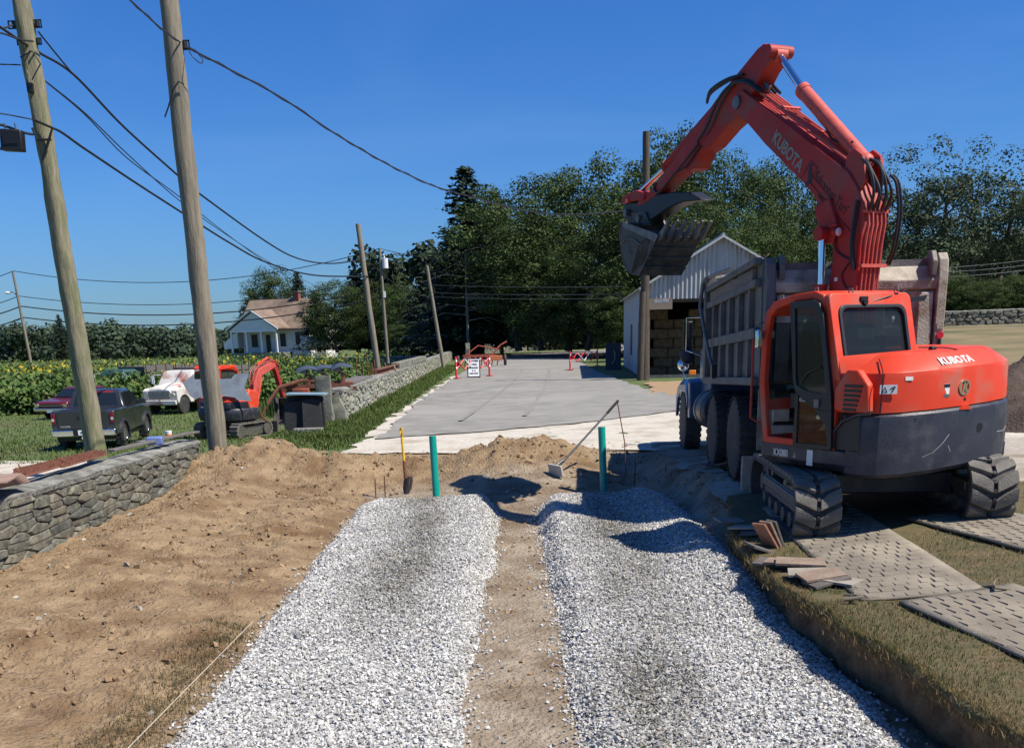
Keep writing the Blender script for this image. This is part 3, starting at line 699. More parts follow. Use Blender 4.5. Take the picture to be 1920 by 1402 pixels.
p6 = pole('utility_pole', 'dark creosoted pole at the corner of the white shed behind the bucket', (b6.x, b6.y, b6.z), (t6.z-b6.z)+.3, .24, .15, (t6.x-b6.x)/(t6.z-b6.z), 0, m_poledark, 12)
b6b = atY(1197, 712, 49.0)
pole('utility_pole', 'short dark pole stub lashed beside the creosoted pole at the shed', (b6b.x-.0, b6b.y-.6, b6b.z), 4.2, .17, .15, .02, 0, m_poledark, 10)
b8 = atY(941, 652, 128); t8 = atY(937, 585, 128)
m_yel = M('peeled_wood', (.30, .18, .08), .8, 0, (.42, .28, .15), 3, 6, .4, stretch=(6, 6, .6))
pole('wooden_post', 'short orange-brown wooden post beside the lean-to by the trees', (b8.x, b8.y, b8.z-.5), t8.z-b8.z+.8, .24, .22, 0, 0, m_yel, 8)

cable(pp([(-60, 10), (40, 78), (75, 100), (139, 141), (230, 236), (330, 326), (371, 361), (499, 453), (560, 485), (620, 494), (677, 487)], 22, Y3), .028, 'thick black cable sagging from the mossy pole top to the slender middle pole')
cable([atY(72, 60, P1.y-.3), atY(100, 95, P1.y+.3), atY(137, 140, P1.y+1.2)], .018, 'short grey dead-end wire meeting the thick cable beside the mossy pole')
cable(pp([(-60, 225), (0, 234), (60, 252), (100, 241), (160, 280), (250, 340), (340, 398), (430, 455), (500, 492), (590, 516), (690, 518)], 23, Y3), .03, 'lower black cable with splice running from the mossy pole down to the middle pole')
cable(pp([(82, 150), (160, 213), (240, 290), (335, 375), (420, 437), (520, 500), (610, 545)], 24.5, 100), .016, 'thin upper wire of the pair running from the mossy pole towards the house')
cable(pp([(82, 150), (160, 216), (240, 298), (335, 368), (440, 450), (540, 520), (610, 560)], 24.5, 101), .016, 'thin lower wire of the pair running from the mossy pole towards the house')
cable(pp([(-60, 55), (0, 62), (36, 74), (62, 78)], 22, 24), .02, 'thin black wire arriving at the mossy pole top from the left')
cable(pp([(-60, 40), (0, 53), (24, 47)], 22.5, 24), .018, 'upper wire arriving at the iron bracket of the mossy pole from the left')
cable(pp([(-60, 120), (0, 121), (38, 122)], 22, 24.2), .014, 'thin twin wire reaching the mossy pole below its brackets')
cable(pp([(-60, 208), (0, 213), (60, 224)], 23, 24), .014, 'thin wire touching the mossy pole above the cable box')
cable(pp([(205, -30), (243, 0), (300, 52), (338, 80)], 17, 20.3), .014, 'twisted service cable coming from above the camera to the bare pole', twist=True)
cable(pp([(348, 88), (420, 125), (530, 185), (640, 258), (760, 325), (860, 363), (1040, 402), (1211, 392)], 20.5, 48.4), .018, 'twisted service cable from the bare pole over the drive to the shed pole', twist=True)
cable([atY(352, 90, 20.4), atY(360, 105, 20.2), atY(376, 119, 20.3), (atY(380, 112, 20.4)), atY(370, 100, 20.5)], .009, 'small loose wire loop hanging beside the bracket of the bare pole')
for a, b, lab in (((25, 508), (712, 466), 'top'), ((35, 555), (716, 520), 'second'), ((39, 574), (719, 540), 'third'), ((43, 595), (721, 556), 'lowest')):
    A = atY(*a, 110); B = atY(*b, 105); cable([A, B], .035 if lab in ('top', 'second') else .055, lab+' of the four far power lines between the lamp pole and the transformer pole', sag=1.6 if lab != 'top' else 2.0)
    C_ = atY(a[0]-160, a[1]+28, 112); cable([C_, A], .035 if lab in ('top', 'second') else .055, lab+' far power line leaving the lamp pole to the left', sag=.5)
cable([atY(712, 466, 105), atY(1000, 480, 110)], .03, 'thin power line leaving the transformer pole to the right across the spruce', sag=.8)
cable([atY(676, 476, Y3), atY(745, 535, 60), atY(803, 558, 78)], .022, 'black line sloping from the middle pole to the leaning pole by the spruce')
for i, y in enumerate((534, 548, 556)): cable([atY(805, y, 78), atY(1170, y+3, 60)], .012, ('upper', 'middle', 'lower')[i]+' thin wire running low across the dark trees to the shed', sag=.1, mat=m_steel)
for i, (y0, y1) in enumerate(((505, 478), (512, 488), (522, 497))): cable([atY(1560, y0, 55), atY(1990, y1, 70)], .015, ('upper', 'middle', 'lower')[i]+' thin wire crossing the tall trees at right above the tipper box', sag=.3, mat=m_steel)

# ---------------------------------------------------------------- trees
def leaf_quads(P, nrm, size, tint):
    n = len(P); a = RNG.normal(size=(n, 3)); t = np.cross(nrm, a); t /= np.linalg.norm(t, axis=1)[:, None]+1e-9; b = np.cross(nrm, t)
    s = (size*RNG.uniform(.6, 1.3, n))[:, None]; asp = RNG.uniform(.5, 1, n)[:, None]
    V = np.stack([P-t*s, P-b*s*asp, P+t*s, P+b*s*asp], 1).reshape(-1, 3); F = np.arange(4*n).reshape(-1, 4); return V, F, tint
def crown_mesh(name, clumps, per, size, tints, droop=0):
    Ps = []; Ns = []; Ts = []
    for c, r, sq in clumps:
        n = int(per*(r**2)); d = RNG.normal(size=(n, 3)); d /= np.linalg.norm(d, axis=1)[:, None]
        rad = r*RNG.uniform(.45, 1.05, n)**.6; P = np.array(c)+d*rad[:, None]*np.array((1, 1, sq))
        nn = d + RNG.normal(size=(n, 3))*.38 + np.array((0, 0, .35)); nn /= np.linalg.norm(nn, axis=1)[:, None]
        Ps.append(P); Ns.append(nn); k = RNG.uniform(.82, 1.2); Ts.append(np.array(tints)[RNG.integers(0, len(tints), n)]*k*RNG.uniform(.88, 1.12, (n, 1)))
    P = np.concatenate(Ps); N = np.concatenate(Ns); T = np.concatenate(Ts)
    V, F, T = leaf_quads(P, N, np.full(len(P), size), T); return np_mesh(name, V, F, False, T)
m_leaf = leaf_mat('tree_leaf', (.85, .85, .85), (1.1, 1.1, 1.05), .2)
m_needle = leaf_mat('needles', (.85, .85, .85), (1.1, 1.1, 1.1), .08)
m_bark = M('bark', (.07, .055, .04), .9, 0, (.15, .125, .10), 4, 8, .8, 12, stretch=(3, 3, .6))
def deciduous(seed, wide=.36, sparse=1., tall=False):
    """unit-height tree: limbs branch from a tapered trunk, leaf clumps sit round the limb ends"""
    r = random.Random(seed); tk = MB(); cl = []
    bend = [(.02*r.uniform(-1, 1), .02*r.uniform(-1, 1)) for _ in range(6)]
    pts = []; x = y = 0
    for i in range(7):
        pts.append((x, y, i/6*.72 - .01)); 
        if i < 6: x += bend[i][0]; y += bend[i][1]
    tk.tube(pts, [.020, .017, .0145, .012, .009, .006, .003], 8)
    nb = 15 if not tall else 13
    for i in range(nb):
        t = .18 + .8*i/nb if not tall else .32+.66*i/nb; k = min(5, int(t*6)); b = Vector(pts[k]).lerp(Vector(pts[min(6, k+1)]), t*6-k if t*6-k < 1 else 1)
        a = i*2.4+r.uniform(-.5, .5); ln = wide*(1-.45*abs(t-.42))*r.uniform(.6, 1.05)*(.62 if tall else 1)
        up = r.uniform(.35, .9) if not tall else r.uniform(.7, 1.6); d = Vector((cos(a), sin(a), up)).normalized()
        e = b+d*ln; m = b.lerp(e, .5)+Vector((0, 0, -.015)); tk.tube([b, m, e], [.007, .0045, .0015], 5)
        cl.append((e, r.uniform(.075, .12)*(1 if not tall else .72), .75)); cl.append((m+Vector((r.uniform(-.05, .05), r.uniform(-.05, .05), .03)), r.uniform(.06, .1)*(1 if not tall else .6), .8))
        for q in range(2):
            d2 = (d+Vector((r.uniform(-.8, .8), r.uniform(-.8, .8), r.uniform(-.2, .6)))).normalized(); e2 = m+d2*ln*.55; tk.tube([m, e2], [.003, .001], 4)
            cl.append((e2, r.uniform(.05, .095)*(1 if not tall else .7), .7))
    cl.append((Vector(pts[6])+Vector((0, 0, .1)), .13 if not tall else .07, .9)); cl.append((Vector(pts[6])+Vector((.05, 0, .2)), .07, .9))
    if not tall:
        for i in range(16):
            a = i*2.1; cl.append((Vector((cos(a)*wide*r.uniform(.3, .8), sin(a)*wide*r.uniform(.3, .8), r.uniform(.06, .4))), r.uniform(.07, .11), .8))
        for i in range(44):                     # the rounded mass of the crown, clump by clump
            zz = 1-2*(i+.5)/44; a = i*2.39996; q = sqrt(1-zz*zz)*r.uniform(.72, 1.02); w_ = wide*1.12
            cl.append((Vector((cos(a)*q*w_, sin(a)*q*w_, .54+zz*.38*r.uniform(.85, 1.05))), r.uniform(.055, .10), .7))
    return tk.mesh('trunk', 40), crown_mesh('crown', [(tuple(c), rr, s) for c, rr, s in cl], 34000*sparse, .0066, [(.05, .08, .022), (.06, .095, .026), (.042, .068, .02), (.075, .11, .034)] if not tall else [(.065, .09, .045), (.08, .11, .055), (.055, .08, .042)])
def spruce(seed, wide=.2):
    r = random.Random(seed); tk = MB(); tk.tube([(0, 0, -.01), (0, 0, .5), (0, 0, .98)], [.016, .01, .002], 8)
    Ps = []; Ns = []
    for lv in range(46):
        t = .06+.93*lv/46; R = wide*(1-t)**.8*r.uniform(.8, 1.15)+.012
        for k in range(int(7+9*(1-t))):
            a = r.uniform(0, 6.28); ln = R*r.uniform(.6, 1.15); n = int(10+190*ln)
            u = np.sort(RNG.uniform(.15, 1, n)); z = t - u*ln*.32 + u*u*ln*.16
            P = np.stack([np.cos(a)*u*ln, np.sin(a)*u*ln, z], 1)+RNG.normal(size=(n, 3))*np.array((.006, .006, .004))*(1+ln*4)
            Ps.append(P); nn = np.tile(np.array((-np.sin(a)*.2+np.cos(a)*.5, np.cos(a)*.2+np.sin(a)*.5, .8)), (n, 1))+RNG.normal(size=(n, 3))*.5; Ns.append(nn/np.linalg.norm(nn, axis=1)[:, None])
        if lv % 2 == 0:
            a = r.uniform(0, 6.28); tk.tube([(0, 0, t), (cos(a)*R*.8, sin(a)*R*.8, t-R*.2)], [.003, .001], 4)
    P = np.concatenate(Ps); N = np.concatenate(Ns); T = np.array([(.022, .040, .024), (.034, .056, .034), (.048, .07, .045)])[RNG.integers(0, 3, len(P))]*RNG.uniform(.7, 1.3, (len(P), 1))
    V, F, T = leaf_quads(P, N, np.full(len(P), .0085), T); return tk.mesh('trunk', 40), np_mesh('crown', V, F, False, T)
DEC = [deciduous(s, w) for s, w in ((1, .36), (2, .31), (3, .40), (5, .28))]
TALL = [deciduous(s, .26, .8, True) for s in (11, 12, 14)]
SPR = [spruce(21), spruce(22, .26)]
def tree(name, label, px, ptop, pbase, Y, src, mat, wide=1, rz=None, group=None, zb=None):
    a = atY(px, ptop, Y); b = atY(px, pbase, Y); z0 = b.z if zb is None else zb; h = a.z-z0
    t = thing(name, label, 'tree', (a.x, Y, z0), rz if rz is not None else random.uniform(0, 6.28), group)
    k = h/1.0
    for nm, me, m in (('trunk', src[0], m_bark), ('crown', src[1], mat)):
        o = link(nm, me, m, t); o.scale = (k*wide, k*wide, k)
    return t
tree('spruce_tree', 'tall dark spruce rising over the left edge of the central woods', 872, 306, 652, 118, SPR[0], m_needle, 1.9)
tree('spruce_tree', 'dark spruce tucked just right of the tallest spruce', 925, 352, 652, 124, SPR[1], m_needle, 1.6)
tree('spruce_tree', 'lower dark spruce left of the leaning pole by the woods', 842, 440, 655, 126, SPR[1], m_needle, 1.4)
for i, (px, t, Y, s, w, lab) in enumerate((
    (965, 316, 112, 0, 1.15, 'broad dark maple right of the tall spruce'),
    (1062, 302, 112, 1, 1.2, 'dark rounded tree over the middle of the road end'),
    (1010, 372, 104, 3, 1.3, 'lower leafy tree in front of the rounded tree over the road end'),
    (1150, 262, 108, 2, 1.1, 'big spreading tree left of the shed pole top'),
    (1215, 300, 96, 3, 1.25, 'dense green tree directly above the excavator bucket'),
    (1100, 420, 98, 0, 1.25, 'shorter shaded tree left of the white shed'),
    (1285, 206, 100, 0, .85, 'tallest leafy tree behind the excavator stick'),
    (1385, 262, 94, 2, .8, 'bright green maple under the excavator boom'),
    (1320, 350, 80, 1, 1.1, 'sunlit leafy tree just behind the shed roof'),
    (1440, 380, 84, 0, 1.0, 'leafy tree behind the boom and the tipper box'),
    (1490, 270, 104, 3, .9, 'tree seen between boom and arm cylinder'),
    (1590, 350, 94, 1, 1.1, 'leafy tree behind the boom foot'))):
    tree('maple_tree', lab, px, t, 655 if Y > 90 else 640, Y, DEC[s], m_leaf, w)
for i, (px, t, Y, s, w, lab) in enumerate((
    (1668, 262, 84, 0, 1.3, 'open airy tree with round top just right of the boom'),
    (1725, 258, 88, 1, 1.2, 'airy tree with forked trunk above the tipper tail post'),
    (1790, 236, 80, 2, 1.25, 'tall slender tree with visible dark trunk above the dry field'),
    (1850, 235, 82, 0, 1.2, 'tallest slender tree near the right edge with leaning top'),
    (1905, 262, 84, 1, 1.3, 'slender tree at the right picture edge'),
    (1620, 300, 96, 2, 1.2, 'airy tree half hidden behind the boom hoses'),
    (1960, 300, 80, 0, 1.4, 'tree just beyond the right picture edge'),
    (1760, 330, 96, 0, 1.4, 'darker airy tree in the second row above the dry field'),
    (1880, 380, 96, 1, 1.5, 'lower airy tree in the second row at the right edge'))):
    tree('slender_tree', lab, px, t, 600, Y, TALL[s], m_leaf, w)
for i, (px, t, Y, s, w, lab) in enumerate((
    (1790, 508, 74, 3, 2.2, 'round bush behind the field wall beside the tipper post'),
    (1850, 520, 72, 0, 1.8, 'low round bush behind the middle of the field wall'),
    (1905, 510, 73, 1, 2.0, 'round bush behind the field wall at the right edge'),
    (1960, 505, 73, 2, 2.0, 'bush beyond the right edge behind the field wall'),
    (1740, 505, 76, 2, 1.9, 'bush behind the tipper tail post'),
    (1690, 490, 86, 0, 1.9, 'dark bush behind the tipper box, right of the boom'))):
    tree('bush', lab, px, t, 604, Y, DEC[s], m_leaf, w)
for i, (px, t, Y, s, w, k, lab) in enumerate((
    (508, 492, 185, 3, 1.3, 0, 'round-topped tree directly behind the house'),
    (556, 506, 180, 0, 1.3, 1, 'pointed cedar at the right shoulder of the round tree behind the house'),
    (470, 540, 190, 1, 1.8, 1, 'spreading cedar behind the left roof slope of the house'),
    (622, 516, 150, 1, 1.35, 0, 'wide dark rounded tree right of the house'),
    (662, 503, 155, 0, 2.0, 1, 'pointed dark cedar left of the middle pole'),
    (590, 545, 156, 0, 2.2, 1, 'dark cedar close to the right gable of the house'),
    (695, 516, 150, 2, 1.1, 0, 'dark rounded tree between the middle and the transformer pole'),
    (748, 520, 145, 0, 1.15, 0, 'dark rounded tree just right of the transformer pole'),
    (787, 516, 140, 1, 1.9, 1, 'dark cedar left of the leaning pole'),
    (815, 520, 150, 0, 2.2, 1, 'dark cedar behind the leaning pole'),
    (108, 588, 150, 1, 1.4, 1, 'ragged lone conifer behind the mossy pole'))):
    tree('cedar_tree' if k else 'round_tree', lab, px, t, 660, Y, (SPR if k else DEC)[s], m_needle if k else m_leaf, w)
# undergrowth along the foot of the woods
for i, (px, t, Y, s, w, lab) in enumerate((
    (960, 560, 132, 0, 1.9, 'low dark shrub behind the far stone wall, left one'), (1040, 540, 128, 1, 1.9, 'low dark shrub behind the far stone wall, middle one'),
    (1110, 560, 126, 2, 1.8, 'low shrub behind the far wall left of the shed'), (1150, 520, 92, 3, 1.5, 'shrub beside the back corner of the shed'),
    (760, 600, 128, 2, 2.0, 'low shrub under the cedars beyond the weedy field'), (850, 590, 135, 3, 1.8, 'low shrub at the foot of the tall spruce'))):
    tree('shrub', lab, px, t, 652, Y, DEC[s], m_leaf, w)
# dead branches on the spruce side
r_ = random.Random(5); mb = MB(); o = atY(878, 640, 110)
for i in range(26):
    z = r_.uniform(2, 9); a = r_.uniform(-1, 1)*.9+(0 if r_.random() < .6 else pi); L_ = r_.uniform(2, 5); mb.tube([(0, 0, z), (cos(a)*L_*.5, -abs(sin(a))*L_*.3, z+.25), (cos(a)*L_, -abs(sin(a))*L_*.6, z-.3*L_*.3)], [.05, .035, .015], 4)
mb.tube([(0, 0, -.5), (0, 0, 8.5)], [.16, .06], 8)
mb.build('dead_tree', M('dead_wood', (.16, .14, .12), .9, 0, (.24, .22, .19), 3), None, label='bare dead trunk with grey drooping twigs at the foot of the tall spruce', cat='tree', loc=o)
# far wood on the left horizon: a mass nobody could count
cl = []
for i in range(1000):
    x = random.uniform(-230, -52); Y = random.uniform(270, 330); h = 4.5+2.4*noise.noise((x*.03, 0, 0))+2*noise.noise((x*.12, 3, 0)) + (1.5 if -150 < x < -85 else 0)
    cl.append(((x, Y, random.uniform(-1, h)), random.uniform(1.1, 3.2), random.uniform(.7, 1.3)))
link('distant_wood', crown_mesh('distant_wood', cl, 22, .5, [(.045, .07, .045), (.055, .085, .05), (.065, .095, .05)]), m_leaf, kind='stuff')  # leaf tints lightened and blued: distance haze put into their colour
cl = []
for i in range(260):
    x = random.uniform(-20, 75); Y = random.uniform(150, 165); cl.append(((x, Y, random.uniform(0, 13)), random.uniform(2, 3.6), .9))
link('wood_behind', crown_mesh('wood_behind', cl, 26, .45, [(.022, .038, .018), (.03, .05, .02)]), m_leaf, kind='stuff')
cl = []
for i in range(200):
    x = random.uniform(14, 75); Y = random.uniform(100, 118); cl.append(((x, Y, random.uniform(0, 9)), random.uniform(2, 3.4), .9))
link('wood_behind', crown_mesh('wood_behind', cl, 26, .4, [(.03, .045, .022), (.04, .06, .03)]), m_leaf, kind='stuff')

# ---------------------------------------------------------------- sunflower field and weeds
Ps = []; Ns = []; Ts = []; Ss = []; hd = []
def plant(x, y, n, hgt):
    z0 = base_z(x, y)
    for k in range(n):
        t = (k+.6)/n; a = random.uniform(0, 6.28); rr = random.uniform(.08, .3); Ps.append((x+cos(a)*rr, y+sin(a)*rr, z0+hgt*t*random.uniform(.9, 1.02)))
        Ns.append((cos(a)*.7, sin(a)*.7, random.uniform(.3, .9))); c = random.choice(((.07, .13, .03), (.09, .16, .04), (.055, .10, .025), (.13, .17, .05))); k2 = .55+.55*t
        Ts.append((c[0], c[1], c[2])); Ss.append(random.uniform(.09, .17))
def front(x): return 54.5 + 2*noise.noise((x*.1, 0, 0)) + (0 if x < -14 else (x+14)*1.6)
for i in range(5200):
    x = random.uniform(-46, -9); y = front(x) + 7*random.random()**1.3; plant(x, y, 11, random.uniform(1.5, 2.05)*(.75+.25*sm(0, 3, y-front(x))))
for i in range(5200):
    x = random.uniform(-80, -12); y = front(x) + 7 + 75*random.random(); plant(x, y, 5, random.uniform(1.7, 2.25))
for i in range(620):
    x = random.uniform(-60, -12); y = front(x)+ 6 + 30*random.random()**1.4; hd.append((x, y, base_z(x, y)+random.uniform(1.75, 2.25)))
N_ = np.array(Ns); N_ = N_/np.linalg.norm(N_, axis=1)[:, None]
V, F, T = leaf_quads(np.array(Ps), N_, np.array(Ss), np.array(Ts)); n0 = len(V)
hp = np.array(hd); nn = np.tile(np.array((.35, -.8, -.1)), (len(hp), 1))+RNG.normal(size=(len(hp), 3))*.35; nn /= np.linalg.norm(nn, axis=1)[:, None]
V2, F2, T2 = leaf_quads(hp, nn, np.full(len(hp), .10), np.tile(np.array((.62, .50, .05)), (len(hp), 1))*RNG.uniform(.5, 1.15, (len(hp), 1)))
link('sunflowers', np_mesh('sunflowers', np.concatenate([V, V2]), np.concatenate([F, F2+n0]), False, np.concatenate([T, T2])), m_leaf, kind='stuff')
pts = []
for i in range(30000):
    x = random.uniform(-22, -5.6); y = 40 + 78*random.random()**1.4
    if y < 44 + (-x-6)*.55: continue
    if x < -12 and y < front(x)+25: continue
    pts.append((x, y, base_z(x, y)-.1))
blades('tall_weeds', pts, .95, .07, [(.07, .12, .022), (.09, .15, .03), (.11, .15, .04), (.055, .09, .02)], m_blade, .35)
pts = []
for i in range(700):                                          # weeds along the foot of the long wall and round the posts
    y = random.uniform(26, 60); x = -4.35 + .2*random.random(); pts.append((x, y, base_z(x, y)))
blades('weeds', pts, .22, .03, G2, m_blade, .5)
# ---------------------------------------------------------------- the big orange excavator
def grime(base, dirt, scale=3, amt=(.52, .75)):
    return dict(col2=base, scale=scale)
m_or = M('orange_paint', (.60, .045, .014), .48, 0, (.68, .056, .018), 2.5, 8, .05, 80, spec=.35, col3=(.46, .12, .075), scale3=2.6)
m_orf = M('faded_boom_paint', (.34, .022, .018), .55, 0, (.41, .032, .024), 2.2, 8, .12, 60, spec=.35, col3=(.25, .065, .05), scale3=2.5)
m_dk = M('dark_blue_grey_paint', (.016, .018, .028), .45, 0, (.034, .036, .050), 3, 9, .15, 50, col3=(.060, .058, .064), scale3=5)
m_bkt = M('bucket_steel', (.060, .060, .058), .6, .35, (.115, .11, .10), 5, 10, .4, 40, col3=(.16, .15, .13), scale3=4)
m_hose = M('hydraulic_hose', (.012, .012, .013), .45)
m_grey = M('seat_grey', (.16, .18, .15), .8); m_seat = M('seat_dark', (.02, .02, .022), .8)
m_sticker = M('sticker_white', (.72, .72, .70), .5)
m_silver = M('silver_lettering', (.55, .55, .54), .45, .2)
m_orlam = M('amber_lens', (.9, .25, .03), .25)
GL = glass('cab_glass', (.03, .04, .04), .38)
def text_on(parent, s, size, c, xd, nrm, mat, **kw):
    X = Vector(xd).normalized(); Z = Vector(nrm).normalized(); Z = (Z - X*Z.dot(X)).normalized(); Y = Z.cross(X)
    o = text_part(s, size, mat, parent, (0, 0, 0), (0, 0, 0), **kw)
    mt = Matrix((X, Y, Z)).transposed().to_4x4(); mt.translation = Vector(c); o.matrix_local = mt; return o
EX = thing('excavator', 'large orange tracked excavator with raised arm and dark scratched counterweight', 'excavator', (4.05, 11.2, 0), radians(24))
EXM = Matrix.Translation((4.05, 11.2, 0)) @ Matrix.Rotation(radians(24), 4, 'Z')
def place_world(o, loc, rz): o.matrix_local = EXM.inverted() @ (Matrix.Translation(loc) @ Matrix.Rotation(rz, 4, 'Z')); return o
# crawler tracks
TR_, TLn = .295, 2.62; half = TLn/2-TR_; per = 4*half+2*pi*TR_
def on_track(s, r=TR_):
    s %= per; st = 2*half; ar = pi*TR_
    if s < st: return (-half+s, TR_+r, 0.)                                   # top run
    s -= st
    if s < ar: a = s/TR_; return (half+r*sin(a), TR_+r*cos(a), -a)
    s -= ar
    if s < st: return (half-s, TR_-r, -pi)
    a = (s-st)/TR_; return (-half-r*sin(a), TR_-r*cos(a), -pi-a)
def lug_mesh(side, curved):
    """one slanted tread block, half the belt wide"""
    mb = MB(); n = 3 if curved else 1; L = .148; R = TR_; h = .04; rings = []
    for i in range(n+1):
        t = i/n-.5
        row = []
        for (x, sk, k) in ((.022, -.5, .0), (.10, -.05, 0), (.228, .5, 0)):
            s = t*L*(.96 if x > .03 else .8) + sk*.10
            for hh in (0, h):
                e = .012 if hh else 0; s2 = s - (e if i == n else -e if i == 0 else 0)
                if curved: a = s2/R; row.append(Vector((side*x, (R+hh)*sin(a), (R+hh)*cos(a)-R)))
                else: row.append(Vector((side*x, s2, hh)))
        rings.append([row[0], row[2], row[4], row[5], row[3], row[1]])
    mb.loft(rings); return mb.mesh('lug', 20)
LUG = {(s, c): lug_mesh(s, c) for s in (-1, 1) for c in (0, 1)}
for m_ in LUG.values(): m_.materials.append(m_trackrub)
for (tx, tz) in ((3.12, .03), (4.87, .165)):
    tr = MB(); K = 72; path = [on_track(per*i/K) for i in range(K)]
    outer = [(p[0], p[1]) for p in path]; inner = [on_track(per*i/K, TR_-.045)[:2] for i in range(K)]
    tr.ring(outer, inner, -.225, .225); o = tr.build('track', m_rubber, EX, 30); place_world(o, (tx+.06, 10.06+TLn/2, tz), radians(-3.5))
    n = 34
    for i in range(n):
        s = per*i/n; y, z, a = on_track(s); cv = 0 if (s % per < 2*half-.03 and s > .03) or (2*half+pi*TR_+.03 < s < 4*half+pi*TR_-.03) else 1
        for sd_ in (-1, 1):
            q = link('lug', LUG[(sd_, cv)], None, o); q.location = (0, y, z); q.rotation_euler = (a, 0, 0)
    g = MB()
    for i in range(68): y, z, a = on_track(per*i/68, TR_+.012); g.box((0, y, z), (.03, .035, .05), 0, a)
    g.build('guide_teeth', m_rubber, o)
    f = MB(); f.box((0, 0, TR_), (.24, TLn-.62, .2)); f.box((-.13, 0, TR_+.03), (.03, TLn-.8, .11)); f.box((0, -.3, TR_+.12), (.2, .5, .08)); f.build('track_frame', m_steel, o, 30, .015)
    for yy in (-half, half):
        w = MB(); w.lathe((0, yy, TR_), [(-.14, .05), (-.14, .1), (-.10, .12), (-.10, .235), (.10, .235), (.10, .12), (.14, .1), (.14, .05)], 'X', 24); w.build('idler' if yy > 0 else 'sprocket', m_steel, o)
    for k in range(5): MB().cyl((0, -.72+.36*k, .11), .09, .32, 'X', 14).build('roller', m_steel, o)
    for k in (-.4, .35): MB().cyl((0, k, TR_*2-.1), .055, .3, 'X', 12).build('roller', m_steel, o)
mb = MB(); mb.box((0, 0, .42), (1.5, .9, .22)).cyl((0, 0, .58), .5, .22, 'Z', 28)
o = mb.build('car_body', m_dk, EX, 30, .02); place_world(o, (4.05, 11.35, .05), radians(-3.5))
mb = MB(); mb.prism([(-.02, 0), (.05, 0), (.10, .22), (.07, .44), (0, .44), (.0, .22)], -1.08, 1.08, 'X'); mb.bb(-.7, -.55, -.5, 0, .12, .24).bb(.55, .7, -.5, 0, .12, .24)
o = mb.build('dozer_blade', M('blade_paint', (.25, .22, .17), .7, 0, (.4, .36, .29), 4, 8, .3), EX, 30, .01); place_world(o, (4.05, 12.83, .12), radians(-3.5))
# upper structure
ARC = [(-1.05, -.68), (-1.04, -.86), (-.97, -1.02), (-.80, -1.12), (-.4, -1.17), (0, -1.15), (.4, -1.09), (.75, -.98), (.95, -.84), (1.02, -.68), (1.02, -.5)]
def inset(k, kz=1): return [(u*(1-k*.9), -.6+(v+.6)*(1-k)) for u, v in ARC]
mb = MB()
lv = [(.66, .055), (.70, .0), (.9, -.005), (1.2, 0), (1.255, .01), (1.28, .05)]
rings = [[Vector((u, v, z + .07*(u+1)/2 + (.0 if z > .8 else .02*(u+1)))) for u, v in inset(k) + [(.9, -.45), (-.9, -.45)]] for z, k in lv]
cw = mb.loft(rings).build('counterweight', m_dk, EX, 32)
MB().cyl((.25, -1.105, 1.10), .045, .03, 'Y', 16).build('plug', m_black, cw)
for u, v, s in ((-.62, -1.11, 1), (.90, -.86, -1)):
    MB().box((u, v+.02, .82), (.16, .05, .09), radians(-18 if s > 0 else 38)).build('lifting_pocket', m_black, cw, 30, .02)
for u, v in ((-.66, -1.115), (.93, -.83)):
    MB().prism([(-.05, .06), (.05, .06), (-.03, -.08)], 0, .05, 'Y').build('tie_down_lug', m_dk, cw, loc=(u, v-.02, 1.18), rot=(0, 0, radians(-18 if u < 0 else 38)))
scr = MB()                                                   # scratches through the paint
for pts in ([(-.20, -1.162, 1.06), (-.28, -1.165, .98), (-.40, -1.170, .9), (-.52, -1.155, .86)], [(-.20, -1.162, .95), (-.16, -1.158, .89)], [(.6, -1.032, 1.03), (.75, -.982, 1.03), (.93, -.855, 1.06)]):
    scr.tube(pts, .004, 4)
scr.build('scratch', M('scratch_metal', (.35, .34, .34), .5), cw)
skirt = [(-1.05, .66), (-1.06, .0), (-1.06, -.5), (-1.05, -.8), (-.9, -1.0), (.9, -.9), (1.05, -.6), (1.05, .5), (.6, .75), (-.6, .75)]
mb = MB(); mb.loft([[Vector((u*(.93 if z < .75 else 1), v*(.93 if z < .75 else 1), z)) for u, v in skirt] for z in (.69, .76, .905)])
dk = mb.build('deck', m_dk, EX, 32, .01)
mb = MB(); mb.prism([(-.50, .91), (-.50, 1.10), (-.62, 1.22), (-.80, 1.28), (-.86, 1.28), (-.86, .91)], -1.055, -.9, 'X').build('side_cover', m_black, EX, 30, .015)
mb = MB(); mb.tube([(-1.06, -.5, 1.09), (-1.07, -.62, 1.2), (-1.07, -.82, 1.275), (-1.05, -.98, 1.295)], .013, 6).build('trim_strip', m_dk, EX)
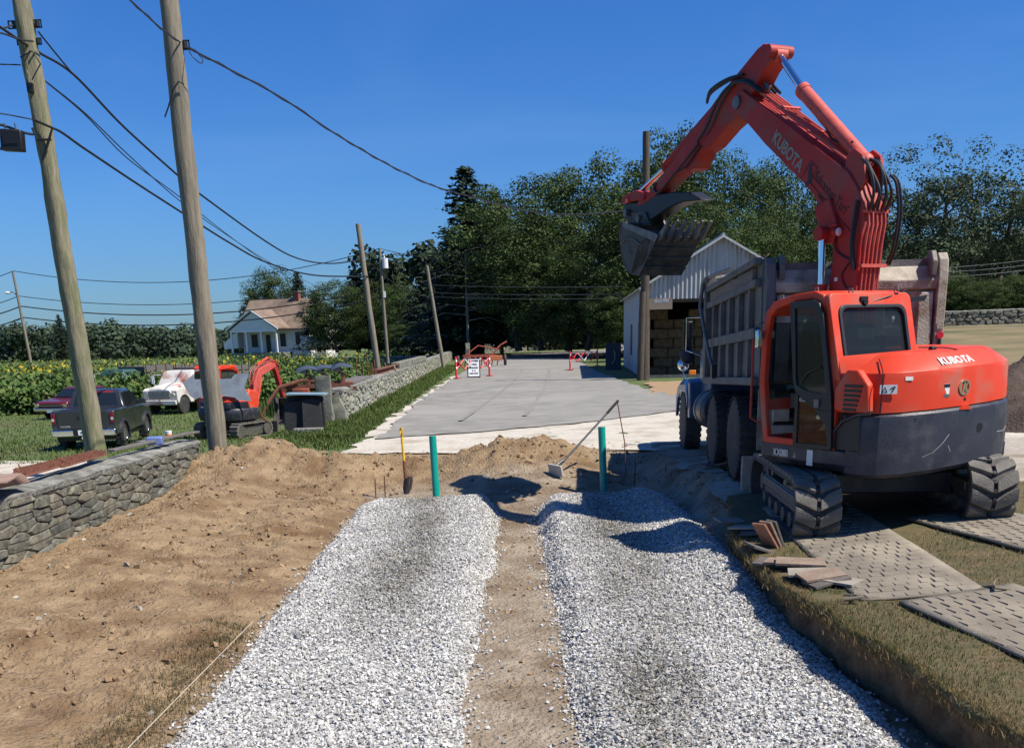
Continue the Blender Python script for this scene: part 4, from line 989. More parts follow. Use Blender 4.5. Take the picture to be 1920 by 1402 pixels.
# hood: vertical band, crease, slope, flat top
mb = MB(); hz = [(1.285, .035), (1.60, .05), (1.66, .065), (1.80, .33), (1.82, .42)]
mb.loft([[Vector((u, v, z + .075*(u+1)/2)) for u, v in [(-1.04, -.46)] + inset(k)[0:] + [(1.05-k*.7, -.2), (1.05-k*.7, .35), (.02, .35), (.02, -.46)]] for z, k in hz])
hood = mb.build('hood', m_or, EX, 26, .006)
HZ = lambda u: .03*(u+1)/2
mb = MB(); mb.prism([(-.50, 1.30), (-.97, 1.30), (-.95, 1.56), (-.80, 1.70), (-.66, 1.70), (-.50, 1.52)], -1.085, -1.0, 'X'); vp = mb.build('vent_panel', m_or, EX, 26, .02)
for i in range(6): MB().box((-1.084, -.77+.008*i, 1.545-.045*i), (.02, .24-.012*i, .024)).build('slot', m_black, vp)
for pts in ([(-.985, -1.035, 1.30), (-.975, -1.03, 1.62), (-.90, -.93, 1.71), (-.80, -.78, 1.79)], [(.02, -.46, 1.875), (.02, -.80, 1.872), (.02, -.96, 1.855)]): MB().hose(pts, .006, 5).build('panel_seam', m_black, hood)
text_on(hood, 'KUBOTA', .125, (-.08, -1.052, 1.758), (1, .10, .035), (-.05, -.69, .72), m_silver, depth=.003, bold=.004, xs=.95)
lg = MB(); lg.ring([(.075*cos(a)*1.05, .075*sin(a)) for a in np.linspace(0, 2*pi, 33)[:-1]], [(.060*cos(a)*1.05, .060*sin(a)) for a in np.linspace(0, 2*pi, 33)[:-1]], -.012, .004, 'Y')
lg.prism([(-.028, -.05), (-.005, -.05), (.012, .05), (-.011, .05)], -.012, .004, 'Y'); lg.prism([(-.002, .0), (.03, .045), (.05, .04), (.012, -.005)], -.012, .004, 'Y'); lg.prism([(.0, .005), (.018, .01), (.045, -.035), (.02, -.045)], -.012, .004, 'Y')
lg.build('emblem', m_chrome, hood, loc=(-.02, -1.125, 1.50), rot=(0, 0, radians(4)))
def plate(parent, c, w, h, rz, mat, name='sticker', tilt=0): return MB().box((0, 0, 0), (w, .006, h)).build(name, mat, parent, loc=c, rot=(tilt, 0, rz))
st = plate(hood, (-.90, -1.035, 1.515), .16, .085, radians(-32), m_sticker); 
MB().ring([(-.06, -.028), (-.008, -.028), (-.034, .026)], [(-.05, -.023), (-.018, -.023), (-.034, .016)], -.005, -.003, 'Y').build('warning_triangle', m_black, st)
MB().box((.045, -.004, .0), (.012, .003, .06), 0, 0, .5).box((.03, -.004, .012), (.035, .003, .01), 0, 0, -.6).build('pictogram', m_black, st)
plate(hood, (-.72, -1.105, 1.61), .08, .035, radians(-12), m_sticker)
st = plate(hood, (-.26, -1.137, 1.48), .07, .13, radians(0), m_sticker); plate(st, (0, -.004, .048), .07, .03, 0, m_black, 'sticker_band'); plate(st, (0, -.004, -.048), .07, .028, 0, m_steel, 'sticker_band')
plate(hood, (.93, -.80, 1.56), .06, .10, radians(42), m_sticker)
MB().cyl((-.0, -1.12, 1.385), .018, .02, 'Y', 12).build('lock', m_black, hood)
MB().prism([(-.08, 1.30), (.08, 1.30), (.03, 1.345), (-.03, 1.345)], -1.155, -1.08, 'Y').build('latch', m_or, hood, loc=(.0, 0, -.01))
# cab
PO = [(.62, .90), (.68, 1.2), (.73, 1.58), (.71, 2.03), (.66, 2.27), (.55, 2.37), (.23, 2.43), (-.10, 2.45), (-.22, 2.41), (-.30, 2.28), (-.44, 1.68), (-.50, 1.3), (-.51, .90)]
PI_ = [(.55, .97), (.60, 1.2), (.65, 1.58), (.63, 2.02), (.58, 2.23), (.50, 2.30), (.22, 2.36), (-.08, 2.375), (-.15, 2.34), (-.22, 2.25), (-.37, 1.67), (-.43, 1.3), (-.44, .97)]
cab = MB().ring(PO, PI_, -1.055, -.985).ring(PO, PI_, -.065, .005)
seg = PO[4:9]; segi = [(v*1.0 - .0, z-.05) for v, z in seg]
cab.prism([(.66, 2.27), (.55, 2.37), (.23, 2.43), (-.10, 2.45), (-.22, 2.41), (-.25, 2.36), (-.10, 2.395), (.23, 2.375), (.53, 2.315), (.62, 2.22)], -.99, -.06)
cab.box((-.525, .60, .93), (.95, .06, .1)); cab.box((-.525, .66, 1.3), (.95, .05, .12)); cab.bb(-.99, -.06, -.5, .6, .88, .93)
CB = cab.build('cab_frame', m_or, EX, 35, .012)
def rv(z): return -.25-(2.38-z)*.285
def rear_ring(o, i, d0, d1, name, mat, par, bev=.01):
    mb = MB(); n = len(o); vs = [Vector((u, rv(z)+d, z)) for d in (d0, d1) for pl in (o, i) for u, z in pl]; fs = []
    for k in range(n):
        j = (k+1) % n; fs += [(k, j, n+j, n+k), (2*n+j, 2*n+k, 3*n+k, 3*n+j), (j, k, 2*n+k, 2*n+j), (n+k, n+j, 3*n+j, 3*n+k)]
    mb.add(vs, fs); return mb.build(name, mat, par, 30, bev)
def rrect(u0, u1, z0, z1, r, n=4, skew=0):
    out = []
    for cx, cz, a0 in ((u1-r, z1-r, 0), (u0+r, z1-r, pi/2), (u0+r, z0+r, pi), (u1-r, z0+r, 1.5*pi)):
        for k in range(n+1):
            a = a0+pi/2*k/n; out.append((cx+r*cos(a), cz+r*sin(a)))
    return out
rear_ring(rrect(-1.055, .005, 1.56, 2.42, .06), rrect(-.955, -.095, 1.70, 2.30, .08), -.06, .02, 'rear_wall', m_or, CB)
rear_ring(rrect(-.965, -.085, 1.665, 2.31, .09), rrect(-.925, -.125, 1.765, 2.275, .08), -.075, -.02, 'window_frame', m_black, CB)
def rear_pane(u0, u1, z0, z1, d, name, mat, par): return MB().add([Vector((u, rv(z)+d+e, z)) for e in (0, .01) for u, z in rrect(u0, u1, z0, z1, .08)], [tuple(range(20)), tuple(range(39, 19, -1))]+[(i, (i+1) % 20, 20+(i+1) % 20, 20+i) for i in range(20)]).build(name, mat, par)
rear_pane(-.93, -.12, 1.76, 2.28, -.045, 'rear_window', GL, CB)
MB().box((-.525, .71, 1.75), (.88, .012, .82), 0, radians(2)).build('windscreen', GL, CB)
MB().prism(PI_, -.04, -.03).build('right_window', GL, CB)
# cab door: dark frame, two panes
DO = [(.22, 2.355), (-.12, 2.37), (-.22, 2.33), (-.29, 2.22), (-.40, 1.75), (-.47, 1.45), (-.515, .93), (-.50, .91), (.07, .895), (.09, 1.5), (.12, 1.6)]
DI1 = [(.14, 2.29), (-.10, 2.30), (-.18, 2.27), (-.23, 2.18), (-.34, 1.74), (-.39, 1.50), (-.395, 1.46), (-.36, 1.455), (-.1, 1.48), (.05, 1.53), (.07, 1.6)]
d1 = MB().ring(DO[:6]+[(-.49, 1.30), (-.3, 1.30), (.06, 1.45), (.09, 1.5), (.12, 1.6)], DI1, -1.10, -1.062)
DO2 = [(.06, 1.45), (-.3, 1.30), (-.49, 1.30), (-.515, .93), (-.50, .91), (.07, .895)]; DI2 = [(.02, 1.43), (-.22, 1.31), (-.40, 1.16), (-.455, .98), (-.45, .955), (.015, .94)]
d1.ring(DO2, DI2, -1.10, -1.062); DR = d1.build('door', m_black, EX, 30, .006)
MB().prism(DI1, -1.085, -1.078).build('upper_pane', GL, DR); MB().prism(DI2, -1.085, -1.078).build('lower_pane', glass('brown_reflection_glass', (.12, .04, .015), .55), DR)  # brown of the lower pane is a reflection put into the glass colour
MB().box((-1.105, -.28, 1.36), (.02, .07, .08)).build('handle', m_steel, DR)
text_on(DR, 'KUBO', .055, (-1.092, -.07, 1.385), (0, -1, 0), (-1, 0, 0), m_silver, depth=.002)
MB().tube([(-1.09, .0, 1.56), (-1.10, -.12, 1.66), (-1.10, -.3, 1.72)], .007, 5).build('wiper', m_black, DR)
# inside and on the cab
MB().box((-.50, .0, 1.32), (.46, .46, .12)).box((-.50, -.17, 1.62), (.46, .11, .58), 0, radians(8)).build('seat', m_seat, EX, 30, .04)
MB().box((-.50, -.20, 2.03), (.28, .10, .19), 0, radians(6)).build('headrest', m_grey, EX, 30, .045)
for u in (-.82, -.19): c_ = MB().box((u, .15, 1.35), (.14, .5, .16)).build('armrest', m_black, EX, 30, .01); MB().tube([(u, .3, 1.4), (u, .33, 1.6)], .02, 8).build('joystick', m_black, c_)
MB().tube([(-.6, .5, .95), (-.6, .55, 1.35)], .014, 6).build('travel_lever', m_black, EX)
MB().box((-.12, .05, 1.75), (.05, .35, .5)).build('monitor', m_black, EX, 30, .02)
for (u, v, z) in ((-.95, .0, 2.45), (-.72, -.24, 2.43), (-.13, -.25, 2.45), (-.98, .5, 2.4)): MB().tube([(u, v-.03, z-.02), (u, v-.02, z+.035), (u, v+.02, z+.035), (u, v+.03, z-.02)], .008, 6).build('lifting_eye', m_steel, CB)
MB().tube([(-.18, -.285, 2.395), (-.3, -.315, 2.38), (-.5, -.32, 2.335)], [.012, .009, .005], 6).box((-.18, -.28, 2.4), (.05, .05, .04)).build('wiper', m_black, CB)
MB().box((-.62, -.30, 2.36), (.09, .07, .05)).cyl((-.62, -.34, 2.33), .028, .04, 'Y', 12).build('work_lamp', m_black, CB)
plate(CB, (-.24, -.345, 2.16), .035, .06, 0, m_sticker)
mr = MB().box((-1.14, .66, 2.0), (.08, .05, .19), radians(20)).box((-1.03, .67, 2.04), (.2, .03, .09)).build('mirror', m_chrome, EX, 30, .02)
MB().tube([(-1.02, .66, 2.16), (-1.08, .74, 2.17), (-1.16, .7, 2.15), (-1.16, .67, 2.05)], .007, 6).build('mirror_bracket', m_black, mr)
MB().tube([(-1.04, .72, 2.0), (-1.10, .80, 1.98), (-1.10, .80, 1.15), (-1.03, .72, 1.1)], .013, 8).build('handrail', m_orf, EX)
MB().tube([(-.02, -.2, 2.35), (.12, -.1, 2.45), (.32, .0, 2.42)], .009, 6).prism([(.1, 2.36), (.5, 2.40), (.46, 2.34), (.12, 2.33)], -.06, -.02, 'Y').build('mirror_bracket', m_black, CB)
text_on(dk, 'KX080', .105, (-1.062, .30, .81), (0, -1, 0), (-1, 0, 0), m_silver, depth=.003, bold=.003, xs=.8); text_on(dk, '-3', .075, (-1.062, .08, .80), (0, -1, 0), (-1, 0, 0), m_silver, depth=.003, xs=.8)
plate(dk, (-1.064, -.17, .80), .09, .16, radians(90), m_sticker)
MB().box((-.06, -.72, 1.845), (.07, .05, .09), 0, .3).build('rear_camera', m_black, hood, 30, .01)
# boom, arm and bucket
BL = [(1.12, 1.25), (1.12, 2.53), (1.085, 2.83), (1.09, 2.97), (1.17, 3.12), (1.33, 3.17), (1.36, 3.31), (1.37, 3.42), (1.48, 3.58), (1.77, 3.80), (2.40, 4.25), (2.81, 4.58), (3.02, 4.68), (3.12, 4.80), (3.05, 4.93), (2.90, 4.95), (2.73, 4.84), (2.35, 4.62), (.92, 3.74), (.76, 3.56), (.66, 3.40), (.63, 3.17), (.66, 2.94), (.69, 2.52), (.72, 1.25)]
bm_ = MB().prism(BL, .175, .515); BOOM = bm_.build('boom', m_orf, EX, 28, .012)
MB().prism([(1.40, 3.42), (1.30, 3.18), (1.22, 3.02), (1.05, 3.0), (1.0, 3.2), (1.15, 3.5)], .13, .56).build('cylinder_boss', m_orf, BOOM, 28, .015)
MB().prism([(1.02, 3.72), (.98, 3.92), (.86, 3.96), (.74, 3.88), (.66, 3.62), (.74, 3.52)], .20, .24).prism([(1.02, 3.72), (.98, 3.92), (.86, 3.96), (.74, 3.88), (.66, 3.62), (.74, 3.52)], .45, .49).build('cylinder_bracket', m_orf, BOOM, 28, .008)
def cyl2(p0, p1, p2, rb, rr, u, name, mat):
    o = MB().tube([(u, *p0), (u, *p1)], rb, 16).sphere((u, *p0), rb*1.15, 10).build(name, mat, EX, 40)
    MB().tube([(u, *p1), (u, *p2)], rr, 14).build('rod', m_chrome, o); a = Vector((u, *p1)); d = (a-Vector((u, *p0))).normalized()
    MB().tube([a-d*.05, a+d*.02], rb*1.1, 16).build('gland', mat, o); MB().cyl((u, *p2), rr*1.9, rb*1.9, 'X', 16).build('rod_eye', mat, o); return o
m_orp = M('faded_pink_orange', (.48, .07, .05), .55, 0, (.58, .11, .08), 6, 8, .2, 60)
cyl2((.84, 3.83), (1.95, 4.76), (2.42, 5.24), .082, .042, .345, 'arm_cylinder', m_orp)
cyl2((3.30, 5.04), (4.86, 4.36), (5.74, 4.06), .075, .036, .345, 'bucket_cylinder', m_orf)
for u in (.09, .60): cyl2((1.12, 1.5), (1.16, 2.55), (1.18, 3.12), .07, .04, u, 'boom_cylinder', m_orf)
ST = [(2.40, 5.27), (2.46, 5.35), (2.56, 5.38), (2.68, 5.35), (3.10, 5.15), (3.5, 4.96), (4.3, 4.50), (5.2, 4.01), (5.42, 3.98), (5.44, 3.90), (5.24, 3.92), (5.0, 3.97), (4.24, 4.26), (4.12, 4.19), (3.97, 4.21), (3.82, 4.38), (3.62, 4.42), (3.29, 4.58), (3.11, 4.64), (2.79, 4.84), (2.55, 5.08), (2.40, 5.17)]
ARM = MB().prism(ST, .215, .475).build('arm', m_orf, EX, 28, .012)
MB().cyl((.345, 2.98, 4.82), .075, .40, 'X', 18).build('pivot_pin', m_steel, ARM); MB().cyl((.345, 2.42, 5.27), .07, .34, 'X', 18).build('pivot_pin', m_orf, ARM)
MB().prism([(5.86, 3.98), (5.84, 4.08), (5.45, 4.12), (5.20, 4.06), (5.22, 3.96), (5.5, 3.98)], .19, .50).build('tipping_link', m_orf, EX, 28, .01)
MB().cyl((.18, 5.66, 4.0), .03, .04, 'X', 12).build('reflector', M('bright_orange', (1, .16, .05), .3), EX)
LK = [(5.88, 3.90), (5.80, 3.99), (5.32, 3.95), (5.02, 4.0), (4.49, 3.98), (4.10, 3.93), (3.84, 3.82), (3.80, 3.79), (4.24, 3.82), (4.60, 3.78), (4.82, 3.73), (5.1, 3.66), (5.35, 3.62), (5.55, 3.64), (5.86, 3.78)]
MB().prism(LK, .225, .465).build('quick_coupler', m_black, EX, 28, .02)
MB().cyl((.345, 5.72, 3.84), .05, .36, 'X', 14).cyl((.345, 5.35, 3.72), .05, .36, 'X', 14).build('coupler_pin', m_steel, EX)
BP = [(5.31, 3.66), (5.40, 3.59), (5.42, 3.46), (5.37, 3.28), (5.32, 3.12), (5.22, 2.99), (5.03, 2.91), (4.84, 2.89), (4.60, 3.12), (4.35, 3.37)]
bk = MB().prism(BP, -.10, -.075).prism(BP, .595, .62)
for (a, b) in zip(BP, BP[1:]):
    A, B = Vector((0, *a)), Vector((0, *b)); d = (B-A).normalized(); n_ = Vector((0, -d.z, d.y)); n_ = n_ if n_.dot(Vector((0, 4.95, 3.35))-A) > 0 else -n_; n_ = n_*.022
    bk.add([(u, p.y, p.z) for u in (-.105, .625) for p in (A, B, B+n_, A+n_)], [(0, 1, 2, 3), (7, 6, 5, 4), (0, 4, 5, 1), (1, 5, 6, 2), (2, 6, 7, 3), (3, 7, 4, 0)])
BK = bk.build('bucket', m_bkt, EX, 30)
for (v, z) in ((4.48, 3.24), (4.60, 3.12), (4.73, 3.0)): MB().box((.26, v-.012, z-.012), (.72, .05, .012), 0, radians(-44)).build('wear_strip', m_bkt, BK)
MB().prism([(5.31, 3.67), (5.31, 3.60), (4.40, 3.31), (4.33, 3.38), (4.36, 3.41)], -.118, -.098).build('side_edge', m_steel, BK)
for k in range(7): MB().box((-.108, 4.62+.055*k, 3.24-.02*k), (.012, .008, .42), 0, radians(28)).build('hardfacing_bead', m_bkt, BK)
for k in range(5): MB().box((-.108, 4.70+.03*k, 3.37-.085*k), (.012, .3, .008), 0, radians(-24)).build('hardfacing_bead', m_bkt, BK)
MB().tube([(-.11, 5.38, 3.36), (-.11, 5.2, 3.42), (-.11, 5.0, 3.40), (-.11, 4.78, 3.30)], .008, 5).build('weld_seam', m_steel, BK)
text_on(BK, '85', .15, (-.105, 5.12, 3.24), (0, -.9, -.3), (-1, 0, 0), m_steel, depth=.004, bold=-.002)
for k in range(6):
    u = -.06+.136*k
    MB().prism([(4.44, 3.30), (4.36, 3.42), (4.12, 3.575), (4.10, 3.56), (4.30, 3.34)], u-.024, u+.024).build('tooth', m_steel, BK, 30, .004)
MB().prism([(5.30, 3.62), (5.42, 3.68), (5.6, 3.82), (5.2, 3.80), (5.05, 3.60)], .20, .23).prism([(5.30, 3.62), (5.42, 3.68), (5.6, 3.82), (5.2, 3.80), (5.05, 3.60)], .46, .49).build('hanger_plate', m_bkt, BK)
# hydraulic lines and hoses
for k in range(5):
    u = .22+.058*k; o_ = .035
    MB().tube([(u, .72-o_, 1.9), (u, .655-o_, 2.94), (u, .62-o_, 3.17), (u, .64-o_, 3.32)], .012, 6).build('hydraulic_line', m_orp, BOOM)
    MB().tube([(u, .98, 3.83+o_), (u, 1.6, 4.21+o_), (u, 2.3, 4.64+o_), (u, 2.62, 4.84+o_)], .012, 6).build('hydraulic_line', m_orp, BOOM)
    w = .05*math.sin(k*2.1); MB().hose([(u, .64-o_, 3.30), (u-.02, .56-o_-w*.5, 3.48), (u-.03, .60+w, 3.72), (u, .80, 3.86), (u, .98, 3.83+o_)], .017, 7).build('hose', m_hose, BOOM)
for u in (.56, .60): MB().hose([(u, .64, 2.75), (u+.01, .56, 2.95), (u+.01, .53, 3.3), (u, .58, 3.58), (u-.02, .66, 3.68)], .016, 7).build('hose', m_hose, BOOM)
for u in (.16, .13): MB().hose([(u, .70, 2.70), (u-.02, .72, 2.95), (u-.01, .72, 3.2), (u, .70, 3.42)], .016, 7).build('hose', m_hose, BOOM)
for c_, d_, r_x in (((.345, .62, 2.74), (.36, .05, .035), 0), ((.345, .62, 3.30), (.34, .05, .035), 0), ((.345, 1.62, 4.26), (.34, .05, .03), .55), ((.345, 2.2, 4.62), (.34, .05, .03), .55)): MB().box(c_, d_, 0, r_x).build('hose_clamp', m_orp, BOOM)
for k, u in enumerate((.18, .25, .42, .49)):
    w = .03*k; MB().hose([(u, 2.55, 4.86), (u-.03, 2.78, 5.0+w*.5), (u-.05, 3.05, 5.04+w), (u-.04, 3.35, 4.92-w*.5), (u-.03, 3.6, 4.66-w), (u, 3.85, 4.52-w)], .019, 7).build('hose', m_hose, BOOM)
for k in range(2): MB().hose([(.19, 2.9+.1*k, 5.12), (.17, 3.22, 5.13-.03*k), (.17, 3.55, 5.08-.04*k), (.2, 3.68, 4.98-.03*k)], .018, 7).build('hose', m_hose, ARM)
for k in range(3): MB().box((.345-.05+.05*k, 2.56+.06*k, 4.92+.02*k), (.04, .12, .06), 0, .6).build('hose_fitting', m_steel, BOOM)
MB().hose([(.2, 3.85, 4.50), (.17, 4.2, 4.28), (.17, 4.6, 4.08), (.18, 4.80, 4.0), (.2, 4.95, 4.07), (.2, 4.9, 4.15)], .014, 7).hose([(.2, 3.8, 4.46), (.19, 4.1, 4.26), (.2, 4.3, 4.22)], .012, 6).build('hose', m_hose, ARM)
MB().hose([(.42, 1.98, 4.68), (.44, 1.75, 4.42), (.42, 1.45, 4.20), (.40, 1.1, 3.98)], .016, 7).hose([(.30, 1.0, 4.05), (.28, 1.3, 4.12), (.30, 1.5, 4.33)], .014, 6).build('hose', m_hose, BOOM)
MB().hose([(.17, 1.03, 3.10), (.155, 1.02, 2.95), (.16, .90, 2.86), (.165, .78, 2.82)], .009, 6).hose([(.165, .78, 2.80), (.16, .9, 2.66), (.165, .82, 2.52), (.165, .72, 2.5), (.165, .74, 2.3)], .008, 6).build('lamp_cable', m_hose, BOOM)
wl = MB().box((.14, 1.03, 3.19), (.08, .12, .025)).cyl((.13, .99, 3.12), .05, .06, 'Y', 14).build('work_lamp', m_orf, BOOM); MB().sphere((.13, .955, 3.12), .045, 8, (1, .4, 1)).build('lens', m_white, wl)
MB().box((.17, 1.0, 2.62), (.006, .05, .04)).build('sticker', m_sticker, BOOM)
xd = (0, 1.67-2.24, 3.89-4.35); N_l = (-1, 0, 0)
text_on(BOOM, 'KUBOTA', .195, (.173, 1.965, 4.10), xd, N_l, M('grey_decal', (.24, .24, .21), .6), depth=.004, bold=.006, xs=.88)
mb = MB(); X = Vector(xd).normalized(); Yv = Vector((0, -X.z, X.y))
def q2(a, b, u=.172): p = Vector((0, 1.57, 3.80)) + X*a + Vector((-1, 0, 0)).cross(X)*b; return (u, p.y, p.z)
def rr_(lst, u0=.170, u1=.176): return [q2(a, b, u) for u in (u1, u0) for a, b in lst]
o4 = [(-.09, -.13), (.07, -.13), (.09, .13), (-.07, .13)]; i4 = [(-.08, -.12), (.06, -.12), (.08, .12), (-.06, .12)]
vs = rr_(o4)+rr_(i4); mb.add([q2(*p, .170) for p in o4]+[q2(*p, .170) for p in i4], [(i, (i+1) % 4, 4+(i+1) % 4, 4+i) for i in range(4)]).build('emblem_frame', m_black, BOOM)
sc = [(.02+.045*sin(t*pi*1.5+.2)*(1), -.11+.22*t) for t in np.linspace(0, 1, 14)]
mb = MB(); wd = [.012+.03*sin(pi*t) for t in np.linspace(0, 1, 14)]
mb.add([q2(a-w, b, .171) for (a, b), w in zip(sc, wd)]+[q2(a+w, b, .171) for (a, b), w in zip(sc, wd)], [(i, i+1, 15+i, 14+i) for i in range(13)]); mb.v += [(u+.01, a_, b_) for u, a_, b_ in mb.v]; mb.build('emblem_mark', m_black, BOOM)
m_red = M('dark_red_print', (.10, .01, .01), .5)
text_on(BOOM, 'Sakonnet Turf', .155, (.172, 1.185, 3.555), (0, -.64, -.53), N_l, m_red, depth=.003, bold=.001, xs=.80)
text_on(BOOM, 'ASSOCIATES, INC', .062, (.172, 1.19, 3.40), (0, -.64, -.53), N_l, m_red, depth=.003, xs=1.05)
MB().tube([(.170, 1.56, 3.73), (.170, .80, 3.10)], .004, 4).build('underline', m_red, BOOM)
# ---------------------------------------------------------------- tipper truck
m_box = M('weathered_tipper_grey', (.095, .10, .10), .65, .1, (.145, .148, .142), 3, 9, .3, 40, col3=(.19, .17, .14), scale3=3)
m_gate = M('dirty_beige_steel', (.32, .29, .225), .8, 0, (.46, .42, .335), 3.5, 10, .35, 40, col3=(.22, .18, .125), scale3=4.5)
m_blue = M('truck_blue', (.018, .065, .15), .35, 0, (.025, .085, .19), 3, coat=.3)
m_dirt = M('load_soil', (.19, .12, .065), .95, 0, (.3, .2, .11), 4, 9, .8, 20)
m_rim = M('wheel_rim', (.13, .14, .15), .5, .5, (.22, .22, .22), 6)
TK = thing('dump_truck', 'blue tipper truck with dirty beige tailgate and grey ribbed box behind the excavator', 'truck', (4.2, 13.62, 0), radians(-3), rot=(radians(-2.2), 0, radians(-3)))
def wheel(root, c, r, w, out, holes=5, name='wheel', rim=None, lugs=0, tyre=None, rr=.55):
    """out = -1 or +1: side the dished face looks to"""
    t = MB(); x0, x1 = (-w/2, w/2)
    t.lathe((0, 0, 0), [(x0, r*.62), (x0*.98, r*.86), (x0*.86, r*.965), (x0*.6, r), (x1*.6, r), (x1*.86, r*.965), (x1*.98, r*.86), (x1, r*.62), (x1*.9, r*rr), (x0*.9, r*rr)], 'X', 32)
    root_ = t.build(name, tyre or m_tyre, root, 40); root_.location = c
    o = out; mb = MB(); mb.lathe((0, 0, 0), [(o*w*.46, r*.63), (o*w*.47, r*.58), (o*w*.30, r*.53), (o*w*.12, r*.46), (o*w*.18, r*.30), (o*w*.40, r*.26), (o*w*.42, r*.12), (o*w*.30, r*.05), (-o*w*.3, r*.05), (-o*w*.3, r*.58)], 'X', 24)
    mb.build('rim', rim or m_rim, root_, 30)
    for k in range(holes):
        a = 2*pi*k/holes; MB().sphere((o*w*.16, r*.385*cos(a), r*.385*sin(a)), r*.085, 6, (.35, 1, 1)).build('hand_hole', m_black, root_)
    if lugs:
        g = MB()
        for k in range(lugs):
            a = 2*pi*k/lugs
            for s in (-1, 1): 
                aa = a + s*pi/lugs*.5; g.box((s*w*.28, r*1.0*cos(aa), r*1.0*sin(aa)), (w*.42, r*2*pi/lugs*.5, .03), 0, pi/2-aa+ (0), 0)
        g.build('tread', tyre or m_tyre, root_)
    return root_
TZ = .16
for v in (0, 1.95):
    for u, o in ((-1.05, -1), (-.73, 1), (.73, -1), (1.05, 1)): wheel(TK, (u, v, TZ+.54), .54, .28, o, 8, lugs=30)
for u, o in ((-1.04, -1), (1.04, 1)): wheel(TK, (u, 5.72, TZ+.54), .545, .30, o, 8, lugs=30)
ch = MB(); ch.bb(-.45, -.33, -1.0, 6.6, 1.02, 1.28).bb(.33, .45, -1.0, 6.6, 1.02, 1.28)
for v in (-.95, .9, 3, 5, 6.5): ch.bb(-.33, .33, v-.06, v+.06, 1.05, 1.25)
ch.build('chassis', m_black, TK, 30)
for v in (0, 1.95, 5.72): MB().cyl((0, v, TZ+.54), .10, 1.9, 'X', 12).build('axle', m_black, TK)
MB().sphere((0, 0, TZ+.54), .24, 10).build('differential', m_black, TK)
MB().bb(-.9, .9, -1.12, -1.0, .78, .92).build('rear_bumper', m_gate, TK, 30, .01)
for u in (-.95, .88): MB().bb(u-.1, u+.1, -1.0, -.97, .62, 1.35).build('mud_flap', m_gate, TK)
tk_ = MB(); tk_.lathe((-.93, 3.2, .98), [(-.62, .0), (-.62, .28), (-.58, .31), (.58, .31), (.62, .28), (.62, 0)], 'Y', 24); t_ = tk_.build('fuel_tank', m_dk, TK, 40)
for v in (2.85, 3.55): MB().ring([(-.93+.325*cos(a), .98+.325*sin(a)) for a in np.linspace(0, 2*pi, 25)[:-1]], [(-.93+.305*cos(a), .98+.305*sin(a)) for a in np.linspace(0, 2*pi, 25)[:-1]], v-.03, v+.03, 'Y').build('strap', m_steel, t_)
BX = MB(); BX.bb(-1.06, -.98, -1.05, 3.3, 1.42, 2.86).bb(.98, 1.06, -1.05, 3.3, 1.42, 2.86).bb(-.98, .98, 3.22, 3.3, 1.42, 3.0).bb(-.98, .98, -1.0, 3.22, 1.40, 1.48)
TB = BX.build('tipper_box', m_box, TK, 30)
for v in np.linspace(-.55, 3.22, 6):
    for z0, z1 in ((1.50, 1.95), (2.08, 2.55)): MB().bb(-1.13, -1.06, v-.05, v+.05, z0, z1).build('rib', m_box, TB, 30, .008)
for z0, z1, d in ((1.40, 1.50, .09), (1.95, 2.08, .075), (2.55, 2.64, .08), (2.80, 2.88, .09)): MB().bb(-1.06-d, -1.06, -1.0, 3.3, z0, z1).build('rail', m_box, TB, 30, .01)
pl_ = MB(); pl_.loft([[Vector((-1.115, v, 2.645)), Vector((-1.065, v, 2.645)), Vector((-1.065, v, 2.79+.02*noise.noise((v*3, 0, 0)))), Vector((-1.115, v, 2.78+.025*noise.noise((v*3, 1, 0))))] for v in np.linspace(-.7, 2.9, 20)]); pl_.build('side_board', M('old_board', (.14, .125, .10), .9, 0, (.22, .2, .17), 3, 8, .6, 20, stretch=(4, .5, 4)), TB)
MB().bb(-1.15, -1.0, 3.12, 3.36, 1.42, 3.05).build('corner_post', m_box, TB, 30, .01); 
# tail frame: corner posts with rounded ears, beam, panels
GT = MB().bb(-.93, .93, -1.12, -1.05, 1.42, 2.44).build('tailgate', m_gate, TK, 30)
MB().prism([(-1.06, 2.44), (-1.20, 2.46), (-1.22, 2.56), (-1.10, 2.72), (-1.05, 2.72)], -.98, .98).build('top_beam', m_gate, GT, 25, .012)
MB().bb(-1.02, 1.02, -1.07, -.99, 2.72, 2.80).build('top_rail', m_box, GT)
for u in (-.99, .99):
    s = 1 if u > 0 else -1
    pz = MB(); pz.prism([(-1.20, 1.35), (-1.24, 2.62), (-1.22, 2.78), (-1.15, 2.86), (-1.05, 2.84), (-1.0, 2.6), (-1.0, 1.35)], u-.055, u+.055); pz.build('corner_post', m_gate if u > 0 else m_box, TB, 25, .012)
    MB().prism([(-1.26, 2.60), (-1.28, 2.76), (-1.2, 2.88), (-1.08, 2.88), (-1.04, 2.7), (-1.10, 2.60)], u-s*.12-.03, u-s*.12+.03).build('hinge_ear', m_box, TB, 25, .01)
for u in (-.82, -.27, .27, .82): MB().bb(u-.085, u+.085, -1.20, -1.12, 1.45, 2.42).build('gate_rib', m_gate, GT, 30, .015)
for z in (1.50, 1.98): MB().bb(-.92, .92, -1.17, -1.12, z-.06, z+.06).build('gate_rail', m_gate, GT, 30, .01)
for k, (u, z) in enumerate(((.80, 1.62), (-.55, 1.9))): MB().tube([(u, -1.22, z-.2), (u+.03, -1.26, z), (u, -1.22, z+.2)], .025, 8).build('latch_arm', m_black, GT)
MB().bb(-.60, -.53, -1.24, -1.20, 1.4, 2.1).build('chute_lever', m_black, GT); MB().bb(-.3, .3, -1.24, -1.18, 1.42, 1.62).build('chute_door', m_gate, GT, 30, .01)
